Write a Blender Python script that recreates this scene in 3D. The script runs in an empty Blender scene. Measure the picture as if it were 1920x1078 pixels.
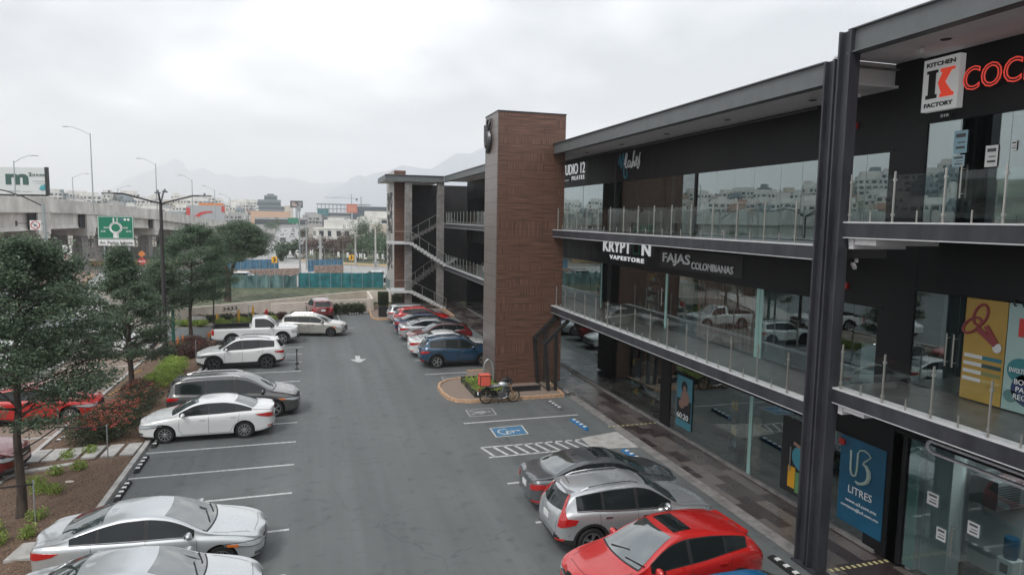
import bpy, bmesh, math, random
import numpy as np
from mathutils import Vector, Matrix
from mathutils.bvhtree import BVHTree
from mathutils.geometry import delaunay_2d_cdt
PI = math.pi
R = math.radians
random.seed(7)
rng = np.random.default_rng(7)
SC = bpy.context.scene
COL = SC.collection

# ---------------------------------------------------------------- camera
yaw, pitch, roll = R(16.4537), R(5.76855), R(.96762)
CAM_H = 8.4
fw = Vector((math.sin(yaw)*math.cos(pitch), math.cos(yaw)*math.cos(pitch), -math.sin(pitch)))
rt = Vector((math.cos(yaw), -math.sin(yaw), 0)); up = rt.cross(fw)
c_, s_ = math.cos(roll), math.sin(roll)
rt, up = c_*rt+s_*up, -s_*rt+c_*up
cam = bpy.data.cameras.new('camera'); co = bpy.data.objects.new('camera', cam); COL.objects.link(co)
co.matrix_world = Matrix(((rt.x, up.x, -fw.x, 0), (rt.y, up.y, -fw.y, 0), (rt.z, up.z, -fw.z, CAM_H), (0, 0, 0, 1)))
cam.sensor_width = 36; cam.lens = 36*1265.92/1920; cam.clip_end = 60000; cam.clip_start = 0.1
SC.camera = co
# ---------------------------------------------------------------- sky
SUN_EL, SUN_AZ = R(50), R(-135)      # azimuth from +Y towards +X
w = bpy.data.worlds.new('World'); SC.world = w; w.use_nodes = True
nt = w.node_tree; N = nt.nodes; L = nt.links; N.clear()
out = N.new('ShaderNodeOutputWorld'); bg = N.new('ShaderNodeBackground'); bg2 = N.new('ShaderNodeBackground'); mx = N.new('ShaderNodeMixShader')
sky = N.new('ShaderNodeTexSky'); sky.sky_type = 'NISHITA'; sky.sun_disc = False; sky.sun_elevation = SUN_EL; sky.sun_rotation = SUN_AZ
sky.air_density = 1.5; sky.dust_density = 3
L.new(sky.outputs[0], bg.inputs[0]); bg.inputs[1].default_value = 0.1
tc = N.new('ShaderNodeTexCoord'); sp = N.new('ShaderNodeSeparateXYZ'); L.new(tc.outputs['Generated'], sp.inputs[0])
def M(op, a, b=None, tree=None, c=None):
    t = tree or nt
    n = t.nodes.new('ShaderNodeMath'); n.operation = op
    for i, v in enumerate((a, b, c)):
        if v is None: continue
        if isinstance(v, (int, float)): n.inputs[i].default_value = v
        else: t.links.new(v, n.inputs[i])
    return n.outputs[0]
zz = M('ADD', M('MAXIMUM', sp.outputs[2], 0.0), 0.16)
cb = N.new('ShaderNodeCombineXYZ'); L.new(M('DIVIDE', sp.outputs[0], zz), cb.inputs[0]); L.new(M('DIVIDE', sp.outputs[1], zz), cb.inputs[1])
n1 = N.new('ShaderNodeTexNoise'); n1.inputs['Scale'].default_value = 0.62; n1.inputs['Detail'].default_value = 7; n1.inputs['Roughness'].default_value = .52; n1.inputs['Distortion'].default_value = .25
L.new(cb.outputs[0], n1.inputs['Vector'])
cr = N.new('ShaderNodeValToRGB'); L.new(n1.outputs['Fac'], cr.inputs[0])
e = cr.color_ramp.elements; e[0].position = .42; e[0].color = (.37, .395, .43, 1); e[1].position = .59; e[1].color = (.88, .88, .865, 1)
m_ = e.new(.5); m_.color = (.58, .60, .63, 1)
# flat pale band towards the horizon
hz = N.new('ShaderNodeMix'); hz.data_type = 'RGBA'
mr = N.new('ShaderNodeMapRange'); L.new(sp.outputs[2], mr.inputs[0]); mr.inputs[1].default_value = 0.0; mr.inputs[2].default_value = .17
L.new(mr.outputs[0], hz.inputs['Factor']); hz.inputs['A'].default_value = (.60, .635, .665, 1); L.new(cr.outputs[0], hz.inputs['B'])
L.new(hz.outputs['Result'], bg2.inputs[0]); bg2.inputs[1].default_value = 0.93
mx.inputs[0].default_value = .93; L.new(bg.outputs[0], mx.inputs[1]); L.new(bg2.outputs[0], mx.inputs[2]); L.new(mx.outputs[0], out.inputs[0])
# ---------------------------------------------------------------- sun
sd = bpy.data.lights.new('sun', 'SUN'); sd.energy = 1.0; sd.angle = R(14); sd.color = (1, .97, .93)
so = bpy.data.objects.new('sun', sd); COL.objects.link(so)
sv = Vector((math.sin(SUN_AZ)*math.cos(SUN_EL), math.cos(SUN_AZ)*math.cos(SUN_EL), math.sin(SUN_EL)))
so.rotation_euler = sv.to_track_quat('Z', 'Y').to_euler(); so.location = (0, 0, 60)
SC.view_settings.view_transform = 'Standard'; SC.view_settings.look = 'None'; SC.view_settings.exposure = 0.98; SC.view_settings.gamma = 1
SC.render.engine = 'CYCLES'
SC.cycles.max_bounces = 8; SC.cycles.transparent_max_bounces = 16; SC.cycles.glossy_bounces = 5; SC.cycles.volume_bounces = 3
SC.cycles.caustics_reflective = False; SC.cycles.caustics_refractive = False

# ---------------------------------------------------------------- materials
def nodes(name):
    m = bpy.data.materials.new(name); m.use_nodes = True
    return m, m.node_tree, m.node_tree.nodes['Principled BSDF']
def rgb(c): return (c[0], c[1], c[2], 1)
def mat(name, col, rough=.6, metal=0, var=0.0, scale=6, bump=0, bscale=40, col2=None, coat=0, spec=.5, stretch=None, detail=5):
    m, t, b = nodes(name)
    b.inputs['Base Color'].default_value = rgb(col); b.inputs['Roughness'].default_value = rough; b.inputs['Metallic'].default_value = metal
    b.inputs['Specular IOR Level'].default_value = spec
    if coat: b.inputs['Coat Weight'].default_value = coat; b.inputs['Coat Roughness'].default_value = .04
    tcn = t.nodes.new('ShaderNodeTexCoord'); vec = tcn.outputs['Object']
    if stretch:
        mp = t.nodes.new('ShaderNodeMapping'); mp.inputs['Scale'].default_value = stretch; t.links.new(vec, mp.inputs[0]); vec = mp.outputs[0]
    if var or col2:
        n = t.nodes.new('ShaderNodeTexNoise'); n.inputs['Scale'].default_value = scale; n.inputs['Detail'].default_value = detail; n.inputs['Roughness'].default_value = .6
        t.links.new(vec, n.inputs['Vector'])
        r = t.nodes.new('ShaderNodeValToRGB'); t.links.new(n.outputs['Fac'], r.inputs[0])
        a = tuple(x*(1-var) for x in col); c2 = col2 or tuple(min(1, x*(1+var)) for x in col)
        r.color_ramp.elements[0].position = .34; r.color_ramp.elements[0].color = rgb(a)
        r.color_ramp.elements[1].position = .66; r.color_ramp.elements[1].color = rgb(c2)
        t.links.new(r.outputs[0], b.inputs['Base Color'])
    if bump:
        n = t.nodes.new('ShaderNodeTexNoise'); n.inputs['Scale'].default_value = bscale; n.inputs['Detail'].default_value = 4
        t.links.new(vec, n.inputs['Vector'])
        bp = t.nodes.new('ShaderNodeBump'); bp.inputs['Strength'].default_value = bump; bp.inputs['Distance'].default_value = .02
        t.links.new(n.outputs['Fac'], bp.inputs['Height']); t.links.new(bp.outputs[0], b.inputs['Normal'])
    return m
def glass(name, tint, refl=1.6, base=0.0, rough=0.0):
    m = bpy.data.materials.new(name); m.use_nodes = True; t = m.node_tree; t.nodes.clear()
    o = t.nodes.new('ShaderNodeOutputMaterial'); g = t.nodes.new('ShaderNodeBsdfGlossy'); tr = t.nodes.new('ShaderNodeBsdfTransparent'); mxs = t.nodes.new('ShaderNodeMixShader')
    f = t.nodes.new('ShaderNodeLayerWeight'); f.inputs[0].default_value = .5; sch = M('POWER', f.outputs['Facing'], refl, t)
    g.inputs['Roughness'].default_value = rough; g.inputs['Color'].default_value = (.86, .93, .93, 1); tr.inputs[0].default_value = rgb(tint)
    fac = M('MINIMUM', M('ADD', M('MULTIPLY', sch, 1.0-base, t), base, t), 1.0, t)
    t.links.new(fac, mxs.inputs[0]); t.links.new(tr.outputs[0], mxs.inputs[1]); t.links.new(g.outputs[0], mxs.inputs[2]); t.links.new(mxs.outputs[0], o.inputs[0])
    return m
def leaf(name, c1, c2, trans=.3):
    m = bpy.data.materials.new(name); m.use_nodes = True; t = m.node_tree; b = t.nodes['Principled BSDF']; o = t.nodes['Material Output']
    g = t.nodes.new('ShaderNodeNewGeometry'); r = t.nodes.new('ShaderNodeValToRGB'); t.links.new(g.outputs['Random Per Island'], r.inputs[0])
    r.color_ramp.elements[0].color = rgb(c1); r.color_ramp.elements[1].color = rgb(c2)
    b.inputs['Roughness'].default_value = .55; b.inputs['Specular IOR Level'].default_value = .35
    nz = t.nodes.new('ShaderNodeTexNoise'); nz.inputs['Scale'].default_value = 1.1; nz.inputs['Detail'].default_value = 2; tcl = t.nodes.new('ShaderNodeTexCoord'); t.links.new(tcl.outputs['Object'], nz.inputs['Vector'])
    hs = t.nodes.new('ShaderNodeHueSaturation'); t.links.new(r.outputs[0], hs.inputs['Color']); t.links.new(M('MULTIPLY_ADD', nz.outputs['Fac'], 1.6, t, .2), hs.inputs['Value']); t.links.new(M('MULTIPLY_ADD', nz.outputs['Fac'], -.10, t, .55), hs.inputs['Hue']); r = hs
    t.links.new(r.outputs[0], b.inputs['Base Color'])
    tl = t.nodes.new('ShaderNodeBsdfTranslucent'); t.links.new(r.outputs[0], tl.inputs[0]); mxs = t.nodes.new('ShaderNodeMixShader'); mxs.inputs[0].default_value = trans
    t.links.new(b.outputs[0], mxs.inputs[1]); t.links.new(tl.outputs[0], mxs.inputs[2]); t.links.new(mxs.outputs[0], o.inputs[0])
    return m

def asphalt(name, base, tint=(1, 1.085, 1.085), tracks=True):
    m, t, b = nodes(name); n = t.nodes; l = t.links
    tcn = n.new('ShaderNodeTexCoord'); V = tcn.outputs['Object']
    def noise(sc, det=5, vec=V, ro=.6, stretch=None):
        x = n.new('ShaderNodeTexNoise'); x.inputs['Scale'].default_value = sc; x.inputs['Detail'].default_value = det; x.inputs['Roughness'].default_value = ro
        if stretch:
            mp = n.new('ShaderNodeMapping'); mp.inputs['Scale'].default_value = stretch; l.new(vec, mp.inputs[0]); vec = mp.outputs[0]
        l.new(vec, x.inputs['Vector']); return x.outputs['Fac']
    fine = noise(90, 2); mid = noise(1.7, 6); big = noise(.22, 4); streak = noise(1.1, 3, stretch=(1, .035, 1)); spots = noise(2.3, 2, ro=.4)
    v = M('MULTIPLY_ADD', fine, .9, t, .55)
    v = M('MULTIPLY', v, M('MULTIPLY_ADD', mid, .16, t, .92), t)
    v = M('MULTIPLY', v, M('MULTIPLY_ADD', big, .6, t, .70), t)
    v = M('MULTIPLY', v, M('MULTIPLY_ADD', streak, .75, t, .62), t)
    # oil drips / tyre scuffs
    mrn = n.new('ShaderNodeMapRange'); l.new(spots, mrn.inputs[0]); mrn.inputs[1].default_value = .58; mrn.inputs[2].default_value = .80
    v = M('MULTIPLY', v, M('MULTIPLY_ADD', mrn.outputs[0], -.30, t, 1.0), t)
    # hairline cracks in some places only, and cut-and-fill patches
    nv = n.new('ShaderNodeTexNoise'); nv.inputs['Scale'].default_value = 1.3; nv.inputs['Detail'].default_value = 4; l.new(V, nv.inputs['Vector'])
    mv = n.new('ShaderNodeMix'); mv.data_type = 'VECTOR'; mv.inputs[0].default_value = .35; l.new(V, mv.inputs[4]); l.new(nv.outputs['Color'], mv.inputs[5])
    vo = n.new('ShaderNodeTexVoronoi'); vo.feature = 'DISTANCE_TO_EDGE'; vo.inputs['Scale'].default_value = .42; l.new(mv.outputs[1], vo.inputs['Vector'])
    crk = M('MULTIPLY', M('LESS_THAN', vo.outputs['Distance'], .0035, t), M('GREATER_THAN', noise(.33, 2), .50, t), t)
    v = M('MULTIPLY', v, M('MULTIPLY_ADD', crk, -.22, t, 1.0), t)
    drip = noise(7, 1, ro=.3); v = M('MULTIPLY', v, M('MULTIPLY_ADD', M('GREATER_THAN', drip, .79, t), -.3, t, 1.0), t)
    v = M('MULTIPLY', v, base, t)
    c = n.new('ShaderNodeCombineColor')
    for i in range(3): l.new(M('MULTIPLY', v, tint[i], t), c.inputs[i])
    l.new(c.outputs[0], b.inputs['Base Color'])
    l.new(M('MULTIPLY_ADD', big, .3, t, .55), b.inputs['Roughness'])
    bp = n.new('ShaderNodeBump'); bp.inputs['Strength'].default_value = .35; bp.inputs['Distance'].default_value = .01
    l.new(fine, bp.inputs['Height']); l.new(bp.outputs[0], b.inputs['Normal'])
    return m
MT = {}
def panel_black():
    m, t, b = nodes('black_panel'); n = t.nodes; l = t.links; tcn = n.new('ShaderNodeTexCoord'); s = n.new('ShaderNodeSeparateXYZ'); l.new(tcn.outputs['Object'], s.inputs[0])
    ns = n.new('ShaderNodeTexNoise'); ns.inputs['Scale'].default_value = 2.0; ns.inputs['Detail'].default_value = 8; mp = n.new('ShaderNodeMapping'); mp.inputs['Scale'].default_value = (1, 1, .12); l.new(tcn.outputs['Object'], mp.inputs[0]); l.new(mp.outputs[0], ns.inputs['Vector'])
    seam_ = M('LESS_THAN', M('FRACT', M('MULTIPLY', s.outputs[1], .41, t), None, t), .006, t)
    v = M('ADD', M('MULTIPLY_ADD', ns.outputs['Fac'], .012, t, .0045), M('MULTIPLY', seam_, -.004, t), t); c = n.new('ShaderNodeCombineColor'); l.new(v, c.inputs[0]); l.new(M('MULTIPLY', v, 1.04, t), c.inputs[1]); l.new(M('MULTIPLY', v, 1.2, t), c.inputs[2]); l.new(c.outputs[0], b.inputs['Base Color'])
    l.new(M('MULTIPLY_ADD', ns.outputs['Fac'], .35, t, .3), b.inputs['Roughness']); b.inputs['Specular IOR Level'].default_value = .22
    return m
MT['asphalt'] = asphalt('asphalt', .120)
MT['street'] = asphalt('street_asphalt', .16)
MT['highway'] = asphalt('highway_concrete', .33, (1, 1, .98))
MT['white_paint'] = mat('road_paint_white', (.50, .51, .50), .7, var=.28, scale=9, detail=8)
MT['faded_paint'] = mat('road_paint_faded', (.30, .31, .31), .7, var=.35, scale=14, detail=8)
MT['blue_paint'] = mat('road_paint_blue', (.055, .17, .30), .7, var=.35, scale=9)
MT['yellow_kerb'] = mat('kerb_paint_ochre', (.50, .32, .20), .65, var=.3, scale=7)
MT['concrete'] = mat('concrete', (.40, .39, .37), .8, var=.22, scale=3, bump=.3)
MT['concrete_dark'] = mat('concrete_dark', (.21, .20, .195), .8, var=.3, scale=2.5, bump=.3)
MT['bridge'] = mat('bridge_concrete', (.54, .52, .49), .85, var=.25, scale=.8, bump=.2, bscale=8, stretch=(1, 1, .35), detail=8)
MT['mulch'] = mat('mulch', (.115, .072, .05), .95, var=.6, scale=22, bump=1, bscale=60, col2=(.24, .155, .105))
MT['gravel'] = mat('tan_gravel', (.24, .185, .15), .95, var=.4, scale=30, bump=.6, bscale=80)
MT['grass'] = mat('grass', (.05, .085, .042), .95, var=.5, scale=1.2, bump=.9, bscale=20, col2=(.16, .17, .10), detail=10)
MT['ground'] = mat('dry_ground', (.22, .20, .17), .95, var=.35, scale=.05, detail=10)
MT['hill'] = mat('hill_ground', (.16, .16, .125), .95, var=.5, scale=.03, detail=10)
MT['mount'] = mat('mountain_rock', (.10, .17, .25), .95, var=.3, scale=.002, detail=8)  # blue of the distant haze is put into the rock colour
MT['steel'] = mat('dark_grey_steel', (.036, .037, .045), .45, metal=.0, var=.38, scale=2.5, bump=.05, stretch=(1, 1, .25), detail=9)
MT['steel_lit'] = mat('lit_fascia_steel', (.125, .135, .138), .5, var=.10, scale=2)  # lighter steel for the roof fascia: the light on it is in the colour
MT['black'] = panel_black()
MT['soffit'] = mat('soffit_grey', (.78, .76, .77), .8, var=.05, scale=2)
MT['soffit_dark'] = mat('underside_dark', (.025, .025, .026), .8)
MT['edge'] = mat('pale_slab_edge', (.56, .56, .57), .6, var=.1)
MT['stainless'] = mat('brushed_stainless', (.50, .48, .45), .33, metal=.8)
MT['balc_floor'] = mat('balcony_floor_tile', (.085, .082, .08), .3, var=.25, scale=3)
MT['glass'] = glass('shop_glass', (.74, .81, .81), 4.0, .13)
MT['glass_up'] = glass('shop_glass_upper', (.58, .68, .69), 3.5, .27)
MT['rail_glass'] = glass('railing_glass', (.95, .98, .975), 5.0, .03)
MT['glass_edge'] = mat('glass_edge_pale_green', (.30, .48, .44), .3)
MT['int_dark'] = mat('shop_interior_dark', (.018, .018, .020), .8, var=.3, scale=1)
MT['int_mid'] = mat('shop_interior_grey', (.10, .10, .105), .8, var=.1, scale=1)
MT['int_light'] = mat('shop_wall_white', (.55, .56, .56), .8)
MT['brown_panel'] = mat('brown_interior_panel', (.035, .024, .02), .6, var=.3, scale=2)
MT['curtain'] = mat('red_brown_curtain', (.36, .16, .13), .9, var=.5, scale=3, stretch=(1, 6, .05))
MT['rubber'] = mat('black_rubber', (.012, .012, .013), .75)
MT['plastic'] = mat('black_plastic', (.017, .017, .018), .55)
MT['white'] = mat('white_plastic', (.75, .75, .74), .5)
MT['letters'] = mat('white_letters', (.86, .87, .88), .5)
MT['yellow'] = mat('yellow_plastic', (.62, .33, .04), .5)
MT['orange'] = mat('orange_plastic', (.60, .20, .05), .55, var=.1)
MT['trunk'] = mat('bark', (.075, .058, .048), .95, var=.45, scale=9, bump=1, bscale=14, stretch=(1, 1, .25))
MT['leaf_dark'] = leaf('dark_leaf', (.044, .072, .048), (.19, .26, .165), .38)
MT['leaf_mid'] = leaf('mid_leaf', (.050, .085, .056), (.18, .26, .16), .35)
MT['leaf_far'] = leaf('grey_green_leaf', (.045, .06, .04), (.10, .12, .08), .2)
MT['leaf_lime'] = leaf('lime_leaf', (.16, .25, .05), (.40, .50, .12), .3)
MT['leaf_bush'] = leaf('bush_leaf', (.028, .042, .024), (.075, .10, .05), .2)
MT['leaf_red'] = leaf('bronze_leaf', (.05, .03, .024), (.12, .055, .045), .2)
MT['leaf_dry'] = leaf('dry_brown_twig', (.09, .065, .055), (.20, .15, .13), .1)
MT['flower'] = leaf('red_flower', (.50, .05, .045), (.80, .20, .16), .25)
MT['teal'] = mat('teal_fence_mesh', (.012, .14, .16), .7, var=.3, scale=1.6, col2=(.03, .21, .235))
MT['teal_old'] = mat('torn_teal_mesh', (.035, .115, .12), .8, var=.4, scale=1.4, col2=(.16, .27, .27), stretch=(1, 1, .3))
MT['beige'] = mat('beige_wall', (.66, .59, .52), .85, var=.1, scale=1.5)
MT['stone'] = mat('pinkish_rubble', (.27, .20, .17), .95, var=.45, scale=5, bump=.8, bscale=9)
MT['green_sign'] = mat('sign_green', (.0, .17, .095), .45)
MT['sign_yellow'] = mat('sign_yellow', (.75, .38, .02), .5)
MT['red'] = mat('sign_red', (.52, .03, .025), .45)
MT['galv'] = mat('galvanised_pole', (.33, .36, .37), .5, metal=.3, var=.1)
MT['dark_pole'] = mat('dark_bronze_pole', (.035, .030, .03), .55)
MT['rope'] = mat('black_rope', (.012, .012, .012), .8)
MT['chrome'] = mat('chrome', (.75, .76, .77), .12, metal=1)
MT['rim'] = mat('alloy_rim', (.48, .49, .50), .3, metal=.85)
MT['rim_dark'] = mat('dark_alloy_rim', (.13, .13, .14), .3, metal=.8)
MT['arch'] = mat('wheel_well_black', (.008, .008, .008), .9)
MT['seam'] = mat('panel_gap', (.02, .02, .022), .7)
def carglass():
    m, t, b = nodes('car_glass'); b.inputs['Base Color'].default_value = (.012, .016, .017, 1); b.inputs['Roughness'].default_value = .03
    b.inputs['Specular IOR Level'].default_value = .5; b.inputs['IOR'].default_value = 1.5
    return m
MT['car_glass'] = carglass()
def wsglass():
    m, t, b = nodes('windscreen_glass'); b.inputs['Base Color'].default_value = (.035, .05, .05, 1); b.inputs['Roughness'].default_value = .04
    b.inputs['Specular IOR Level'].default_value = 1.0; b.inputs['IOR'].default_value = 2.3
    return m
MT['ws_glass'] = wsglass()
def lampmat(name, c, r=.12):
    m, t, b = nodes(name); b.inputs['Base Color'].default_value = rgb(c); b.inputs['Roughness'].default_value = r; b.inputs['Coat Weight'].default_value = 1; return m
MT['tail'] = lampmat('tail_lamp_red', (.42, .012, .012)); MT['head'] = lampmat('head_lamp_clear', (.42, .45, .47)); MT['amber'] = lampmat('amber_lens', (.7, .18, .03)); MT['head_dark'] = lampmat('head_lamp_dark', (.09, .1, .11))
PAINTS = {}
def paint(name, c, metal=0.0, rough=.32):
    m, t, b = nodes('car_paint_'+name); b.inputs['Base Color'].default_value = rgb(c); b.inputs['Metallic'].default_value = metal; b.inputs['Roughness'].default_value = rough
    b.inputs['Coat Weight'].default_value = .8; b.inputs['Coat Roughness'].default_value = .05
    n = t.nodes.new('ShaderNodeTexNoise'); n.inputs['Scale'].default_value = 1.4; n.inputs['Detail'].default_value = 6
    tcn = t.nodes.new('ShaderNodeTexCoord'); t.links.new(tcn.outputs['Object'], n.inputs['Vector'])
    t.links.new(M('MULTIPLY_ADD', n.outputs['Fac'], .22, t, rough-.14), b.inputs['Roughness']); b.inputs['Coat Weight'].default_value = 1; b.inputs['Coat IOR'].default_value = 1.6
    PAINTS[name] = m; return m
paint('white', (.70, .71, .71)); paint('silver', (.50, .52, .535), .55, .33); paint('pale_silver', (.56, .585, .60), .5, .33); paint('grey', (.11, .12, .13), .4); paint('taupe', (.075, .072, .072), .4)
paint('red', (.50, .014, .012), .05); paint('blue', (.010, .055, .115), .3); paint('navy', (.012, .03, .085), .3); paint('maroon', (.16, .012, .014), .2); paint('beige', (.47, .455, .42), .4); paint('black', (.012, .012, .014))
paint('bright_blue', (.01, .14, .32), .2)

def tower_mat(side):
    m, t, b = nodes('wood_plank_cladding' if not side else 'sheen_panel_cladding'); n = t.nodes; l = t.links
    tcn = n.new('ShaderNodeTexCoord'); s = n.new('ShaderNodeSeparateXYZ'); l.new(tcn.outputs['Object'], s.inputs[0])
    u = M('ADD', s.outputs[0], s.outputs[1], t); z = s.outputs[2]
    cbn = n.new('ShaderNodeCombineXYZ'); l.new(u, cbn.inputs[0]); l.new(z, cbn.inputs[1])
    br = n.new('ShaderNodeTexBrick'); br.inputs['Scale'].default_value = 1; br.inputs['Color1'].default_value = (0, 0, 0, 1); br.inputs['Color2'].default_value = (1, 1, 1, 1)
    br.inputs['Mortar Size'].default_value = .006 if not side else .012; br.inputs['Brick Width'].default_value = 1.9 if not side else 3.0; br.inputs['Row Height'].default_value = .42 if not side else .62; br.offset = .37; br.inputs['Mortar'].default_value = (0, 0, 0, 1); br.inputs['Mortar Smooth'].default_value = 0
    l.new(cbn.outputs[0], br.inputs['Vector'])
    def stripes(su, sz):
        c2 = n.new('ShaderNodeCombineXYZ'); l.new(M('MULTIPLY', u, su, t), c2.inputs[0]); l.new(M('MULTIPLY', z, sz, t), c2.inputs[1])
        x = n.new('ShaderNodeTexNoise'); x.inputs['Scale'].default_value = 1; x.inputs['Detail'].default_value = 3; l.new(c2.outputs[0], x.inputs['Vector']); return x.outputs['Fac']
    hs = stripes(.8, 26); vs = stripes(26, .8)
    sepc = n.new('ShaderNodeSeparateColor'); l.new(br.outputs['Color'], sepc.inputs[0])
    isv = M('GREATER_THAN', sepc.outputs[0], .56, t)
    mixv = n.new('ShaderNodeMix'); l.new(isv, mixv.inputs[0]); l.new(hs, mixv.inputs[2]); l.new(vs, mixv.inputs[3])
    fac = mixv.outputs[0]
    r = n.new('ShaderNodeValToRGB'); l.new(fac, r.inputs[0])
    r.color_ramp.elements[0].position = .36; r.color_ramp.elements[1].position = .62
    if side: r.color_ramp.elements[0].color = (.13, .105, .095, 1); r.color_ramp.elements[1].color = (.19, .155, .14, 1)  # lighter side: the sky sheen is put into the panel colour
    else: r.color_ramp.elements[0].color = (.062, .029, .020, 1); r.color_ramp.elements[1].color = (.165, .083, .056, 1)
    mc = n.new('ShaderNodeMix'); mc.data_type = 'RGBA'; l.new(br.outputs['Fac'], mc.inputs['Factor']); l.new(r.outputs[0], mc.inputs['A']); mc.inputs['B'].default_value = (.02, .012, .01, 1)
    l.new(mc.outputs['Result'], b.inputs['Base Color']); b.inputs['Roughness'].default_value = .55 if not side else .33
    bp = n.new('ShaderNodeBump'); bp.inputs['Strength'].default_value = .5 if not side else .1; bp.inputs['Distance'].default_value = .01; l.new(fac, bp.inputs['Height']); l.new(bp.outputs[0], b.inputs['Normal'])
    return m
MT['wood'] = tower_mat(False); MT['clad'] = tower_mat(True)

def tile_mat():
    m, t, b = nodes('polished_sidewalk_tile'); n = t.nodes; l = t.links
    tcn = n.new('ShaderNodeTexCoord'); br = n.new('ShaderNodeTexBrick'); mp = n.new('ShaderNodeMapping'); mp.inputs['Rotation'].default_value = (0, 0, PI/2)
    l.new(tcn.outputs['Object'], mp.inputs[0]); l.new(mp.outputs[0], br.inputs['Vector'])
    br.inputs['Scale'].default_value = 1; br.inputs['Brick Width'].default_value = 1.05; br.inputs['Row Height'].default_value = .44; br.inputs['Mortar Size'].default_value = .004; br.offset = .4
    br.inputs['Color1'].default_value = (.040, .029, .029, 1); br.inputs['Color2'].default_value = (.17, .15, .14, 1); br.inputs['Bias'].default_value = -.25; br.inputs['Mortar'].default_value = (.03, .025, .025, 1)
    ns = n.new('ShaderNodeTexNoise'); ns.inputs['Scale'].default_value = 1.2; ns.inputs['Detail'].default_value = 5; l.new(tcn.outputs['Object'], ns.inputs['Vector'])
    ml = n.new('ShaderNodeMix'); ml.data_type = 'RGBA'; ml.blend_type = 'MULTIPLY'; ml.inputs['Factor'].default_value = .35
    l.new(br.outputs['Color'], ml.inputs['A']); l.new(ns.outputs['Fac'], ml.inputs['B'])
    mg = n.new('ShaderNodeMix'); mg.data_type = 'RGBA'; mg.blend_type = 'ADD'; mg.inputs['Factor'].default_value = .35; l.new(ml.outputs['Result'], mg.inputs['A']); l.new(ml.outputs['Result'], mg.inputs['B'])
    l.new(mg.outputs['Result'], b.inputs['Base Color']); l.new(M('MULTIPLY_ADD', ns.outputs['Fac'], .35, t, .12), b.inputs['Roughness'])
    return m
MT['tile'] = tile_mat()

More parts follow.
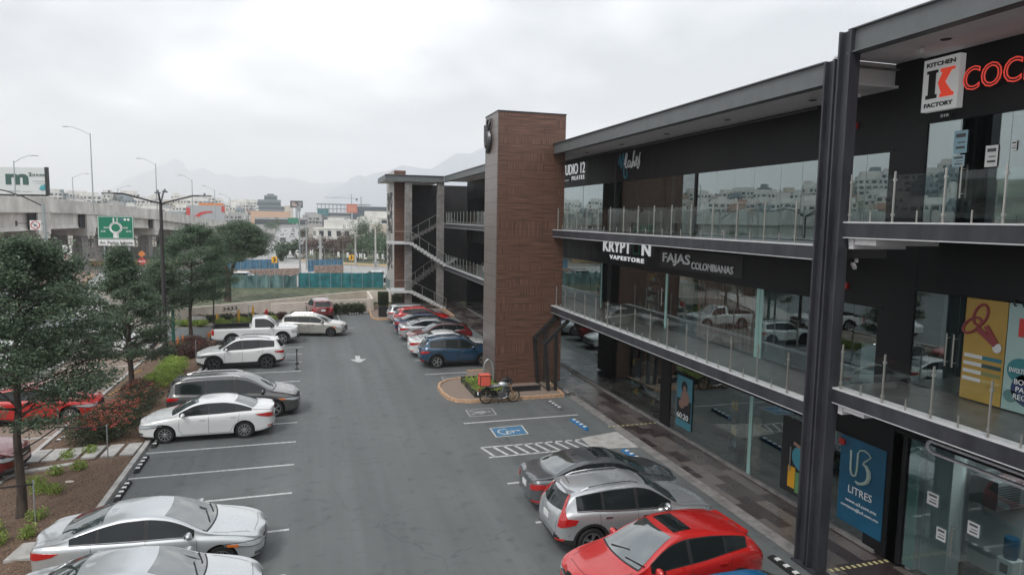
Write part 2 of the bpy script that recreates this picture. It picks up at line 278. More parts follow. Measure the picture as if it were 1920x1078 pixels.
# ---------------------------------------------------------------- object helpers
def tag(o, label=None, cat=None, group=None, kind=None):
    for k, v in (('label', label), ('category', cat), ('group', group), ('kind', kind)):
        if v: o[k] = v
    return o
def thing(name, label, cat, loc=(0, 0, 0), rz=0, group=None):
    o = bpy.data.objects.new(name, None); COL.objects.link(o); o.location = loc; o.rotation_euler = (0, 0, rz); o.empty_display_size = .2
    return tag(o, label, cat, group)
class MB:
    def __init__(s): s.v = []; s.f = []; s.m = []
    def face(s, pts, m=0):
        i = len(s.v); s.v += [tuple(p) for p in pts]; s.f.append(tuple(range(i, i+len(pts)))); s.m.append(m); return s
    def box(s, x0, y0, z0, x1, y1, z1, m=0):
        x0, x1 = min(x0, x1), max(x0, x1); y0, y1 = min(y0, y1), max(y0, y1); z0, z1 = min(z0, z1), max(z0, z1)
        i = len(s.v); s.v += [(x, y, z) for x in (x0, x1) for y in (y0, y1) for z in (z0, z1)]
        for q in ((0, 1, 3, 2), (4, 6, 7, 5), (0, 4, 5, 1), (2, 3, 7, 6), (0, 2, 6, 4), (1, 5, 7, 3)): s.f.append(tuple(i+k for k in q)); s.m.append(m)
        return s
    def prism(s, pts, z0, z1, m=0, mtop=None):     # polygon in XY (counter-clockwise), extruded in Z
        n = len(pts); i = len(s.v); s.v += [(p[0], p[1], z0) for p in pts]+[(p[0], p[1], z1) for p in pts]
        s.f.append(tuple(i+n-1-k for k in range(n))); s.m.append(m); s.f.append(tuple(i+n+k for k in range(n))); s.m.append(m if mtop is None else mtop)
        for k in range(n): a, b = k, (k+1) % n; s.f.append((i+a, i+b, i+n+b, i+n+a)); s.m.append(m)
        return s
    def bar(s, a, b, w, h=None, m=0, upv=(0, 0, 1)):   # rectangular bar between two points
        h = h or w; a = Vector(a); b = Vector(b); d = (b-a).normalized(); u = Vector(upv)
        if abs(d.dot(u)) > .98: u = Vector((1, 0, 0))
        sd_ = d.cross(u).normalized(); uu = sd_.cross(d)
        i = len(s.v)
        for p in (a, b):
            for q, r in ((-1, -1), (1, -1), (1, 1), (-1, 1)): s.v.append(tuple(p+sd_*(q*w/2)+uu*(r*h/2)))
        for q in ((3, 2, 1, 0), (4, 5, 6, 7), (0, 1, 5, 4), (1, 2, 6, 5), (2, 3, 7, 6), (3, 0, 4, 7)): s.f.append(tuple(i+k for k in q)); s.m.append(m)
        return s
    def tube(s, path, r, n=8, m=0, cap=True):
        P = [Vector(p) for p in path]; rs = r if hasattr(r, '__len__') else [r]*len(P); i0 = len(s.v); ref = None
        for k, p in enumerate(P):
            d = (P[min(k+1, len(P)-1)]-P[max(k-1, 0)]).normalized()
            if ref is None: ref = Vector((0, 0, 1)) if abs(d.z) < .9 else Vector((1, 0, 0))
            a = d.cross(ref).normalized(); b = d.cross(a); ref = a.cross(d)*1
            if abs(d.dot(ref)) > .9: ref = Vector((1, 0, 0))
            for j in range(n): t = 2*PI*j/n; s.v.append(tuple(p+a*(math.cos(t)*rs[k])+b*(math.sin(t)*rs[k])))
        for k in range(len(P)-1):
            for j in range(n): a = i0+k*n+j; b = i0+k*n+(j+1) % n; s.f.append((a, b, b+n, a+n)); s.m.append(m)
        if cap:
            s.f.append(tuple(i0+n-1-j for j in range(n))); s.m.append(m); e_ = i0+(len(P)-1)*n; s.f.append(tuple(e_+j for j in range(n))); s.m.append(m)
        return s
    def lathe(s, prof, c=(0, 0, 0), axis='y', n=24, m=0):   # prof: list (radius, offset along axis)
        i0 = len(s.v)
        for (r, h) in prof:
            for j in range(n):
                t = 2*PI*j/n; a, b = r*math.cos(t), r*math.sin(t)
                p = (a, h, b) if axis == 'y' else ((a, b, h) if axis == 'z' else (h, a, b)); s.v.append((c[0]+p[0], c[1]+p[1], c[2]+p[2]))
        for k in range(len(prof)-1):
            for j in range(n): a = i0+k*n+j; b = i0+k*n+(j+1) % n; s.f.append((a, b, b+n, a+n)); s.m.append(m)
        return s
    def ball(s, c, r, n=10, m=0):
        rr = r if hasattr(r, '__len__') else (r, r, r); k0 = len(s.v)
        for a in range(n+1):
            th = PI*a/n
            for j in range(n*2): ph = PI*j/n; s.v.append((c[0]+rr[0]*math.sin(th)*math.cos(ph), c[1]+rr[1]*math.sin(th)*math.sin(ph), c[2]+rr[2]*math.cos(th)))
        w_ = n*2
        for a in range(n):
            for j in range(w_): p = k0+a*w_+j; q = k0+a*w_+(j+1) % w_; s.f.append((p, p+w_, q+w_, q)); s.m.append(m)
        return s
    def build(s, name, mats, parent=None, smooth=False, world=True, fix=False):
        me = bpy.data.meshes.new(name); v = s.v
        if parent is not None and world:
            o_ = parent
            inv = Matrix.Translation(o_.location) @ o_.rotation_euler.to_matrix().to_4x4() if o_.parent is None else Matrix.Identity(4)
            if o_.parent is not None:
                p_ = o_.parent; inv = Matrix.Translation(p_.location) @ p_.rotation_euler.to_matrix().to_4x4()
            inv = inv.inverted(); v = [tuple(inv @ Vector(p)) for p in v]
        me.from_pydata(v, [], s.f)
        if not isinstance(mats, (list, tuple)): mats = [mats]
        for x in mats: me.materials.append(MT[x] if isinstance(x, str) else x)
        if len(mats) > 1: me.polygons.foreach_set('material_index', s.m)
        if smooth: me.polygons.foreach_set('use_smooth', [True]*len(me.polygons))
        if fix or smooth:
            bm = bmesh.new(); bm.from_mesh(me)
            if smooth: bmesh.ops.remove_doubles(bm, verts=bm.verts, dist=1e-5)
            bmesh.ops.recalc_face_normals(bm, faces=bm.faces); bm.to_mesh(me); bm.free()
        me.update()
        if smooth:
            try: me.set_sharp_from_angle(angle=R(40))
            except Exception: pass
        o = bpy.data.objects.new(name, me); COL.objects.link(o)
        if parent is not None: o.parent = parent
        return o
def struct(name, mb, m): return tag(mb.build(name, m), kind='structure')
def copy_tree(o, parent=None, loc=None, rz=None, label=None):
    c = o.copy(); COL.objects.link(c); c.parent = parent
    if loc is not None: c.location = loc
    if rz is not None: c.rotation_euler = (0, 0, rz)
    if label: c['label'] = label
    for ch in list(o.children): copy_tree(ch, c)
    return c

DG = bpy.context.evaluated_depsgraph_get
FACE_W = Matrix(((0, 0, -1), (-1, 0, 0), (0, 1, 0)))       # text plane seen when looking towards +X
FACE_S = Matrix(((1, 0, 0), (0, 0, -1), (0, 1, 0)))        # seen when looking towards +Y
def text(s, name, m, origin, w_, h_=None, rot=FACE_W, depth=.03, bold=0.0, parent=None, shear=0, spacing=1, world=True, outline=0):
    """text as a solid mesh fitted in w_ x h_ metres, its lower left corner at origin"""
    cu = bpy.data.curves.new(name, 'FONT'); cu.body = s; cu.size = 1; cu.extrude = .02; cu.offset = bold; cu.shear = shear; cu.space_character = spacing; cu.resolution_u = 3
    if outline: 
        try: cu.fill_mode = 'NONE'
        except Exception: pass
        cu.extrude = 0; cu.bevel_depth = outline; cu.bevel_resolution = 1
    ob = bpy.data.objects.new('tmp', cu); COL.objects.link(ob); bpy.context.view_layer.update()
    me = bpy.data.meshes.new_from_object(ob.evaluated_get(DG())); COL.objects.unlink(ob); bpy.data.objects.remove(ob)
    P = np.array([v.co[:] for v in me.vertices]); lo = P.min(0); hi = P.max(0)
    sx = w_/(hi[0]-lo[0]); sy = (h_/(hi[1]-lo[1])) if h_ else sx
    Q = (P-lo)*np.array([sx, sy, depth/(hi[2]-lo[2])])
    rm = np.array(rot); Q = Q @ rm.T + np.array(origin)
    if parent is not None and world:
        r_ = parent
        while r_.parent: r_ = r_.parent
        inv = np.array((Matrix.Translation(r_.location) @ r_.rotation_euler.to_matrix().to_4x4()).inverted()); Q = Q @ inv[:3, :3].T + inv[:3, 3]
    me.vertices.foreach_set('co', Q.ravel()); me.materials.clear(); me.materials.append(MT[m] if isinstance(m, str) else m); me.update(); me.name = name
    o = bpy.data.objects.new(name, me); COL.objects.link(o)
    if parent is not None: o.parent = parent
    return o
def quads_mesh(name, C, A, B, m, parent=None, tri=False):
    """many small leaf faces: centres C and half axes A, B (numpy n x 3), world or parent space"""
    n = len(C)
    if parent is not None: C = C-np.array(parent.location)
    V = np.stack([C-A, C+B*.55, C+A, C-B*.55], 1).reshape(-1, 3)
    me = bpy.data.meshes.new(name); me.vertices.add(n*4); me.vertices.foreach_set('co', V.astype(np.float32).ravel())
    me.loops.add(n*4); me.loops.foreach_set('vertex_index', np.arange(n*4, dtype=np.int32)); me.polygons.add(n)
    me.polygons.foreach_set('loop_start', np.arange(0, n*4, 4, dtype=np.int32)); me.materials.append(MT[m]); me.update(calc_edges=True); me.validate()
    o = bpy.data.objects.new(name, me); COL.objects.link(o)
    if parent is not None: o.parent = parent
    return o
def rand_dirs(n): d = rng.normal(size=(n, 3)); return d/np.linalg.norm(d, axis=1)[:, None]
def leaves(C, size, flat=.5):
    n = len(C); A = rand_dirs(n); A[:, 2] *= (1-flat); A /= np.linalg.norm(A, axis=1)[:, None]
    T = rand_dirs(n); T[:, 2] += flat*1.5; B = np.cross(A, T); B /= (np.linalg.norm(B, axis=1)[:, None]+1e-9)
    s_ = size*rng.uniform(.6, 1.3, n)[:, None]; return A*s_, B*s_*.8

# ---------------------------------------------------------------- ground and roads
def sheet(name, pts, z, m, m2=None):
    b = MB(); b.face([(x, y, z) for x, y in pts]); return struct(name, b, m)
big = 8600
struct('ground', MB().face([(-big, -400, -.03), (big, -400, -.03), (big, 10200, -.03), (-big, 10200, -.03)]), 'ground')
sheet('street', [(-70, -60), (-12.9, -60), (-12.9, 44), (-17, 62), (-20.5, 71), (-27, 80), (-70, 84)], -.012, 'street')
sheet('parking_lot', [(-5.72, -25), (11.9, -25), (11.9, 53.6), (-5.2, 54.4), (-5.72, 54.4)], 0, 'asphalt')
sheet('drive_lane', [(-14.5, 44.6), (-5.72, 44.6), (-5.72, 49.2), (-16, 49.2)], -.004, 'street')
sheet('gravel_lot', [(-12.9, -25), (-9.1, -25), (-9.1, 44), (-12.9, 44)], -.004, 'gravel')
sheet('field', [(-11, 57), (16, 55.8), (16, 76), (-13, 76)], -.008, 'grass')
sheet('roundabout_road', [(-30, 76.2), (22, 76.2), (22, 97), (9, 105), (3, 110), (-2, 119), (-4, 128), (-12, 128), (-10, 112), (-16, 104), (-40, 100)], -.012, 'highway')
sheet('scrub_ground', [(6, 112), (60, 80), (60, 170), (2, 190), (-2, 130)], -.016, 'grass')
# wide avenue running away from the roundabout, then climbing in the distance
b = MB(); pts = [(-8, 118, 0), (-6.8, 160, 0), (-7.5, 230, 0), (-11, 330, 0), (-18, 460, 0)]
for i in range(len(pts)-1):
    (xa, ya, za), (xb, yb, zb_) = pts[i], pts[i+1]; wa, wb = 3.6+.018*(ya-118), 3.6+.018*(yb-118)
    b.face([(xa-wa*1.6, ya, -.004+za), (xa+wa, ya, -.004+za), (xb+wb, yb, -.004+zb_), (xb-wb*1.6, yb, -.004+zb_)])
struct('avenue', b, 'highway')
b = MB()
hw = [(40, 330, -.004), (36, 420, 2.5), (31, 520, 6.2), (24, 620, 8.6), (14, 720, 9.6)]
for i in range(len(hw)-1):
    (xa, ya, za), (xb, yb, zb_) = hw[i], hw[i+1]
    b.face([(xa-13, ya, za), (xa+9, ya, za), (xb+9, yb, zb_), (xb-13, yb, zb_)]); b.face([(xa+9, ya, za), (xa+9, ya, -.02), (xb+9, yb, -.02), (xb+9, yb, zb_)])
    b.face([(xa-13, ya, -.02), (xa-13, ya, za), (xb-13, yb, zb_), (xb-13, yb, -.02)])
struct('rising_highway', b, 'street')

# planting strip between the lots, with its kerb
b = MB()
xs = np.linspace(-9.1, -5.86, 12); ys = np.linspace(-20, 43.6, 150)
Z = .06+.09*rng.random((len(ys), len(xs))); Z[:, 0] = .03; Z[:, -1] = .05
for j in range(len(ys)-1):
    for i in range(len(xs)-1): b.face([(xs[i], ys[j], Z[j, i]), (xs[i+1], ys[j], Z[j, i+1]), (xs[i+1], ys[j+1], Z[j+1, i+1]), (xs[i], ys[j+1], Z[j+1, i])])
struct('planting_strip', b, 'mulch')
b = MB(); b.box(-5.86, -25, -.02, -5.70, 44.4, .125); b.box(-9.24, -25, -.02, -9.1, 43.6, .09); struct('kerb', b, 'concrete')
b = MB(); b.box(-13.2, -25, -.02, -12.95, 44, .13); struct('street_kerb', b, 'concrete')
# pinkish pavement beyond the gravel lot and the ochre kerb of the island under the bridge
struct('pavement', MB().prism([(-12.8, 44.2), (-15.6, 50), (-18.5, 58), (-20, 64), (-18.6, 64.5), (-15.2, 57), (-12.5, 50.2), (-9.5, 44.8), (-9.5, 44.1)], -.02, .12), 'concrete')
b = MB(); kp = [(-60, 80), (-34, 80.5), (-28, 79), (-25.4, 75.5), (-24.2, 73.5), (-23.4, 74.5), (-23.8, 78), (-25.5, 84), (-27, 92)]
for i in range(len(kp)-1): b.bar((kp[i][0], kp[i][1], .07), (kp[i+1][0], kp[i+1][1], .07), .3, .16)
struct('island_kerb', b, 'yellow_kerb')
struct('traffic_island', MB().prism([(-60, 80), (-60, 99), (-28, 99), (-27, 92), (-25.5, 84), (-23.8, 78), (-23.6, 74.6), (-24.4, 74), (-25.4, 75.6), (-28, 79.1), (-34, 80.5)], -.02, .1), 'stone')
# curved kerb at the far side of the roundabout
b = MB(); kp = [(-2, 119), (1, 115), (5, 111.5), (10, 107.5), (16, 103), (24, 98)]
for i in range(len(kp)-1): b.bar((kp[i][0], kp[i][1], .12), (kp[i+1][0], kp[i+1][1], .12), .5, .28)
struct('roundabout_kerb', b, mat('worn_yellow_kerb', (.55, .42, .26), .8, var=.2, scale=2))

# sidewalk along the shops, pale strip beside the asphalt and the ramp
sheet('sidewalk', [(12.05, -12), (13.86, -12), (13.86, 60), (11.6, 60), (11.6, 32), (12.05, 26.5)], .012, 'tile')
sheet('sidewalk_edge', [(11.62, -12), (12.045, -12), (12.045, 26.4), (11.62, 26.4)], .012, 'concrete_dark')
sheet('ramp', [(9.85, 21.12), (9.85, 19.95), (11.6, 19.75), (11.6, 21.5)], .008, 'concrete')
b = MB()
for i in range(22): 
    x = 11.5+i*.105 if i < 22 else 0
    if i % 2 == 0: b.box(x, 22.02, .017, x+.1, 22.1, .022)
for i in range(22):
    x = 12.0+i*.085
    if i % 2 == 0: b.box(x, 11.18, .017, x+.08, 11.25, .022)
struct('tactile_strip', b, mat('tactile_yellow', (.55, .50, .25), .7))

# painted markings
b = MB()
def line(x0, y0, x1, y1, wd=.10, z=.004):
    d = Vector((x1-x0, y1-y0, 0)).normalized(); n_ = Vector((-d.y, d.x, 0))*wd/2
    b.face([(x0-n_.x, y0-n_.y, z), (x1-n_.x, y1-n_.y, z), (x1+n_.x, y1+n_.y, z), (x0+n_.x, y0+n_.y, z)])
for y in (9.9, 12.1, 14.35, 16.55, 18.83, 21.06, 23.25, 25.49, 27.68, 29.86, 32.04, 34.17, 36.34, 38.47, 40.53, 42.7): line(-5.62, y, -.70, y)
for y in (46.2, 49.2): line(1.6 if y > 47 else -.7, y, 2.3 if y > 47 else .5, y)
line(2.05, 48.4, 1.9, 53.4); line(2.0, 46.9, 2.9, 46.9)
for y in (23.82, 9.0, 11.3, 13.1): line(5.86, y, 10.96, y)
for y in (32.0, 35.4, 37.8, 40.3, 42.7, 45.2, 47.6): line(5.7, y, 10.6, y)
line(5.86, 15.3, 10.9, 15.3); line(5.86, 17.9, 10.9, 17.9)
# hatched walkway
line(5.86, 21.08, 9.8, 21.0); line(5.88, 20.1, 9.7, 20.12)
line(5.86, 21.08, 6.12, 20.1)
for i in range(9): line(6.3+i*.40, 21.06, 6.62+i*.40, 20.12, .11)
struct('parking_lines', b, 'white_paint')
def disc(b, cx, cy, r, z, n=16, a0=0, a1=2*PI, r2=0):
    for i in range(n):
        t0 = a0+(a1-a0)*i/n; t1 = a0+(a1-a0)*(i+1)/n
        b.face([(cx+r2*math.cos(t0), cy+r2*math.sin(t0), z), (cx+r*math.cos(t0), cy+r*math.sin(t0), z), (cx+r*math.cos(t1), cy+r*math.sin(t1), z), (cx+r2*math.cos(t1), cy+r2*math.sin(t1), z)] if r2 else [(cx, cy, z), (cx+r*math.cos(t0), cy+r*math.sin(t0), z), (cx+r*math.cos(t1), cy+r*math.sin(t1), z)])
# lane arrow
b = MB(); z = .004
b.face([(2.34, 37.25, z), (2.34, 36.35, z), (2.62, 36.35, z), (2.62, 37.25, z)]); b.face([(2.0, 36.35, z), (2.40, 35.55, z), (2.56, 35.55, z), (2.96, 36.35, z)])
struct('lane_arrow', b, 'white_paint')
# symbols: blue wheelchair bay mark and two expectant-mother bay marks
b = MB(); b.face([(6.78, 22.03, .004), (8.0, 22.1, .004), (8.06, 23.0, .004), (6.80, 22.98, .004)]); struct('accessible_bay_mark', b, 'blue_paint')
b = MB(); q = [(6.72, 21.98), (8.03, 22.05), (8.11, 23.06), (6.76, 23.03)]
for i in range(4): line(*q[i], *q[(i+1) % 4], .06, .008)
cx, cy = 7.3, 22.5
disc(b, cx-.08, cy, .30, .008, 18, R(60), R(330), .24); disc(b, cx+.50, cy+.02, .07, .0085, 10)
line(cx+.42, cy+.02, cx+.0, cy+.04, .07, .0082); line(cx+.26, cy, cx+.22, cy-.22, .05, .0084); line(cx, cy+.04, cx-.02, cy-.22, .07, .0086); line(cx-.02, cy-.22, cx-.26, cy-.3, .06, .0088)
struct('wheelchair_symbol', b, 'white_paint')
b = MB()
for (ox, oy) in ((6.35, 24.6), (6.45, 30.4)):
    q = [(ox, oy), (ox+1.15, oy+.03), (ox+1.2, oy+.95), (ox+.02, oy+.95)]
    for i in range(4): line(*q[i], *q[(i+1) % 4], .07, .004)
    disc(b, ox+.95, oy+.5, .09, .0045, 10); line(ox+.82, oy+.5, ox+.35, oy+.5, .26, .0046); line(ox+.4, oy+.42, ox+.1, oy+.25, .1, .0048); line(ox+.4, oy+.58, ox+.1, oy+.72, .1, .005); line(ox+.7, oy+.35, ox+.45, oy+.22, .08, .0052)
struct('bay_pictograms', b, 'faded_paint')

# island in front of the tower (ochre kerb, brown gravel) and island at the far end
def island(name, pts, km='yellow_kerb', inner='gravel', w_=.12, closed=False):
    b = MB(); n = len(pts)
    for i in range(n-1):
        b.bar((*pts[i], .075), (*pts[i+1], .075), w_, .15); b.lathe([(w_/2, 0), (w_/2, .1499), (0, .1499)], (pts[i][0], pts[i][1], 0), 'z', 10)
    struct(name+'_kerb', b, km); b = MB(); b.prism(pts, -.01, .10); struct(name, b, inner)
isl = [(7.6, 30.6), (6.6, 30.3), (6.05, 29.7), (5.85, 29.0), (5.85, 28.0), (5.98, 27.2), (6.3, 26.7), (6.9, 26.5), (11.4, 26.5), (11.55, 28.9), (11.5, 31.9), (8.0, 31.9)]
island('tower_island', isl)
isl = [(5.9, 58.2), (4.95, 56.5), (4.7, 53.5), (4.6, 51.2), (4.72, 50.5), (5.1, 50.1), (6.6, 50.1), (8.8, 50.2), (11.5, 50.6), (11.5, 58)]
island('end_island', isl)

# ================================================================ the shopping building
XS, XG = 11.62, 13.8          # slab edge and glass plane
def cfascia(b, x, y0, y1, z0, z1, m=0):
    """steel channel along Y: web set back between two flanges"""
    b.box(x+.07, y0, z0+.03, x+.12, y1, z1-.03, m); b.box(x, y0, z1-.03, x+.3, y1, z1, m); b.box(x, y0, z0, x+.3, y1, z0+.03, m)
def railing(parent, y0, y1, zs, first, pitch, x=None, gaps=()):
    x = XS+.02 if x is None else x
    rl = None; b = MB(); g = MB(); posts = []
    y = first
    while y > y0: y -= pitch
    y += pitch; ys = []
    while y < y1: ys.append(y); y += pitch
    for i in range(len(ys)-1):
        a, c = ys[i]+.035, ys[i+1]-.035
        if any(ga < (a+c)/2 < gb for ga, gb in gaps): continue
        g.box(x+.006, a, zs+.09, x+.018, c, zs+.98)
    rl = g.build('glass_railing', 'rail_glass', parent)
    for k, y in enumerate(ys):
        if any(ga+.2 < y < gb-.2 for ga, gb in gaps): continue
        p = MB(); p.box(x-.016, y-.013, zs, x+.016, y+.013, zs+1.06); p.box(x-.02, y-.028, zs+.86, x+.03, y+.028, zs+.91); p.box(x-.02, y-.028, zs+.13, x+.03, y+.028, zs+.18)
        p.build('post', 'stainless', rl)
        if k+1 < len(ys):
            p = MB(); p.box(x-.010, y+pitch/2-.010, zs, x+.014, y+pitch/2+.010, zs+.24); p.build('pin', 'stainless', rl)
    return rl
def panes(parent, cuts, z0, z1, m, x=None, tilt=.12, dark=()):
    """separate panes between the y positions in cuts, each a hair off true so reflections break at the joints"""
    x = XG if x is None else x
    for i in range(len(cuts)-1):
        a, c = cuts[i]+.006, cuts[i+1]-.006; t = R(random.uniform(-tilt, tilt)); s = R(random.uniform(-tilt, tilt)*.6); h = z1-z0; wd = c-a
        dx = lambda yy, zz_: (yy-(a+c)/2)*math.tan(t)+(zz_-(z0+z1)/2)*math.tan(s)
        b = MB(); b.face([(x+dx(a, z0), a, z0), (x+dx(a, z1), a, z1), (x+dx(c, z1), c, z1), (x+dx(c, z0), c, z0)])
        b.face([(x+.012+dx(a, z0), a, z0), (x+.012+dx(c, z0), c, z0), (x+.012+dx(c, z1), c, z1), (x+.012+dx(a, z1), a, z1)])
        b.build('window_pane', m, parent)
def uneven(y0, y1, w_, jit=.2):
    n = max(1, round((y1-y0)/w_)); r = [y0]
    for i in range(1, n): r.append(y0+(y1-y0)*(i+random.uniform(-jit, jit)*.5)/n)
    return r+[y1]

def shopping_building(name, label, y0, y1, dz, near):
    B = thing(name, label, 'building', (XS+4, (y0+y1)/2, 0))
    s1, s2, rf = 4.10+dz, 7.98+dz, 12.29+dz
    # slabs
    for zs in (s1, s2):
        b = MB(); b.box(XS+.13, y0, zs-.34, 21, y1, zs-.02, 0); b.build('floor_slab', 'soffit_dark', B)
        b = MB(); b.box(XS+.30, y0+.02, zs-.02, XG+.3, y1-.02, zs); b.build('balcony_floor', 'balc_floor', B)
        b = MB(); b.box(XS, y0, zs-.35, XS+.127, y1, zs-.035, 0); b.box(XS-.015, y0, zs-.035, XS+.29, y1, zs, 1); b.box(XS+.002, y0+.003, zs-.375, XS+.29, y1-.003, zs-.352, 1)
        b.build('slab_fascia', ['steel', 'edge'], B)
    b = MB(); b.box(XS+.14, y0, rf-.03, 21, y1, rf-.003); b.box(20.8, y0+.01, 0, 21, y1-.01, rf-.04); b.build('roof', 'concrete_dark', B)
    b = MB(); cfascia(b, XS-.08, y0, y1, rf-.54, rf); b.build('roof_fascia', 'steel_lit', B)
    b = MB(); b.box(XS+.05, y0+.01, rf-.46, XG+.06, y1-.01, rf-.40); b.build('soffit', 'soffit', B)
    # sign bands
    for za, zb in ((2.85+dz, s1-.35), (6.42+dz, s2-.35), (10.36+dz, rf-.40)):
        b = MB(); b.box(XG-.02, y0, za, XG+.2, y1, zb); b.box(XG-.05, y0, za-.06, XG+.2, y1, za+.0); b.build('sign_band', 'black', B)
    # interior shell
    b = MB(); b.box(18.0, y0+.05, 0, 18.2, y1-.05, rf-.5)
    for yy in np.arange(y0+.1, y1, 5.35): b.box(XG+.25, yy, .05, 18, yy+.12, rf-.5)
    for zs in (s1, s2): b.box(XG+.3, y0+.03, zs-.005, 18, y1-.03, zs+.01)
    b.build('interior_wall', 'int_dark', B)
    return B, s1, s2, rf

FB, s1, s2, rf = shopping_building('shopping_building', 'long dark grey shopping building with three storeys of shops behind glass balcony railings', 11.90, 55.6, 0, False)
railing(FB, 11.9, 29.1, s2, 12.6, 1.115); railing(FB, 31.2, 55.4, s2, 31.3, 1.115)
railing(FB, 11.9, 29.1, s1, 12.58, 1.115); railing(FB, 31.2, 55.4, s1, 31.3, 1.115)
# glazing, third level
panes(FB, uneven(11.7, 20.0, .98, .3), s2+.02, 10.34, 'glass_up'); panes(FB, [20.12, 21.4, 22.1, 23.6, 25.0, 26.2], s2+.02, 10.34, 'glass'); panes(FB, uneven(26.35, 33.5, 1.0, .3), s2+.02, 10.34, 'glass_up')
panes(FB, uneven(33.5, 55.2, 1.5, .2), s2+.02, 10.34, 'glass')
# second level
panes(FB, uneven(11.7, 16.2, 1.2), s1+.02, 6.36, 'glass'); panes(FB, [16.5, 18.2, 20.0, 21.7], s1+.02, 6.36, 'glass'); panes(FB, [21.85, 23.4, 25.0, 26.6], s1+.02, 6.36, 'glass'); panes(FB, uneven(27.0, 33.5, 1.2), s1+.02, 6.36, 'glass'); panes(FB, uneven(33.5, 55.2, 1.6), s1+.02, 6.36, 'glass')
# ground level
panes(FB, [11.65, 13.0, 14.1, 15.1, 16.4], .12, 2.80, 'glass'); panes(FB, [16.55, 18.2, 19.7, 21.2], .12, 2.80, 'glass'); panes(FB, [21.9, 23.0, 24.2, 26.0], .12, 2.80, 'glass'); panes(FB, uneven(26.1, 33.5, 1.0), .12, 2.80, 'glass_up'); panes(FB, uneven(33.5, 55.2, 1.8), .12, 2.80, 'glass')
def panel(y0, y1, z0, z1, m, x=XG+.1, name='wall_panel', parent=None, t=.05):
    b = MB(); b.box(x, y0, z0, x+t, y1, z1); return b.build(name, m, parent or FB)
# dark partitions, door frames and pale glass edges between the shops
panel(20.0, 26.3, s2, 10.36, 'brown_panel', XG+.35); panel(24.4, 24.5, s2, 10.36, 'steel', XG+.05); panel(21.9, 22.15, s2, 10.36, 'int_mid', XG+.28); panel(20.0, 20.12, s2, 10.36, 'black', XG-.04); panel(26.2, 26.35, s2, 10.36, 'black', XG-.04, t=.2)
panel(26.5, 27.9, s2, 9.3, 'int_dark', XG+.6)
panel(21.7, 21.85, s1, 6.40, 'glass_edge', XG-.01); panel(16.35, 16.5, s1, 6.40, 'glass_edge', XG-.01); panel(16.2, 16.34, s1, 6.40, 'glass_edge', XG+.0); panel(15.4, 16.2, s1, 6.40, 'int_mid', XG+.15); panel(26.6, 27.0, s1, 6.40, 'black', XG-.02, t=.3); panel(27.6, 27.7, s1, 6.4, 'glass_edge', XG-.01)
panel(21.0, 21.7, s1, 6.40, 'int_mid', XG+.7); panel(19.6, 21.0, s1, 6.40, 'int_dark', XG+.75)
b = MB()
for i in range(34): 
    y = 16.6+i*.094; b.lathe([(.055, s1+.05), (.055, 6.38)], (XG+.085+.02*math.sin(i*1.9), y, 0), 'z', 6)
tag(b.build('curtain', 'curtain', None), 'red brown pleated curtain behind the glass of the second storey shop', 'curtain')
for (a, c) in ((21.2, 21.9), ): panel(a, c, .1, 2.85, 'black', XG-.03, t=.3)
panel(20.75, 21.15, .12, 2.82, 'int_mid', XG+.2); panel(16.4, 16.55, .12, 2.82, 'glass_edge', XG-.01); panel(14.05, 14.12, .12, 2.82, 'black', XG-.01); panel(16.6, 17.3, .12, 1.9, mat('tan_shelf', (.22, .16, .10), .7, var=.3), XG+.5)
panel(23.0, 24.1, .8, 2.2, 'int_mid', XG+.5); panel(24.3, 24.8, .8, 2.1, 'int_mid', XG+.4)
b = MB(); b.box(XG-.08, 11.65, .012, XG+.05, 55, .10); b.build('sill', 'concrete_dark', FB)
for (ya, yb) in ((14.2, 16.2), (17.2, 19), (23, 26)):    # a few shelves inside the ground floor shops
    b = MB()
    for k in range(4): b.box(16.2, ya, .5+k*.5, 16.6, yb, .54+k*.5)
    for k in range(40): y = random.uniform(ya, yb-.2); zz_ = .54+random.randrange(4)*.5; b.box(16.22, y, zz_, 16.5, y+random.uniform(.06, .2), zz_+random.uniform(.1, .35), 1+random.randrange(3))
    o = b.build('shop_shelf', ['int_mid', 'int_light', 'curtain', 'teal_old']); tag(o, {14.2: 'stocked shelf inside the ground floor shop near the double column', 17.2: 'stocked shelf inside the middle ground floor shop', 23: 'stocked shelf inside the ground floor shop nearest the brown tower'}[ya], 'shelf')

NB, n1_, n2_, nrf = shopping_building('shopping_building', 'nearer section of the shopping building with a higher roof, right of the double steel column', -10, 11.1, .56, True)
railing(NB, 1.0, 11.0, n2_, 10.83, 1.075); railing(NB, 1.0, 11.0, n1_, 10.76, 1.075)
panes(NB, [1, 3, 5, 6.4, 7.8, 9.1, 10.15, 11.15], n2_+.02, 10.86, 'glass_up', tilt=.2)
panes(NB, [1, 2.6, 4.2, 5.8, 7.3, 8.8, 9.85, 11.1], n1_+.02, 6.92, 'glass'); panes(NB, [1, 3, 5, 6.6, 8.2, 9.4, 10.3, 10.75], .12, 3.36, 'glass')
panel(10.9, 11.84, .05, 12.46, 'black', XG-.03, parent=NB, t=.3)
panel(9.95, 10.5, n1_, 6.95, 'int_mid', XG+.35, parent=NB); panel(9.6, 9.62, n2_, 10.86, 'steel', XG+.03, parent=NB); panel(8.5, 9.3, n2_+.2, 10.8, 'black', XG+.3, parent=NB)
panel(10.5, 10.74, .14, 3.35, 'glass_edge', XG+.02, parent=NB); panel(10.78, 11.16, .05, 3.4, 'black', XG-.03, parent=NB, t=.3)
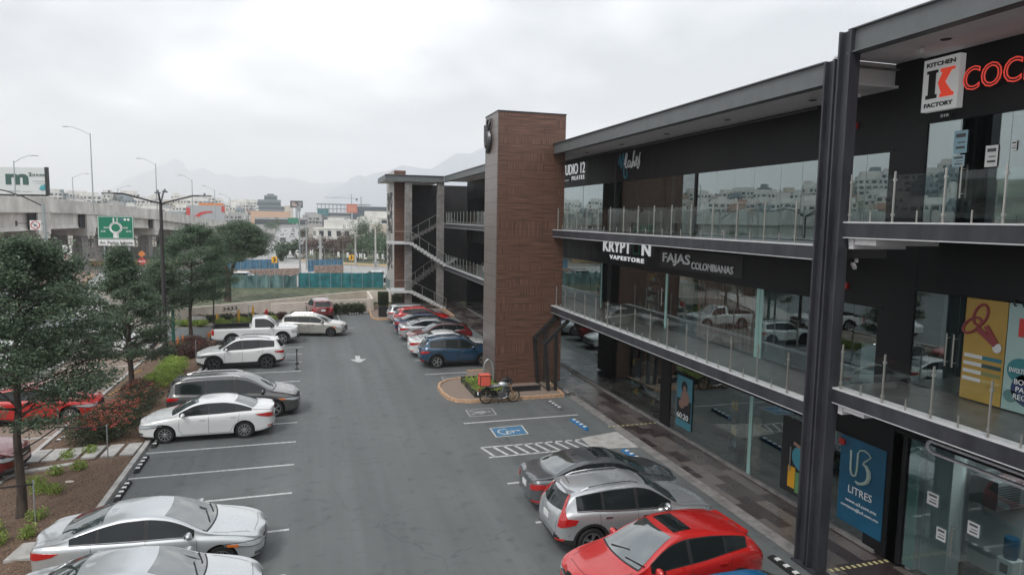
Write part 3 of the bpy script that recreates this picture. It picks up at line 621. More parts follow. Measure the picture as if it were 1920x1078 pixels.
# bright room of the ground floor shop
b = MB(); b.box(15.75, 1, .02, 15.85, 10.75, 3.4); b.box(XG+.1, 10.62, .02, 15.75, 10.72, 3.4); b.box(XG+.35, 9.95, .02, XG+.75, 10.62, 3.4); b.build('room_wall', 'int_light', NB)
lp_ = thing('added_ceiling_lamp', 'flat unseen ceiling lamp added to brighten the ground floor shop', 'lamp', (14.8, 8.6, 3.3)); b = MB(); b.box(14.5, 7.6, 3.3, 15.1, 9.6, 3.36); b.build('housing', 'white', lp_); b = MB(); b.box(14.55, 7.65, 3.285, 15.05, 9.55, 3.298)  # lamp added to brighten the room, no fitting is seen there
LG = bpy.data.materials.new('added_lamp_diffuser'); LG.use_nodes = True; LG.node_tree.nodes['Principled BSDF'].inputs['Emission Color'].default_value = (.95, 1, 1, 1); LG.node_tree.nodes['Principled BSDF'].inputs['Emission Strength'].default_value = 7; b.build('diffuser', LG, lp_)
b = MB(); b.box(XG+.0, 7.5, 9.9, XG+.012, 9.1, 10.0)
# grey frosted counter film with lettering shapes, third level
# steel columns
def hcol(name, label, x0, x1, y0, y1, z0, z1):
    b = MB(); b.box(x0, y0, z0, x1, y0+.05, z1); b.box(x0, y1-.05, z0, x1, y1, z1); b.box((x0+x1)/2-.03, y0+.05, z0, (x0+x1)/2+.03, y1-.05, z1); b.box(x0-.06, y0-.05, z0, x1+.06, y1+.05, z0+.03)
    o = tag(b.build(name, 'steel'), label, 'column'); o['fixed'] = 1; return o
hcol('steel_column', 'tall near steel column of the double pair, standing on the sidewalk edge in front', XS-.12, XS+.16, 12.72, 13.10, .01, 12.73)
hcol('steel_column', 'shorter far steel column of the double pair, just behind its taller twin', XS-.11, XS+.15, 13.19, 13.53, .01, 12.175)
# brackets under the slabs by the column
b = MB()
for zs in (n1_, n2_): b.box(XS+.13, 10.2, zs-.52, XG-.3, 10.75, zs-.36); b.box(XS+.13, 10.78, zs-.62, XG-.55, 10.9, zs-.36)
b.build('beam', 'soffit', NB)
b = MB(); b.box(XS+.3, 11.84, 11.9, XG, 11.9, 12.42); b.box(XS+.3, 10.9, 12.43, XG+.2, 11.84, 12.47); b.build('roof_step', 'soffit', NB)

# ---------------------------------------------------------------- brown clad tower with its emblem
T = thing('clad_tower', 'tall brown wood clad tower standing in front of the balconies beside the motorcycle', 'tower', (10.2, 30.5, 0))
b = MB(); b.box(8.70, 28.92, .1, 12.2, 31.15, 13.70, 0); b.build('wall', 'wood', T)
b = MB(); b.box(8.68, 28.94, .1, 8.697, 31.15, 13.70); b.build('side_cladding', 'clad', T)
b = MB(); b.box(8.66, 28.89, 13.703, 12.22, 31.17, 13.76); b.build('roof_cap', 'steel', T)
b = MB(); b.box(8.67, 28.90, .1, 8.71, 28.918, 13.69); b.build('corner_trim', 'clad', T)
# glass porch leaning on the tower
P = thing('glass_porch', 'small glass porch on a black steel frame at the foot of the brown tower', 'porch', (11.1, 27.8, 0))
b = MB()
for y in (27.3, 28.8):
    b.bar((10.95, y, .012), (10.72, y, 2.45), .15); b.bar((10.72, y, 2.45), (11.95, y, 3.62), .15); b.bar((11.30, y, .012), (11.30, y, 2.9), .13)
b.bar((10.72, 27.3, 2.45), (10.72, 28.95, 2.45), .09); b.bar((11.95, 27.3, 3.62), (11.95, 28.95, 3.62), .09); b.bar((10.95, 27.3, .06), (10.95, 28.95, .06), .09)
b.build('frame', 'plastic', P)
b = MB(); b.face([(10.93, 27.36, .1), (10.73, 27.36, 2.4), (10.73, 28.9, 2.4), (10.93, 28.9, .1)]); b.face([(10.76, 27.36, 2.46), (11.93, 27.36, 3.58), (11.93, 28.9, 3.58), (10.76, 28.9, 2.46)]); b.face([(10.98, 27.3, .05), (10.76, 27.3, 2.42), (11.32, 27.3, 2.95), (11.32, 27.3, .05)])
b.build('glass_pane', 'rail_glass', P)
# emblem: a u joined to a 3, chrome, on the side of the tower
def emblem(name, plane, w_, h_, m, parent=None, r=.05):
    """strokes drawn in unit square (u to the viewer's right, v up), placed with plane(u, v) -> point"""
    b = MB(); U = [(-.02, .86), (0, .5), (.01, .32), (.06, .2), (.16, .16), (.27, .2), (.32, .34), (.33, .6), (.33, .86)]
    T3 = [(.33, .86), (.45, .97), (.62, 1.0), (.82, .97), (.95, .88), (.84, .8), (.66, .68), (.60, .62), (.78, .58), (.90, .45), (.92, .3), (.84, .16), (.66, .06), (.42, .0), (.28, .04)]
    wid = [.5, .6, .7, .6, .5, .55, .7, .8, 1.2, 1.5, 1.6, 1.4, 1.2, 1.0, .6]
    b.tube([plane(u, v) for u, v in U], r*.75, 8); b.tube([plane(u, v) for u, v in T3], [r*k for k in wid], 8)
    return b.build(name, m, parent, smooth=True)
em = emblem('wall_emblem', lambda u, v: (8.60, 30.95-u*.95, 11.8+v*1.6), 1, 1, mat('emblem_grey', (.09, .09, .095), .35, .5), r=.10); tag(em, 'dark grey u and three emblem on the upper side of the brown tower', 'emblem')

# ---------------------------------------------------------------- stair block at the far end
S = thing('stair_block', 'open concrete stair block with glass rails at the far end of the shopping building', 'stairs', (9, 57, 0))
b = MB(); cf = MB()
b.box(6.32, 55.65, 12.26, 11.62, 62, 12.32); b.build('roof', 'concrete_dark', S)
cf.box(6.25, 55.55, 11.76, 11.55, 55.6, 12.26); cf.box(6.2, 55.45, 12.262, 11.55, 55.62, 12.30); cf.box(6.2, 55.45, 11.72, 11.55, 55.62, 11.757); cf.box(6.24, 55.6, 11.76, 6.3, 62, 12.25)
cf.build('roof_fascia', 'steel_lit', S)
b = MB(); b.box(6.34, 55.66, 11.78, 11.6, 61.9, 11.82); b.build('soffit', 'soffit', S)
for x in (8.05, 11.0):
    b = MB(); b.box(x, 55.62, .02, x+.6, 56.2, 11.76); b.build('column', 'concrete_dark', S)
b = MB(); b.box(8.4, 60.2, .02, 21, 60.4, 11.7); b.box(13.8, 55.7, .02, 21, 55.9, 11.7); b.build('back_wall', 'int_dark', S)
TW = thing('stair_tower', 'pale tiled stair tower with black block pattern at the far end of the building', 'tower', (7.9, 61, 0))
b = MB(); b.box(7.35, 58.0, .02, 8.42, 64.0, 12.85); b.build('wall', 'wood', TW)
b = MB(); b.box(7.33, 58.01, .02, 7.347, 63.99, 12.85); b.build('side_cladding', mat('pale_tile_cladding', (.46, .44, .42), .5, var=.1, scale=2), TW)
b = MB()
for k in range(40): b.box(7.322, 58.02, .3+k*.32, 7.329, 63.98, .31+k*.32)
b.build('tile_joint', 'int_mid', TW)
b = MB(); rr = random.Random(3)
for z in np.arange(6.9, 10.6, .36):
    for y in np.arange(59.3, 62.7, .42):
        if rr.random() < .62: b.box(7.30, y, z, 7.328, y+.42, z+.36)
for z in np.arange(3.1, 5.9, .36):
    for y in np.arange(59.3, 62.7, .42):
        if rr.random() < .5: b.box(7.30, y, z, 7.328, y+.42, z+.36)
b.build('window_pattern', 'black', TW)
def flight(parent, x0, z0, x1, z1, y0, y1, n, m='edge'):
    b = MB()
    for i in range(n):
        xa = x0+(x1-x0)*i/n; xb = x0+(x1-x0)*(i+1)/n; z = z0+(z1-z0)*(i+1)/n; t = abs(z1-z0)/n
        b.box(xa, y0, z-t-.10, xb, y1, z)
    b.build('stair_flight', m, parent)
def srail(parent, pts, y, h=1.0, n=5):
    fr = MB(); g = MB()
    for i in range(len(pts)-1):
        a, c = pts[i], pts[i+1]
        fr.bar((a[0], y, a[1]+h), (c[0], y, c[1]+h), .045)
        k = max(1, int(math.hypot(c[0]-a[0], c[1]-a[1])/.95))
        for j in range(k+1): t = j/k; x, z = a[0]+(c[0]-a[0])*t, a[1]+(c[1]-a[1])*t; fr.bar((x, y, z), (x, y, z+h), .04)
        g.face([(a[0], y+.002, a[1]+.1), (c[0], y+.002, c[1]+.1), (c[0], y+.002, c[1]+h-.05), (a[0], y+.002, a[1]+h-.05)])
    r_ = g.build('glass_rail', 'rail_glass', parent); fr.build('rail_frame', 'stainless', r_)
for (zb, zl, zt) in ((.02, 1.75, 4.1), (4.1, 6.2, 7.98)):
    flight(S, 11.75, zb, 8.45, zl, 55.2, 56.5, 11); 
    b = MB(); b.box(6.6, 55.2, zl-.18, 8.45, 58.0, zl); b.build('landing', 'edge', S)
    flight(S, 8.45, zl, 11.6, zt, 57.3, 58.6, 10, 'concrete_dark')
    srail(S, [(11.75, zb), (8.45, zl), (6.62, zl)], 55.22); srail(S, [(8.45, zl), (11.6, zt)], 57.32)
    g = MB(); g.face([(6.62, 55.25, zl+.1), (6.62, 57.95, zl+.1), (6.62, 57.95, zl+.95), (6.62, 55.25, zl+.95)]); gg = g.build('glass_rail', 'rail_glass', S)
    f = MB(); f.bar((6.62, 55.22, zl+1), (6.62, 58, zl+1), .045); f.bar((6.62, 57.9, zl), (6.62, 57.9, zl+1), .04); f.build('rail_frame', 'stainless', gg)

# ================================================================ signs on the building
def sign(name, label, cat='sign', loc=(0, 0, 0)): return thing(name, label, cat, loc)
xs_ = XG-.06
sg = sign('shop_sign', 'white STUDIO 12 PILATES letters on the top sign band beside the tower', loc=(xs_, 31, 11))
LTW = bpy.data.materials.new('backlit_letters'); LTW.use_nodes = True; _b = LTW.node_tree.nodes['Principled BSDF']; _b.inputs['Base Color'].default_value = (.85, .86, .87, 1); _b.inputs['Emission Color'].default_value = (.85, .88, .9, 1); _b.inputs['Emission Strength'].default_value = .22
text('STUDIO 12', 'letters', LTW, (xs_, 33.15, 10.98), 3.3, .58, parent=sg, bold=.0); text('PILATES', 'letters', LTW, (xs_, 31.5, 10.66), 1.6, .22, parent=sg, spacing=1.3)
b = MB(); b.box(xs_-.01, 31.9, 10.66, xs_+.02, 33.2, 10.74); b.build('underline', 'letters', sg)
# cursive neon-like lettering drawn as tubes
sg = sign('cursive_sign', 'looping white and blue cursive lettering on the top sign band', loc=(xs_, 25.2, 11))
def curve_pts(pts, n=8):
    P = [Vector((p[0], p[1], 0)) for p in pts]; o = []
    for i in range(len(P)-1):
        p0, p1, p2, p3 = P[max(0, i-1)], P[i], P[i+1], P[min(len(P)-1, i+2)]
        for k in range(n):
            t = k/n; o.append(.5*((2*p1)+(-p0+p2)*t+(2*p0-5*p1+4*p2-p3)*t*t+(-p0+3*p1-3*p2+p3)*t**3))
    return o+[P[-1]]
def script(pts, m, r, name='letters', par=None, W_=1.95, H_=1.15, y0=26.15, z0=10.45):
    b = MB(); b.tube([(xs_, y0-p.x*W_, z0+p.y*H_) for p in curve_pts(pts, 5)], r, 6); b.build(name, m, par or sg, smooth=True)
blue = mat('cyan_letter', (.02, .20, .28), .4)
script([(.0, .55), (.06, .95), (.10, .6), (.14, .4), (.17, .7), (.22, .98), (.26, .6), (.27, .2), (.30, .02), (.38, .0), (.42, .12), (.40, .3)], blue, .028)
script([(.28, .5), (.36, .95), (.40, .85), (.34, .5), (.38, .38), (.46, .5)], 'letters', .026); script([(.56, .60), (.50, .66), (.45, .54), (.48, .40), (.55, .5), (.57, .62), (.56, .42), (.60, .4), (.66, .6), (.66, .44), (.62, .36)], 'letters', .026)
script([(.66, .5), (.74, .98), (.70, .9), (.67, .4), (.72, .6), (.76, .55), (.76, .4), (.82, .5), (.88, .72), (.84, .76), (.82, .55), (.88, .42), (.94, .6), (1.0, .9), (.97, .7), (.98, .5), (.92, .3), (.88, .38)], 'letters', .026)
sg = sign('shop_sign', 'white KRYPTON VAPESTORE letters on the second storey sign band', loc=(xs_, 25, 7))
text('KRYPT', 'letters', LTW, (xs_, 27.45, 6.98), 2.75, .56, parent=sg, bold=.02); text('N', 'letters', LTW, (xs_, 23.75, 6.98), .72, .56, parent=sg, bold=.03)
b = MB(); b.box(xs_, 23.95, 6.98, xs_+.03, 24.06, 7.54); b.box(xs_, 24.46, 6.98, xs_+.03, 24.57, 7.54); b.box(xs_, 24.06, 6.98, xs_+.03, 24.46, 7.07); b.box(xs_, 24.06, 7.45, xs_+.03, 24.46, 7.54); b.build('letter_o', mat('dark_green_letter', (.01, .14, .09), .4), sg)
text('VAPESTORE', 'letters', LTW, (xs_, 26.75, 6.64), 3.2, .2, parent=sg, bold=.03, spacing=1.25)
sg = sign('shop_sign', 'black board reading FAJAS COLOMBIANAS in white on the second storey', loc=(xs_, 20, 7))
b = MB(); b.box(xs_+.02, 17.25, 6.60, XG-.022, 22.35, 7.36); b.build('board', 'plastic', sg)
text('FAJAS', 'letters', 'letters', (xs_-.01, 22.05, 6.72), 1.9, .50, parent=sg, bold=.025); text('COLOMBIANAS', 'letters', 'letters', (xs_-.01, 20.05, 6.70), 2.4, .27, parent=sg, bold=.01)
# red letter and K sign of the kitchen shop
def glow(name, c, e):
    m, t, b = nodes(name); b.inputs['Base Color'].default_value = rgb(c); b.inputs['Emission Color'].default_value = rgb(c); b.inputs['Emission Strength'].default_value = e; return m
GLW = glow('lit_sign_box', (.70, .71, .71), .10)
sg = sign('box_sign', 'white box sign with a black and red letter K on the top storey', loc=(13.5, 10.6, 11.7))
KX = 13.58
b = MB(); b.box(KX, 10.16, 11.1, KX+.17, 10.98, 12.27); b.build('box', GLW, sg)
b = MB()
def kpoly(pts, m): b.prism  # noqa
def kp(pts, x=KX-.012):
    return [(x, 10.94-u*.74, 11.14+v*1.09) for u, v in pts]
def slab(bm, pts, m, t=.012):
    P = kp(pts); n = len(P); bm.face(P, m); Q = [(p[0]+t, p[1], p[2]) for p in P]
    for i in range(n): bm.face([P[i], P[(i+1) % n], Q[(i+1) % n], Q[i]], m)
slab(b, [(.07, .22), (.42, .22), (.42, .30), (.36, .30), (.36, .74), (.42, .74), (.42, .80), (.07, .80), (.07, .74), (.14, .74), (.14, .30), (.07, .30)], 0)
slab(b, [(.50, .80), (.50, .74), (.56, .72), (.44, .52), (.56, .30), (.52, .28), (.52, .22), (.94, .22), (.94, .28), (.86, .32), (.66, .52), (.84, .74), (.94, .74), (.94, .80)], 1)
b.build('letter_k', ['plastic', glow('signal_red', (.70, .06, .03), .25)], sg)
text('KITCHEN', 'lettering', 'plastic', (KX-.01, 10.90, 12.09), .66, .10, parent=sg, bold=.03, depth=.01); text('FACTORY', 'lettering', 'plastic', (KX-.01, 10.90, 11.18), .66, .10, parent=sg, bold=.03, depth=.01)
sg = sign('letter_sign', 'red outlined COCINAS letters beside the letter K box', loc=(13.6, 9, 11.6))
text('COCINAS', 'letters', 'int_dark', (13.68, 10.08, 11.42), 2.3, .50, parent=sg, bold=.0, depth=.05)
rd = glow('neon_red', (.70, .07, .05), .28); text('COCINAS', 'letter_edge', rd, (13.64, 10.09, 11.41), 2.32, .52, parent=sg, depth=.03, outline=.022)
b = MB(); b.box(XG-.09, 10.38, 10.93, XG-.055, 10.62, 11.02); o = b.build('number_plate', 'plastic'); tag(o, 'tiny 310 number plate above the top storey shop door', 'sign'); text('310', 'digits', 'letters', (XG-.10, 10.59, 10.945), .18, .06, parent=o, depth=.01, world=False)
def paper(name, y0, y1, z0, z1, label, m='white', x=XG-.02, cat='notice'):
    b = MB(); b.box(x-.004, y0, z0, x, y1, z1); o = tag(b.build(name, m), label, cat); b = MB(); h = z1-z0; w_ = y1-y0; b.box(x-.008, y0+w_*.15, z1-h*.3, x-.0045, y1-w_*.15, z1-h*.14); b.box(x-.008, y0+w_*.15, z0+h*.45, x-.0045, y1-w_*.3, z0+h*.5); b.box(x-.008, y0+w_*.15, z0+h*.2, x-.0045, y1-w_*.2, z0+h*.3); b.build('print', 'int_mid', o, world=False); return o
paper('paper_notice', 10.0, 10.3, 10.1, 10.6, 'pale blue notice taped high on the top storey door glass', mat('pale_blue_paper', (.32, .50, .58), .7))
paper('paper_notice', 10.03, 10.3, 9.8, 10.06, 'smaller pale notice just below the blue one on the top storey door', mat('pale_paper', (.40, .55, .6), .7))
paper('paper_notice', 9.35, 9.6, 9.75, 10.2, 'white printed notice right of the door handle on the top storey'); paper('paper_notice', 9.0, 9.1, 10.05, 10.25, 'smallest white notice on the dark top storey pane')
# security cameras under the soffits
def seccam(x, y, z, label):
    c = thing('security_camera', label, 'camera', (x, y, z)); b = MB(); b.box(x-.03, y-.03, z-.12, x+.03, y+.03, z); b.build('mount', 'white', c); b = MB(); b.bar((x-.02, y+.1, z-.16), (x-.2, y-.18, z-.24), .08, .08); b.build('body', 'soffit', c)
seccam(12.8, 10.4, 12.38, 'grey security camera hanging from the higher soffit by its cable'); seccam(13.2, 12.5, 11.82, 'small security camera under the lower top storey soffit'); seccam(12.9, 12.0, 7.6, 'security camera hanging below the upper balcony near the column')
def alarm(y, z, label): b = MB(); b.box(XG-.1, y, z, XG-.022, y+.16, z+.16); tag(b.build('alarm_box', 'red'), label, 'alarm')
alarm(13.05, 11.0, 'red alarm box on the top storey sign band'); alarm(13.0, 6.75, 'red alarm box on the second storey sign band'); alarm(12.75, 2.5, 'red alarm box beside the blue ground floor poster')
# posters
def poster(name, label, y0, y1, z0, z1, m, x=XG-.05): 
    t_ = thing(name, label, 'poster', (x, (y0+y1)/2, z0)); b = MB(); b.box(x, y0, z0, x+.02, y1, z1); b.build('sheet', m, t_); return t_
ps = poster('window_poster', 'blue window poster with a pale u and three emblem and LITRES lettering', 11.52, 12.88, .40, 2.78, mat('poster_blue', (.008, .10, .19), .45, var=.15, scale=1))
emblem('emblem', lambda u, v: (XG-.07, 12.52-u*.62, 1.62+v*.95), 1, 1, mat('pale_green_ink', (.42, .52, .46), .6), ps, r=.035)
text('LITRES', 'lettering', 'letters', (XG-.062, 12.55, 1.28), .72, .2, parent=ps, depth=.008); text('www.u3.com.mx', 'lettering', 'letters', (XG-.062, 12.62, 1.02), .95, .09, parent=ps, depth=.008); text('contacto@u3.com.mx', 'lettering', 'letters', (XG-.062, 12.75, .83), 1.15, .1, parent=ps, depth=.008)
ps = poster('sale_poster', 'narrow blue poster of a seated figure reading 60:20 in the ground floor glass', 19.72, 20.72, .42, 2.45, mat('poster_teal', (.05, .20, .26), .5), x=XG-.04)
b = MB(); b.box(XG-.052, 19.76, .72, XG-.042, 20.68, 1.55); b.build('dark_field', 'int_dark', ps)
b = MB(); b.ball((XG-.05, 20.2, 2.0), (.01, .13, .16)); b.ball((XG-.05, 20.15, 1.62), (.012, .28, .3)); b.ball((XG-.05, 20.35, 1.35), (.014, .2, .18)); b.build('figure', mat('skin_print', (.24, .14, .11), .6), ps)
b = MB(); b.ball((XG-.046, 20.22, 2.05), (.012, .2, .24)); b.build('hair', 'int_dark', ps); text('60:20', 'lettering', 'letters', (XG-.066, 20.62, .78), .75, .22, parent=ps, depth=.01)
ps = poster('shopping_poster', 'window poster of a person carrying blue and yellow bags left of the column', 13.55, 15.05, .3, 2.6, 'int_dark', x=XG-.03)
b = MB(); b.ball((XG-.04, 14.2, 1.5), (.012, .42, .38)); b.ball((XG-.042, 13.95, 1.0), (.012, .2, .4)); b.build('dress', mat('print_cyan', (.05, .26, .34), .6), ps)
b = MB(); b.ball((XG-.044, 13.85, .6), (.01, .12, .35)); b.ball((XG-.044, 13.75, 1.9), (.01, .12, .2)); b.bar((XG-.044, 13.95, 1.75), (XG-.044, 14.55, 1.9), .02, .09); b.build('skin', mat('skin_print_pale', (.35, .20, .15), .6), ps)
b = MB(); b.box(XG-.048, 14.45, .5, XG-.04, 14.73, 1.15); b.build('bag', 'sign_yellow', ps); b = MB(); b.box(XG-.05, 14.2, .42, XG-.043, 14.43, 1.05); b.build('bag', mat('print_green', (.12, .28, .12), .6), ps)
# stationery poster in the second storey window
ps = poster('stationery_poster', 'yellow window poster with red scissors on the second storey', 8.86, 9.70, n1_+.03, 6.94, mat('poster_yellow', (.38, .24, .05), .6, var=.1, scale=1), x=XG-.05)
red_s = mat('scissor_red', (.22, .035, .04), .5)
def ring(cy, cz, ry, rz, rot, r=.045):
    b = MB(); b.tube([(XG-.06, cy+ry*math.cos(t)*math.cos(rot)-rz*math.sin(t)*math.sin(rot), cz+ry*math.cos(t)*math.sin(rot)+rz*math.sin(t)*math.cos(rot)) for t in np.linspace(0, 2*PI, 20)], r, 6, cap=False); b.build('scissors', red_s, ps, smooth=True)
ring(9.38, 6.58, .13, .24, .3, .03); ring(9.54, 6.33, .12, .23, .8, .03)
b = MB(); b.bar((XG-.065, 9.45, 6.3), (XG-.065, 9.03, 5.98), .03, .11); b.bar((XG-.067, 9.25, 6.36), (XG-.067, 9.02, 6.0), .03, .10); b.build('scissors', red_s, ps)
b = MB(); b.ball((XG-.07, 9.0, 5.93), (.01, .09, .11)); b.build('pivot', 'int_light', ps)
for k, (c, wd) in enumerate((('print_blue', .5), ('print_dark', .4), ('print_olive', .32), ('print_tan', .3))):
    z = 5.62-k*.17; b = MB(); b.box(XG-.06, 9.28, z, XG-.05, 9.66, z+.08, 0); b.box(XG-.06, 8.9, z, XG-.05, 9.28, z+.08, 1); b.build('pen', ['int_light', mat(c, ((.02, .15, .2), (.02, .06, .07), (.18, .2, .08), (.4, .3, .1))[k], .6)], ps)
ps = poster('price_poster', 'pale green window poster with blue discs and a red letter P on the second storey', 6.4, 8.84, n1_+.03, 6.96, mat('poster_pale', (.30, .42, .40), .6), x=XG-.05)
text('PAPEL', 'lettering', 'red', (XG-.062, 8.62, 6.25), 1.6, .38, parent=ps, depth=.01, bold=.03)
for (y, z, r, c, tx) in ((8.52, 5.55, .26, (.03, .17, .19), 'ENVOLTURA'), (8.34, 5.18, .34, (.015, .035, .10), 'BOLSAS\n PAPEL\nREGALO'), (8.68, 5.0, .13, (.10, .20, .2), None)):
    b = MB(); b.lathe([(0, 0), (r, 0), (r, .008)], (XG-.062, y, z), 'x', 28); b.build('disc', mat('disc', c, .6), ps)
    if tx: text(tx, 'lettering', 'letters', (XG-.072, y+r*.8, z-(.22 if '\n' in tx else .05)), r*1.5, .42 if '\n' in tx else .1, parent=ps, depth=.006)
b = MB()
for k in range(9): b.tube([(XG-.06+.05*math.cos(t), 8.72-k*.16, 6.93+.06*math.sin(t)) for t in np.linspace(0, 2*PI, 10)], .015, 5)
b.build('binding_ring', 'plastic', ps)
# frosted film on the top storey shop glass with big letters seen from behind
ps = poster('window_film', 'grey frosted window film with dark rounded lettering behind the top storey railing', 6.5, 9.95, n2_+.1, 9.55, mat('film_grey', (.11, .13, .145), .6), x=XG+.04)
text('ardic', 'lettering', 'int_dark', (XG+.03, 9.85, 8.75), 2.6, .5, parent=ps, depth=.008, bold=.04)
# door handles (long vertical bars)
for (y, z, pr_) in ((10.0, 9.1, NB), (10.02, 5.3, NB), (9.86, 5.3, NB), (9.55, 1.0, NB), (14.6, 1.0, FB), (22.0, 5.0, FB)):
    b = MB(); b.tube([(XG-.08, y, z), (XG-.08, y, z+.75)], .016, 8); b.bar((XG-.08, y, z+.1), (XG, y, z+.1), .02); b.bar((XG-.08, y, z+.65), (XG, y, z+.65), .02); b.build('door_handle', 'stainless', pr_)
# ground floor room: water cooler, bin, notices, air conditioner, mats
W = thing('water_dispenser', 'white water dispenser with a blue bottle inside the bright ground floor shop', 'water cooler', (14.9, 9.1, .02))
b = MB(); b.box(14.7, 8.92, .02, 15.05, 9.27, 1.05); b.build('cabinet', 'white', W); b = MB(); b.lathe([(0, 1.05), (.12, 1.06), (.15, 1.15), (.15, 1.5), (.13, 1.54), (0, 1.54)], (14.87, 9.1, 0), 'z', 18); b.build('bottle', mat('bottle_blue', (.02, .09, .17), .15), W, smooth=True)
b = MB(); b.box(14.67, 9.02, .75, 14.71, 9.18, .95); b.build('tap_recess', 'plastic', W)
b = MB(); b.lathe([(0, .02), (.16, .02), (.21, .55), (.19, .55), (.15, .05)], (14.5, 9.55, 0), 'z', 20); tag(b.build('waste_bin', 'plastic', smooth=True), 'round black waste bin beside the water dispenser', 'bin')
b = MB(); b.box(14.6, 9.3, 2.1, 15.6, 9.9, 2.75, 0)
for k in range(9): b.box(14.59, 9.29, 2.15+k*.06, 15.3, 9.3, 2.18+k*.06, 1)
tag(b.build('air_conditioner', ['int_mid', 'int_dark']), 'grey air conditioner with louvres high inside the bright shop', 'air conditioner')
paper('paper_notice', 9.98, 10.25, 1.95, 2.25, 'upper white notice on the bright shop door'); paper('paper_notice', 9.75, 9.97, 1.22, 1.52, 'lower white notice beside the bright shop door handle'); paper('paper_notice', 9.05, 9.3, 1.7, 2.0, 'notice with two round pictures near the water dispenser')
b = MB(); b.box(14.2, 7.6, .02, 15.6, 9.4, .035); tag(b.build('door_mat', 'rubber'), 'black mat on the floor of the bright shop', 'mat')
b = MB(); b.box(15.1, 6.0, .02, 15.7, 7.6, 1.6, 0); b.box(15.15, 6.8, 1.6, 15.7, 7.5, 2.3, 0); tag(b.build('stock_rack', 'curtain'), 'dark brown stock rack at the back of the bright shop', 'rack')
# pale rounded outline sign under the near balcony
b = MB(); b.bar((XG-.3, 10.0, 3.55), (XG-.3, 5, 3.55), .1, .05); b.bar((XG-.3, 10.0, 3.30), (XG-.3, 5, 3.30), .1, .05)
b.tube([(XG-.3, 10+.125*math.sin(t), 3.425+.125*math.cos(t)) for t in np.linspace(0, PI, 10)], .04, 6); tag(b.build('band_light', 'edge'), 'pale rounded outline trim on the ground floor sign band', 'sign')

# recessed downlights, a drain pipe and a cable tray that break up the clean soffits
for zs, ys, par in ((11.76, (13.5, 17, 20.5, 24, 27.5, 34, 38, 42, 46, 50), FB), (12.36, (9.8, 7.5, 5), NB)):
    for y in ys:
        b = MB(); b.lathe([(0, -.012), (.09, -.012), (.11, 0), (0, 0)], (12.75, y, zs+.0 if par is FB else zs+.03), 'z', 14); b.build('downlight', 'int_dark', par)
b = MB(); b.tube([(13.7, 26.32, 8.0), (13.7, 26.32, 11.85)], .035, 8); b.build('drain_pipe', 'plastic', FB)
b = MB(); b.box(13.55, 14.2, 11.70, 13.62, 33, 11.74); b.build('cable_tray', 'int_mid', FB)
# stock and furniture glimpsed behind the glass
rs = random.Random(8); cols = ['int_light', 'int_mid', 'curtain', 'teal_old', 'sign_yellow', 'brown_panel']
def furniture(kind, x, y, z, par_label):
    o = thing(kind, par_label, {'display_rack': 'rack', 'reception_desk': 'desk', 'chair': 'chair'}[kind], (x, y, z)); b = MB()
    if kind == 'display_rack':
        for k in range(4): b.box(x-.2, y-.6, z+.25+k*.45, x+.2, y+.6, z+.29+k*.45)
        for sy in (-.6, .57): b.box(x-.2, y+sy, z, x+.2, y+sy+.03, z+1.9)
        b.build('frame', 'int_mid', o)
        for k in range(4):
            b = MB(); yy = y-.52
            while yy < y+.45: w_ = rs.uniform(.07, .2); b.box(x-.15, yy, z+.29+k*.45, x+.15, yy+w_, z+.29+k*.45+rs.uniform(.12, .34), rs.randrange(5)); yy += w_+rs.uniform(.01, .08)
            b.build('stock', cols[:5], o)['kind'] = 'stuff'
    elif kind == 'reception_desk':
        b.box(x-.3, y-.8, z, x+.3, y+.8, z+1.05); b.build('counter', 'int_light', o); b = MB(); b.box(x-.36, y-.86, z+1.05, x+.36, y+.86, z+1.1); b.build('top', 'brown_panel', o); b = MB(); b.box(x+.05, y-.25, z+1.18, x+.1, y+.25, z+1.5); b.box(x+.0, y-.05, z+1.1, x+.12, y+.05, z+1.18); b.build('screen', 'plastic', o)
for (k, x, y, z, lab) in (('display_rack', 14.6, 14.9, .03, 'stocked rack behind the ground floor glass just left of the column'), ('display_rack', 14.7, 17.9, .03, 'stocked rack right of the 60:20 poster'), ('display_rack', 14.6, 23.2, .03, 'stocked rack in the ground floor shop left of the 60:20 poster'), ('display_rack', 14.6, 25.0, .03, 'stocked rack in the ground floor shop near the porch'), ('reception_desk', 15.2, 18.4, 7.98, 'white reception desk in the top storey shop near the column'), ('reception_desk', 15.0, 12.6, 4.1, 'white desk behind the second storey glass beside the column'), ('display_rack', 14.8, 24.2, 4.1, 'stocked rack in the second storey vape shop'), ('display_rack', 15.0, 30.0, 4.1, 'stocked rack in the second storey shop beside the tower'), ('reception_desk', 15.2, 7.2, 8.54, 'white desk behind the top storey glass at the right edge')): furniture(k, x, y, z, lab)

# ================================================================ cars
def pchip(pts):
    xs = [p[0] for p in pts]; ys = [p[1] for p in pts]; n = len(xs); d = [(ys[i+1]-ys[i])/(xs[i+1]-xs[i]) for i in range(n-1)]; m = [0]*n
    m[0] = d[0]; m[-1] = d[-1]
    for i in range(1, n-1): m[i] = 0 if d[i-1]*d[i] <= 0 else 2*d[i-1]*d[i]/(d[i-1]+d[i])
    def f(x):
        if x <= xs[0]: return ys[0]
        if x >= xs[-1]: return ys[-1]
        i = max(k for k in range(n-1) if xs[k] <= x); h = xs[i+1]-xs[i]; t = (x-xs[i])/h
        return (2*t**3-3*t*t+1)*ys[i]+(t**3-2*t*t+t)*h*m[i]+(-2*t**3+3*t*t)*ys[i+1]+(t**3-t*t)*h*m[i+1]
    return f
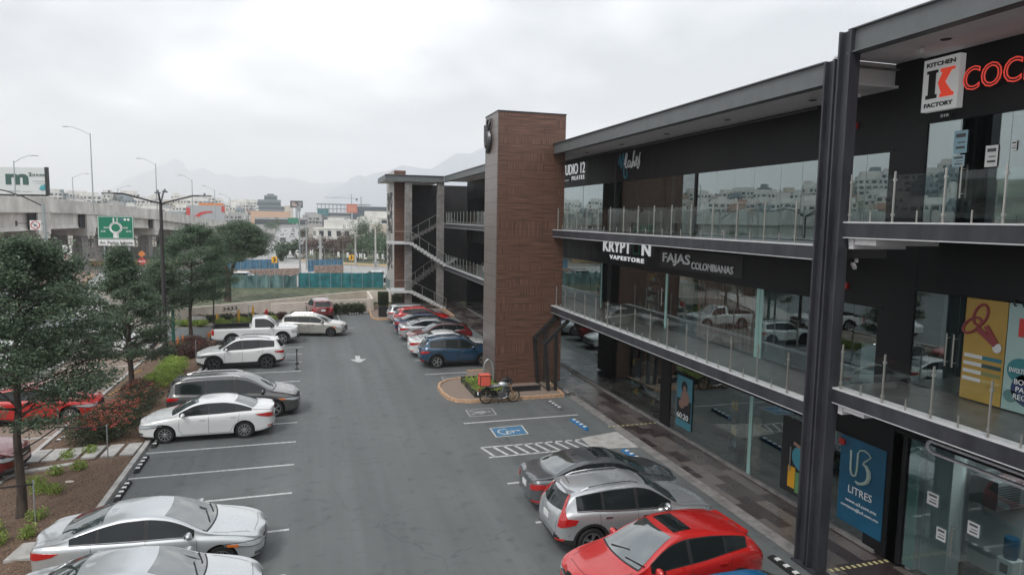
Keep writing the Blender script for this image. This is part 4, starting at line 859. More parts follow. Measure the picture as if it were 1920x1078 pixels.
# profiles given as (distance from the nose, height); the nose points to +X
TYPES = {
 'sedan': dict(L=4.68, W=1.82, wb=2.72, fo=.93, r=.325, rear='top',
   top=[(0, .55), (.04, .68), (.14, .755), (.5, .87), (1.08, .985), (1.28, 1.05), (1.75, 1.30), (2.05, 1.405), (2.45, 1.452), (2.85, 1.45), (3.3, 1.385), (3.7, 1.255), (4.02, 1.125), (4.3, 1.09), (4.56, 1.05), (4.64, .98), (4.68, .75)],
   belt=[(0, .52), (.05, .63), (.2, .70), (.6, .81), (1.1, .885), (1.8, .925), (2.8, .955), (3.7, .995), (4.3, 1.0), (4.56, .98), (4.64, .93), (4.68, .72)],
   ws=(1.16, 2.06), rs=(3.30, 4.02), dlo=(1.42, 3.92), pil=[(2.42, .09), (3.38, .06)], roofn=2.0),
 'sedan_long': dict(L=4.87, W=1.86, wb=2.85, fo=.94, r=.335, rear='top',
   top=[(0, .55), (.04, .68), (.14, .76), (.5, .87), (1.12, .99), (1.32, 1.05), (1.85, 1.32), (2.15, 1.42), (2.55, 1.475), (2.95, 1.47), (3.4, 1.40), (3.9, 1.255), (4.3, 1.12), (4.55, 1.085), (4.76, 1.04), (4.83, .96), (4.87, .75)],
   belt=[(0, .52), (.05, .63), (.2, .70), (.6, .82), (1.1, .89), (1.8, .93), (2.8, .96), (3.8, 1.0), (4.5, 1.01), (4.76, .98), (4.83, .92), (4.87, .72)],
   ws=(1.2, 2.16), rs=(3.42, 4.28), dlo=(1.5, 4.05), pil=[(2.52, .09), (3.5, .06)], roofn=2.0),
 'crossover': dict(L=4.55, W=1.85, wb=2.70, fo=.93, r=.365, rear='rear',
   top=[(0, .62), (.03, .80), (.14, .90), (.5, 1.02), (1.12, 1.10), (1.28, 1.15), (1.75, 1.46), (2.0, 1.60), (2.4, 1.675), (3.0, 1.675), (3.6, 1.63), (4.0, 1.57), (4.12, 1.50), (4.32, 1.22), (4.44, 1.05), (4.5, .92), (4.55, .7)],
   belt=[(0, .58), (.05, .74), (.2, .83), (.6, .93), (1.1, .99), (1.8, 1.03), (2.8, 1.07), (3.6, 1.13), (4.1, 1.14), (4.36, 1.05), (4.45, .96), (4.5, .85), (4.55, .65)],
   ws=(1.18, 2.02), rs=(4.08, 4.36), dlo=(1.42, 4.02), pil=[(2.38, .09), (3.32, .07)], clad=True, rails=True, spoiler=True),
 'hatch_suv': dict(L=4.3, W=1.78, wb=2.61, fo=.86, r=.345, rear='rear',
   top=[(0, .60), (.03, .76), (.14, .86), (.5, .97), (1.0, 1.06), (1.15, 1.10), (1.7, 1.42), (2.0, 1.545), (2.35, 1.60), (2.8, 1.59), (3.3, 1.53), (3.72, 1.44), (3.9, 1.33), (4.1, 1.10), (4.22, .98), (4.27, .9), (4.3, .7)],
   belt=[(0, .56), (.05, .70), (.2, .79), (.6, .89), (1.1, .95), (1.8, .99), (2.6, 1.04), (3.3, 1.12), (3.8, 1.15), (4.1, 1.04), (4.22, .93), (4.27, .83), (4.3, .65)],
   ws=(1.08, 2.02), rs=(3.84, 4.14), dlo=(1.38, 3.72), pil=[(2.32, .09), (3.18, .06)], clad=True, spoiler=True),
 'minivan': dict(L=5.16, W=1.98, wb=3.0, fo=.98, r=.35, rear='rear',
   top=[(0, .58), (.04, .78), (.16, .88), (.5, .99), (.95, 1.09), (1.15, 1.15), (1.75, 1.50), (2.1, 1.655), (2.5, 1.725), (3.2, 1.74), (4.0, 1.72), (4.65, 1.66), (4.82, 1.58), (4.98, 1.28), (5.06, 1.08), (5.12, .92), (5.16, .7)],
   belt=[(0, .55), (.05, .70), (.2, .80), (.6, .91), (1.1, .98), (1.8, 1.03), (3, 1.04), (4.2, 1.08), (4.8, 1.10), (5.0, 1.06), (5.08, .96), (5.12, .84), (5.16, .65)],
   ws=(1.04, 2.12), rs=(4.78, 5.02), dlo=(1.35, 4.78), pil=[(2.55, .08), (3.62, .06)], rails=True, spoiler=True),
 'wagon': dict(L=4.56, W=1.78, wb=2.58, fo=.92, r=.32, rear='rear',
   top=[(0, .55), (.04, .68), (.14, .77), (.5, .89), (1.05, .98), (1.22, 1.03), (1.7, 1.29), (1.98, 1.41), (2.4, 1.47), (3.2, 1.475), (3.9, 1.44), (4.15, 1.38), (4.36, 1.10), (4.46, .98), (4.52, .88), (4.56, .7)],
   belt=[(0, .52), (.05, .63), (.2, .71), (.6, .82), (1.1, .89), (1.8, .925), (3.0, .955), (4.0, .98), (4.35, .98), (4.46, .92), (4.52, .80), (4.56, .65)],
   ws=(1.12, 2.0), rs=(4.14, 4.40), dlo=(1.4, 4.16), pil=[(2.36, .08), (3.25, .06)], rails=True),
 'pickup': dict(L=5.25, W=2.0, wb=3.05, fo=1.0, r=.39, rear='top',
   top=[(0, .72), (.03, .98), (.12, 1.09), (.5, 1.15), (1.2, 1.19), (1.32, 1.24), (1.62, 1.55), (1.88, 1.76), (2.2, 1.83), (2.6, 1.83), (2.78, 1.78), (2.86, 1.5), (2.90, 1.22), (2.95, 1.205), (4.0, 1.20), (5.15, 1.20), (5.22, 1.17), (5.25, 1.0)],
   belt=[(0, .70), (.05, .92), (.2, 1.02), (.6, 1.07), (1.2, 1.10), (1.8, 1.12), (2.6, 1.13), (2.9, 1.15), (4.0, 1.165), (5.15, 1.165), (5.22, 1.12), (5.25, .95)],
   ws=(1.26, 1.9), rs=None, dlo=(1.48, 2.66), pil=[], bed=(3.02, 5.13), clad=False, flatside=True),
}
NXT = {}
def make_car(kind, paint_m, label, loc, rz, cat='car', group=None, name=None, rim='rim', roof=None, opts=()):
    S = TYPES[kind]; Ln, Wd = S['L'], S['W']; hw_ = Wd/2; top = pchip(S['top']); belt = pchip(S['belt'])
    lift = .05 if S.get('clad') else 0
    bot = pchip([(0, .34+lift), (.1, .25+lift), (.5, .19+lift), (Ln-.6, .20+lift), (Ln-.12, .30+lift), (Ln, .42+lift)])
    if kind == 'pickup': bot = pchip([(0, .5), (.1, .42), (.6, .36), (Ln-.6, .40), (Ln-.1, .46), (Ln, .52)]); wid = pchip([(0, hw_*.78), (.04, hw_*.86), (.15, hw_*.93), (.5, hw_*.985), (1.2, hw_), (Ln-.3, hw_), (Ln, hw_*.97)])
    else: wid = pchip([(0, hw_*.56), (.03, hw_*.68), (.10, hw_*.80), (.25, hw_*.90), (.6, hw_*.965), (1.3, hw_), (Ln-1.5, hw_), (Ln-.7, hw_*.965), (Ln-.28, hw_*.90), (Ln-.08, hw_*.80), (Ln-.02, hw_*.70), (Ln, hw_*.60)])
    def sec(s):
        w_ = wid(s); zb = bot(s); zs = belt(s); zt = max(top(s), zs+.01); h = zt-zs
        wr = w_-.07-(.43 if kind != 'pickup' else .30)*max(0, h-.05); k = .13*(1 if s < Ln*.42 else (-1 if s > Ln*.6 else 1-(s/Ln-.42)/.18*2))
        if kind == 'pickup' and s > 2.7: k = 0
        ts = lambda q: max(top(min(max(s+k*q, 0), Ln)), zs+.008)
        tc_, th = ts(1), ts(.7)
        H = zs-zb
        P = [(0, zb), (w_*.82, zb), (w_*.955, zb+.05), (w_*.975, zb+.22*H), (w_*.985, zb+.40*H), (w_*.997, zb+.62*H), (w_*1.0, zb+.78*H), (w_*.985, zs-.05), (w_*.955, zs), ((w_*.94)*.88+wr*.12, zs+.10*h), ((w_*.93)*.45+wr*.55, zs+.52*h), (wr+.02, zs+.84*h), (wr-.035, zs+.95*h), (wr-.13, min(zt, zs+.985*h)), (wr*.45, th), (0, tc_)]
        if S.get('flatside'): P[3] = (w_*.99, zb+.22*H); P[4] = (w_*.995, zb+.4*H); P[7] = (w_*.99, zs-.03)
        # chaikin-like smoothing: keep points, insert spline midpoints
        Q = []
        for i in range(len(P)-1):
            p0, p1, p2, p3 = P[max(0, i-1)], P[i], P[i+1], P[min(len(P)-1, i+2)]
            Q.append(p1); Q.append(tuple((-p0[j]+9*p1[j]+9*p2[j]-p3[j])/16 for j in (0, 1)))
        Q.append(P[-1]); return Q, wr
    st = sorted(set([0, .012, .03, .06, .10, .15, .21, .28, .36]+list(np.arange(.45, Ln-.4, .085))+[Ln-.36, Ln-.28, Ln-.21, Ln-.15, Ln-.10, Ln-.06, Ln-.03, Ln-.012, Ln]+([2.76, 2.80, 2.84, 2.87, 2.90, 2.93] if kind == 'pickup' else [])))
    V = []; F = []; np_ = None
    for s in st:
        Q, _ = sec(s); np_ = len(Q); x = Ln/2-s
        V += [(x, q[0], q[1]) for q in Q]+[(x, -q[0], q[1]) for q in Q[1:-1]][::-1]
    n = 2*np_-2
    for i in range(len(st)-1):
        for j in range(n): a = i*n+j; b_ = i*n+(j+1) % n; F.append((a, b_, b_+n, a+n))
    F.append(tuple(range(n-1, -1, -1))); F.append(tuple((len(st)-1)*n+j for j in range(n)))
    bv = BVHTree.FromPolygons(V, F)
    car = thing(name or {'pickup': 'pickup_truck', 'minivan': 'parked_minivan'}.get(kind, 'parked_car'), label, cat, loc, rz, group)
    fx = Ln/2-S['fo']; rx_ = fx-S['wb']; r = S['r']; ra = r*1.16
    key = kind+'|'+str(sorted(opts))
    # body with the wheel arches cut out
    me = bpy.data.meshes.new('body'); me.from_pydata(V, [], F); me.update()
    bm = bmesh.new(); bm.from_mesh(me); bmesh.ops.remove_doubles(bm, verts=bm.verts, dist=1e-5); bmesh.ops.recalc_face_normals(bm, faces=bm.faces); bm.to_mesh(me); bm.free()
    me.materials.append(paint_m); me.materials.append(MT['arch']); me.materials.append(MT['plastic']); me.materials.append(roof or paint_m)
    body = bpy.data.objects.new('body', me); COL.objects.link(body)
    cb_ = MB()
    for x in (fx, rx_):
        for sy in (-1, 1):
            y0, y1 = sorted((sy*(hw_-.34), sy*(hw_+.3))); nn = 36
            cb_.lathe([(0, y0), (ra, y0), (ra, y1), (0, y1)], (x, 0, r+.01), 'y', nn)
    if S.get('bed'): cb_.box(Ln/2-S['bed'][0], -hw_+.17, .75, Ln/2-S['bed'][1], hw_-.17, 1.6)
    cut = cb_.build('cutter', 'arch', fix=True)
    cbm = bmesh.new(); cbm.from_mesh(cut.data); bmesh.ops.remove_doubles(cbm, verts=cbm.verts, dist=1e-5); bmesh.ops.recalc_face_normals(cbm, faces=cbm.faces); cbm.to_mesh(cut.data); cbm.free()
    md = body.modifiers.new('b', 'BOOLEAN'); md.operation = 'DIFFERENCE'; md.object = cut; md.solver = 'EXACT'; md.material_mode = 'TRANSFER'
    bpy.context.view_layer.update(); m2 = bpy.data.meshes.new_from_object(body.evaluated_get(DG())); body.modifiers.clear(); body.data = m2; m2.name = 'body'; COL.objects.unlink(cut); bpy.data.objects.remove(cut)
    names = [mm.name for mm in m2.materials]; ai = names.index('wheel_well_black') if 'wheel_well_black' in names else 1
    for p in m2.polygons:
        if p.material_index == ai: continue
        c = p.center
        if c.z < bot(Ln/2-c.x)+(.16 if S.get('clad') else .07): p.material_index = 2
        elif roof and c.z > belt(Ln/2-c.x)+.93*(top(Ln/2-c.x)-belt(Ln/2-c.x)) and top(Ln/2-c.x)-belt(Ln/2-c.x) > .35: p.material_index = 3
        p.use_smooth = True
    try: m2.set_sharp_from_angle(angle=R(38))
    except Exception: pass
    body.parent = car
    # ---- projected patches
    def patch(nm, poly, mode, mt, off=.006, side=1, par=car, grid=.07, C=None):
        if mode == 'side': o0, U_, Vv, D = Vector((0, side*4, 0)), Vector((1, 0, 0)), Vector((0, 0, 1)), Vector((0, -side, 0))
        elif mode == 'top': o0, U_, Vv, D = Vector((0, 0, 4)), Vector((1, 0, 0)), Vector((0, 1, 0)), Vector((0, 0, -1))
        elif mode == 'front': o0, U_, Vv, D = Vector((5, 0, 0)), Vector((0, 1, 0)), Vector((0, 0, 1)), Vector((-1, 0, 0))
        elif mode == 'rear': o0, U_, Vv, D = Vector((-5, 0, 0)), Vector((0, 1, 0)), Vector((0, 0, 1)), Vector((1, 0, 0))
        else:   # corner: mode = ('f'|'r'), u runs from the flank (negative) to the nose or tail (positive)
            e_ = 1 if mode == 'fc' else -1
            D = Vector((-e_, -side, 0)).normalized(); U_ = Vector((e_, -side, 0)).normalized(); Vv = Vector((0, 0, 1)); o0 = Vector((e_*Ln/2, side*hw_, 0))-D*2
        us = [p[0] for p in poly]; vs = [p[1] for p in poly]; pts = []; n_ = len(poly)
        for i in range(n_):
            a, b2 = Vector(poly[i]), Vector(poly[(i+1) % n_]); k = max(1, int((b2-a).length/grid))
            for j in range(k): pts.append(a+(b2-a)*(j/k))
        nb = len(pts)
        def inside(x, y):
            c = False; j = n_-1
            for i in range(n_):
                xi, yi = poly[i]; xj, yj = poly[j]
                if (yi > y) != (yj > y) and x < (xj-xi)*(y-yi)/(yj-yi)+xi: c = not c
                j = i
            return c
        for gx_ in np.arange(min(us)+grid/2, max(us), grid):
            for gy in np.arange(min(vs)+grid/2, max(vs), grid):
                if inside(gx_, gy) and min((Vector((gx_, gy))-p).length for p in pts[:nb]) > grid*.35: pts.append(Vector((gx_, gy)))
        vo, _, fo_, _, _, _ = delaunay_2d_cdt([Vector((p[0], p[1])) for p in pts], [], [list(range(nb))], 1, 1e-5)
        vv = []; ok = []
        for p in vo:
            h_ = bv.ray_cast(o0+U_*p.x+Vv*p.y, D)
            if h_[0] is None: ok.append(False); vv.append((0, 0, 0))
            else:
                nn = h_[1]; nn = nn if nn.dot(D) < 0 else -nn
                ok.append(True); vv.append(tuple(h_[0]+nn*off-D*off*.3))
        ff = [tuple(f) for f in fo_ if all(ok[i] for i in f)]
        if not ff: return None
        m_ = bpy.data.meshes.new(nm); m_.from_pydata(vv, [], ff); m_.update()
        bm = bmesh.new(); bm.from_mesh(m_); bmesh.ops.delete(bm, geom=[v for v in bm.verts if not v.link_faces], context='VERTS')
        bmesh.ops.recalc_face_normals(bm, faces=bm.faces)
        if sum(f.normal.dot(D) for f in bm.faces) > 0: bmesh.ops.reverse_faces(bm, faces=bm.faces)
        # give the patch a rim so it has thickness
        ed = [e_ for e_ in bm.edges if e_.is_boundary]; ge = bmesh.ops.extrude_edge_only(bm, edges=ed)['geom']
        for v in ge:
            if isinstance(v, bmesh.types.BMVert): v.co += D*(off*1.2)
        bm.to_mesh(m_); bm.free()
        for p in m_.polygons: p.use_smooth = True
        try: m_.set_sharp_from_angle(angle=R(50))
        except Exception: pass
        m_.materials.append(MT[mt] if isinstance(mt, str) else mt); o = bpy.data.objects.new(nm, m_); COL.objects.link(o); o.parent = par; return o
    X = lambda s: Ln/2-s
    # side glazing
    for sd_ in (-1, 1):
        a, c = S['dlo']; ss = np.linspace(a, c, 26); lo = []; hi = []
        for s in ss:
            zs, zt = belt(s), top(s); l_ = zs+.045; u_ = zs+.845*(zt-zs)
            if u_ > l_+.015: lo.append((X(s), l_)); hi.append((X(s), u_))
        patch('window_trim', lo+hi[::-1], 'side', 'plastic', .003, sd_)
        cuts = [a-1]+[p[0] for p in S['pil']]+[c+1]; wds = [0]+[p[1] for p in S['pil']]+[0]
        for i in range(len(cuts)-1):
            s0, s1_ = cuts[i]+wds[i]/2, cuts[i+1]-wds[i+1]/2
            sub = [k for k in range(len(lo)) if s0 <= Ln/2-lo[k][0] <= s1_]
            if len(sub) < 3: continue
            def at(s): zs, zt = belt(s), top(s); return (X(s), zs+.065), (X(s), zs+.825*(zt-zs))
            L_ = [(lo[k][0], lo[k][1]+.02) for k in sub if hi[k][1]-lo[k][1] > .06]; H_ = [(hi[k][0], hi[k][1]-.018) for k in sub if hi[k][1]-lo[k][1] > .06]
            if len(L_) < 2: continue
            if s0 > a: p, q = at(s0); L_.insert(0, p); H_.insert(0, q)
            if s1_ < c: p, q = at(s1_); L_.append(p); H_.append(q)
            patch('side_window', L_+H_[::-1], 'side', 'car_glass', .007, sd_)
        if S.get('chrome_dlo') or 'chrome' in opts:
            b2 = MB(); prev = None; pts_ = []
            for q in lo:
                h_ = bv.ray_cast(Vector((q[0], sd_*4, q[1]-.012)), Vector((0, -sd_, 0)))
                if h_[0]: pts_.append(h_[0]+Vector((0, sd_*.008, 0)))
            if len(pts_) > 2: b2.tube(pts_, .010, 5); b2.build('window_chrome', 'chrome', car, world=False)
    # windscreen
    a, c = S['ws']
    def wspoly(a, c, sgn, marg=.09, ext=.12):
        p = []
        n_ = 8
        for t in np.linspace(-1, 1, n_+1):      # lower edge
            _, wr = sec(a); s = a+sgn*(-ext)*(1-t*t)+sgn*.06; p.append((X(s), t*(wr-marg*.9)))
        for t in np.linspace(1, -1, n_+1):
            _, wr = sec(c); s = c+sgn*(-.06)*(1-t*t); p.append((X(s), t*(wr-marg*1.2)))
        return p
    patch('cowl', [(x+.03 if i < 9 else x, y) for i, (x, y) in enumerate(wspoly(a, a+.14, 1, .05))], 'top', 'plastic', .004)
    patch('windscreen', wspoly(a, c, 1), 'top', 'ws_glass', .008)
    if S['rs']:
        a2, c2 = S['rs']
        if S['rear'] == 'top': patch('rear_window', wspoly(c2, a2, -1), 'top', 'ws_glass', .008)
        else:
            z1_, z0_ = top(a2)-.03, top(c2)-.0; _, wr1 = sec(a2+.02); _, wr0 = sec(c2)
            patch('rear_window', [(-wr1+.10, z1_), (wr1-.10, z1_), (wr0-.06, z0_), (-wr0+.06, z0_)], 'rear', 'car_glass', .008)
            if S.get('spoiler'): b2 = MB(); b2.box(X(a2+.08), -wr1+.14, top(a2)-.012, X(a2-.12), wr1-.14, top(a2-.1)-.004); sp2 = b2.build('spoiler', roof or paint_m, car, world=False)
    else:
        b2 = MB(); b2.box(X(2.875)-.006, -.68, 1.27, X(2.83), .68, 1.66); b2.build('rear_window', 'car_glass', car, world=False)
    # lamps, grille, bumpers, plates
    if kind == 'pickup':
        for sd_ in (-1, 1):
            patch('headlight', [(-.28, 1.0), (-.28, .76), (.30, .76), (.34, .98)], 'fc', 'head', .012, sd_)
            patch('tail_light', [(-.10, 1.14), (-.10, .80), (.10, .80), (.10, 1.14)], 'rc', 'tail', .015, sd_)
        patch('grille', [(-.60, .98), (.60, .98), (.58, .76), (-.58, .76)], 'front', 'plastic', .012); patch('grille_bar', [(-.60, .89), (.60, .89), (.60, .85), (-.60, .85)], 'front', 'chrome', .02)
        b2 = MB(); b2.box(Ln/2-.1, -.93, .44, Ln/2+.07, .93, .66); b2.build('front_bumper', 'plastic', car, world=False); b2 = MB(); b2.box(-Ln/2-.1, -.95, .48, -Ln/2+.1, .95, .68); b2.build('rear_bumper', 'plastic', car, world=False)
        b2 = MB(); b2.bar((X(2.95), hw_-.1, 1.225), (X(5.2), hw_-.1, 1.225), .16, .04); b2.bar((X(2.95), -hw_+.1, 1.225), (X(5.2), -hw_+.1, 1.225), .16, .04); b2.bar((X(5.19), -hw_+.1, 1.22), (X(5.19), hw_-.1, 1.22), .12, .04); b2.build('bed_rail', 'plastic', car, world=False)
    else:
        hb = belt(.2)
        hl = 'head_dark' if 'darkhead' in opts else 'head'
        for sd_ in (-1, 1):
            patch('headlight_surround', [(-.62, hb+.03), (-.58, hb-.055), (-.1, hb-.14), (.30, hb-.13), (.34, hb-.05), (.0, hb-.0)], 'fc', 'head_dark', .005, sd_)
            patch('headlight', [(-.50, hb+.0), (-.44, hb-.05), (-.1, hb-.12), (.24, hb-.11), (.27, hb-.06), (.0, hb-.02)], 'fc', hl, .011, sd_)
            if 'amber' in opts: patch('indicator', [(-.55, hb-.0), (-.54, hb-.06), (-.36, hb-.085), (-.36, hb-.02)], 'fc', 'amber', .015, sd_)
            tb = belt(Ln-.12)
            if kind in ('sedan', 'sedan_long'): tp = [(-.42, tb-.07), (-.32, tb-.14), (-.05, tb-.21), (.26, tb-.23), (.28, tb-.10), (.0, tb-.05)]
            elif 'talllamp' in opts: tp = [(-.36, tb+.0), (-.30, tb-.12), (.0, tb-.19), (.12, tb-.17), (.10, tb-.02), (.07, tb+.16), (.05, tb+.40), (.0, tb+.55), (-.04, tb+.52), (-.03, tb+.2), (-.12, tb+.04)]
            else: tp = [(-.34, tb-.02), (-.30, tb-.09), (.0, tb-.15), (.28, tb-.13), (.28, tb-.05), (.0, tb-.0)]
            patch('tail_light', tp, 'rc', 'tail', .012, sd_, grid=.05)
            patch('fog_lamp', [(-.05, .42+lift), (-.05, .34+lift), (.2, .34+lift), (.2, .42+lift)], 'fc', 'head_dark', .008, sd_)
            patch('reflector', [(-.05, .45+lift), (-.05, .40+lift), (.22, .40+lift), (.22, .45+lift)], 'rc', 'tail', .008, sd_)
        patch('grille', [(-.42, hb-.05), (.42, hb-.05), (.34, hb-.21), (-.34, hb-.21)], 'front', 'plastic', .008)
        if 'chromegrille' in opts or kind in ('crossover', 'minivan', 'sedan_long', 'hatch_suv'): patch('grille_bar', [(-.44, hb-.10), (.44, hb-.10), (.42, hb-.14), (-.42, hb-.14)], 'front', 'chrome', .014, grid=.04)
        patch('air_intake', [(-.50, .42+lift), (.50, .42+lift), (.44, .30+lift), (-.44, .30+lift)], 'front', 'plastic', .008)
        patch('lower_bumper', [(-.62, .44+lift), (.62, .44+lift), (.58, .36+lift), (-.58, .36+lift)], 'rear', 'plastic' if S.get('clad') else paint_m, .008)
        zp = (.74 if kind in ('sedan', 'sedan_long') else .82+lift)
        patch('number_plate', [(-.16, zp+.08), (.16, zp+.08), (.16, zp-.07), (-.16, zp-.07)], 'rear', 'white', .016)
        if kind in ('sedan', 'sedan_long'):
            b2 = MB(); 
    # bonnet, door and boot gaps
    def seam(path, mode, sd_=1, wd=.010, mt='seam', nm='panel_gap', off=.0015):
        vv = []; ff = []
        P2 = []
        for i in range(len(path)-1):
            a_, b_2 = Vector(path[i]), Vector(path[i+1]); k = max(1, int((b_2-a_).length/.06))
            for j in range(k): P2.append(a_+(b_2-a_)*(j/k))
        P2.append(Vector(path[-1]))
        for i, p in enumerate(P2):
            d = (P2[min(i+1, len(P2)-1)]-P2[max(0, i-1)]).normalized(); nrm = Vector((-d.y, d.x))*wd/2
            for q in (p-nrm, p+nrm):
                if mode == 'side': h_ = bv.ray_cast(Vector((q.x, sd_*4, q.y)), Vector((0, -sd_, 0)))
                elif mode == 'rear': h_ = bv.ray_cast(Vector((-5, q.x, q.y)), Vector((1, 0, 0)))
                else: h_ = bv.ray_cast(Vector((q.x, q.y, 4)), Vector((0, 0, -1)))
                if h_[0] is None: return None
                dd = Vector((0, -sd_, 0)) if mode == 'side' else (Vector((1, 0, 0)) if mode == 'rear' else Vector((0, 0, -1)))
                vv.append(tuple(h_[0]-dd*off*2))
        for i in range(len(P2)-1): ff.append((2*i, 2*i+1, 2*i+3, 2*i+2))
        return vv, ff
    V2 = []; F2 = []
    def add(sv_):
        if sv_ is None: return
        k = len(V2); V2.extend(sv_[0]); F2.extend([tuple(i+k for i in f) for f in sv_[1]])
    p1 = S['pil'][0][0] if S['pil'] else 2.72; p2_ = S['pil'][1][0] if S['pil'] else None; f0 = S['fo']+ra+.10
    for sd_ in (-1, 1):
        zb = bot(2)+.10
        add(seam([(X(f0+.12), zb), (X(f0), zb+.2), (X(f0+.02), belt(f0)-.02)], 'side', sd_)); add(seam([(X(p1), zb), (X(p1), belt(p1)+.03)], 'side', sd_)); add(seam([(X(f0+.12), zb), (X(p1), zb)], 'side', sd_))
        if p2_:
            rr_ = S['fo']+S['wb']; add(seam([(X(p1), zb), (X(rr_-ra-.12), zb), (X(rr_-ra-.02), zb+.2), (X(rr_-ra*.55), r+ra*.95), (X(p2_+.12), belt(p2_)+.03)], 'side', sd_))
        add(seam([(X(.3), hw_*.62*sd_), (X(.8), hw_*.78*sd_), (X(S['ws'][0]-.08), hw_*.82*sd_)], 'top'))
        if S['rear'] == 'top' and S['rs']: add(seam([(X(S['rs'][1]+.03), hw_*.62*sd_), (X(Ln-.08), hw_*.60*sd_)], 'top'))
    add(seam([(X(.22), -hw_*.55), (X(.17), 0), (X(.22), hw_*.55)], 'top'))
    if S['rear'] != 'top': add(seam([(-hw_*.66, top(S['rs'][1])-.05), (-hw_*.7, .62), (hw_*.7, .62), (hw_*.66, top(S['rs'][1])-.05)], 'rear'))
    m_ = bpy.data.meshes.new('panel_gap'); m_.from_pydata(V2, [], F2); m_.materials.append(MT['seam']); o = bpy.data.objects.new('panel_gap', m_); COL.objects.link(o); o.parent = car
    # handles, mirrors
    for sd_ in (-1, 1):
        for ph in ([p1-.22]+([p2_+.0-.12] if p2_ else [])):
            h_ = bv.ray_cast(Vector((X(ph), sd_*4, belt(ph)-.10)), Vector((0, -sd_, 0)))
            if h_[0]: b2 = MB(); y = h_[0].y+sd_*.02; b2.bar((X(ph)-.09, y, belt(ph)-.10), (X(ph)+.09, y, belt(ph)-.10), .022, .03); b2.build('door_handle', paint_m if 'chrome' not in opts else 'chrome', car, world=False)
        sm = S['ws'][0]+.42; zt_ = belt(sm)+.12
        h_ = bv.ray_cast(Vector((X(sm), sd_*4, zt_)), Vector((0, -sd_, 0))); y = (h_[0].y if h_[0] else sd_*hw_*.9)
        b2 = MB(); b2.ball((X(sm)+.02, y+sd_*.17, zt_), (.075, .125, .085), 7); mo = b2.build('wing_mirror', paint_m if kind != 'pickup' else MT['plastic'], car, smooth=True, world=False)
        b2 = MB(); b2.bar((X(sm), y-sd_*.03, zt_-.05), (X(sm), y+sd_*.12, zt_-.03), .05, .035); b2.build('stalk', 'plastic', mo, world=False)
        b2 = MB(); b2.box(X(sm)-.062, y+sd_*.09, zt_-.05, X(sm)-.052, y+sd_*.26, zt_+.05); b2.build('mirror_glass', 'chrome', mo, world=False)
    if S.get('rails') or 'rails' in opts:
        for sd_ in (-1, 1):
            pts_ = []
            for s in np.linspace(S['ws'][1]+.22, S['rs'][0]-.25, 9):
                _, wr = sec(s); pts_.append((X(s), sd_*(wr-.10), top(s)+.035))
            pts_[0] = (pts_[0][0], pts_[0][1], pts_[0][2]-.045); pts_[-1] = (pts_[-1][0], pts_[-1][1], pts_[-1][2]-.045); b2 = MB(); b2.tube(pts_, .018, 6); b2.build('roof_rail', 'chrome' if 'chrome' in opts else 'plastic', car, world=False)
    if S.get('clad'):
        for sd_ in (-1, 1):
            for x in (fx, rx_):
                o_, i_ = [], []
                for t in np.linspace(R(-12), R(192), 22): o_.append((x+ra*1.17*math.cos(t), r+.01+ra*1.17*math.sin(t))); i_.append((x+ra*1.01*math.cos(t), r+.01+ra*1.01*math.sin(t)))
                patch('arch_trim', o_+i_[::-1], 'side', 'plastic', .008, sd_, grid=.06)
    if kind == 'pickup':
        for sd_ in (-1, 1):
            for x in (fx, rx_):
                o_, i_ = [], []
                for t in np.linspace(R(0), R(180), 22): o_.append((x+ra*1.13*math.cos(t), r+.01+ra*1.13*math.sin(t))); i_.append((x+ra*1.01*math.cos(t), r+.01+ra*1.01*math.sin(t)))
                patch('arch_trim', o_+i_[::-1], 'side', 'plastic', .006, sd_, grid=.06)
    if 'sunroof' in opts:
        s0 = S['ws'][1]+.12; patch('sunroof', [(X(s0), -.40), (X(s0), .40), (X(s0+.42), .40), (X(s0+.42), -.40)], 'top', 'car_glass', .008)
    if 'antenna' in opts: b2 = MB(); s0 = S['rs'][0]-.15; b2.tube([(X(s0), 0, top(s0)), (X(s0)-.12, 0, top(s0)+.20)], .007, 5); b2.build('antenna', 'plastic', car, world=False)
    else:
        if kind != 'pickup': b2 = MB(); s0 = S['rs'][0]-.12; b2.prism([(X(s0)-.09, -.03), (X(s0)+.09, 0), (X(s0)-.09, .03)], top(s0)-.01, top(s0)+.05); b2.build('antenna_fin', roof or paint_m, car, world=False)
    # wipers and seats hint: two thin blades at the foot of the windscreen
    b2 = MB()
    for yy in (-.35, .25):
        h1 = bv.ray_cast(Vector((X(S['ws'][0]+.02), yy, 4)), Vector((0, 0, -1))); h2 = bv.ray_cast(Vector((X(S['ws'][0]+.17), yy+.50, 4)), Vector((0, 0, -1)))
        if h1[0] and h2[0]: b2.bar(h1[0]+Vector((0, 0, .025)), h2[0]+Vector((0, 0, .025)), .018)
    b2.build('wiper', 'plastic', car, world=False)
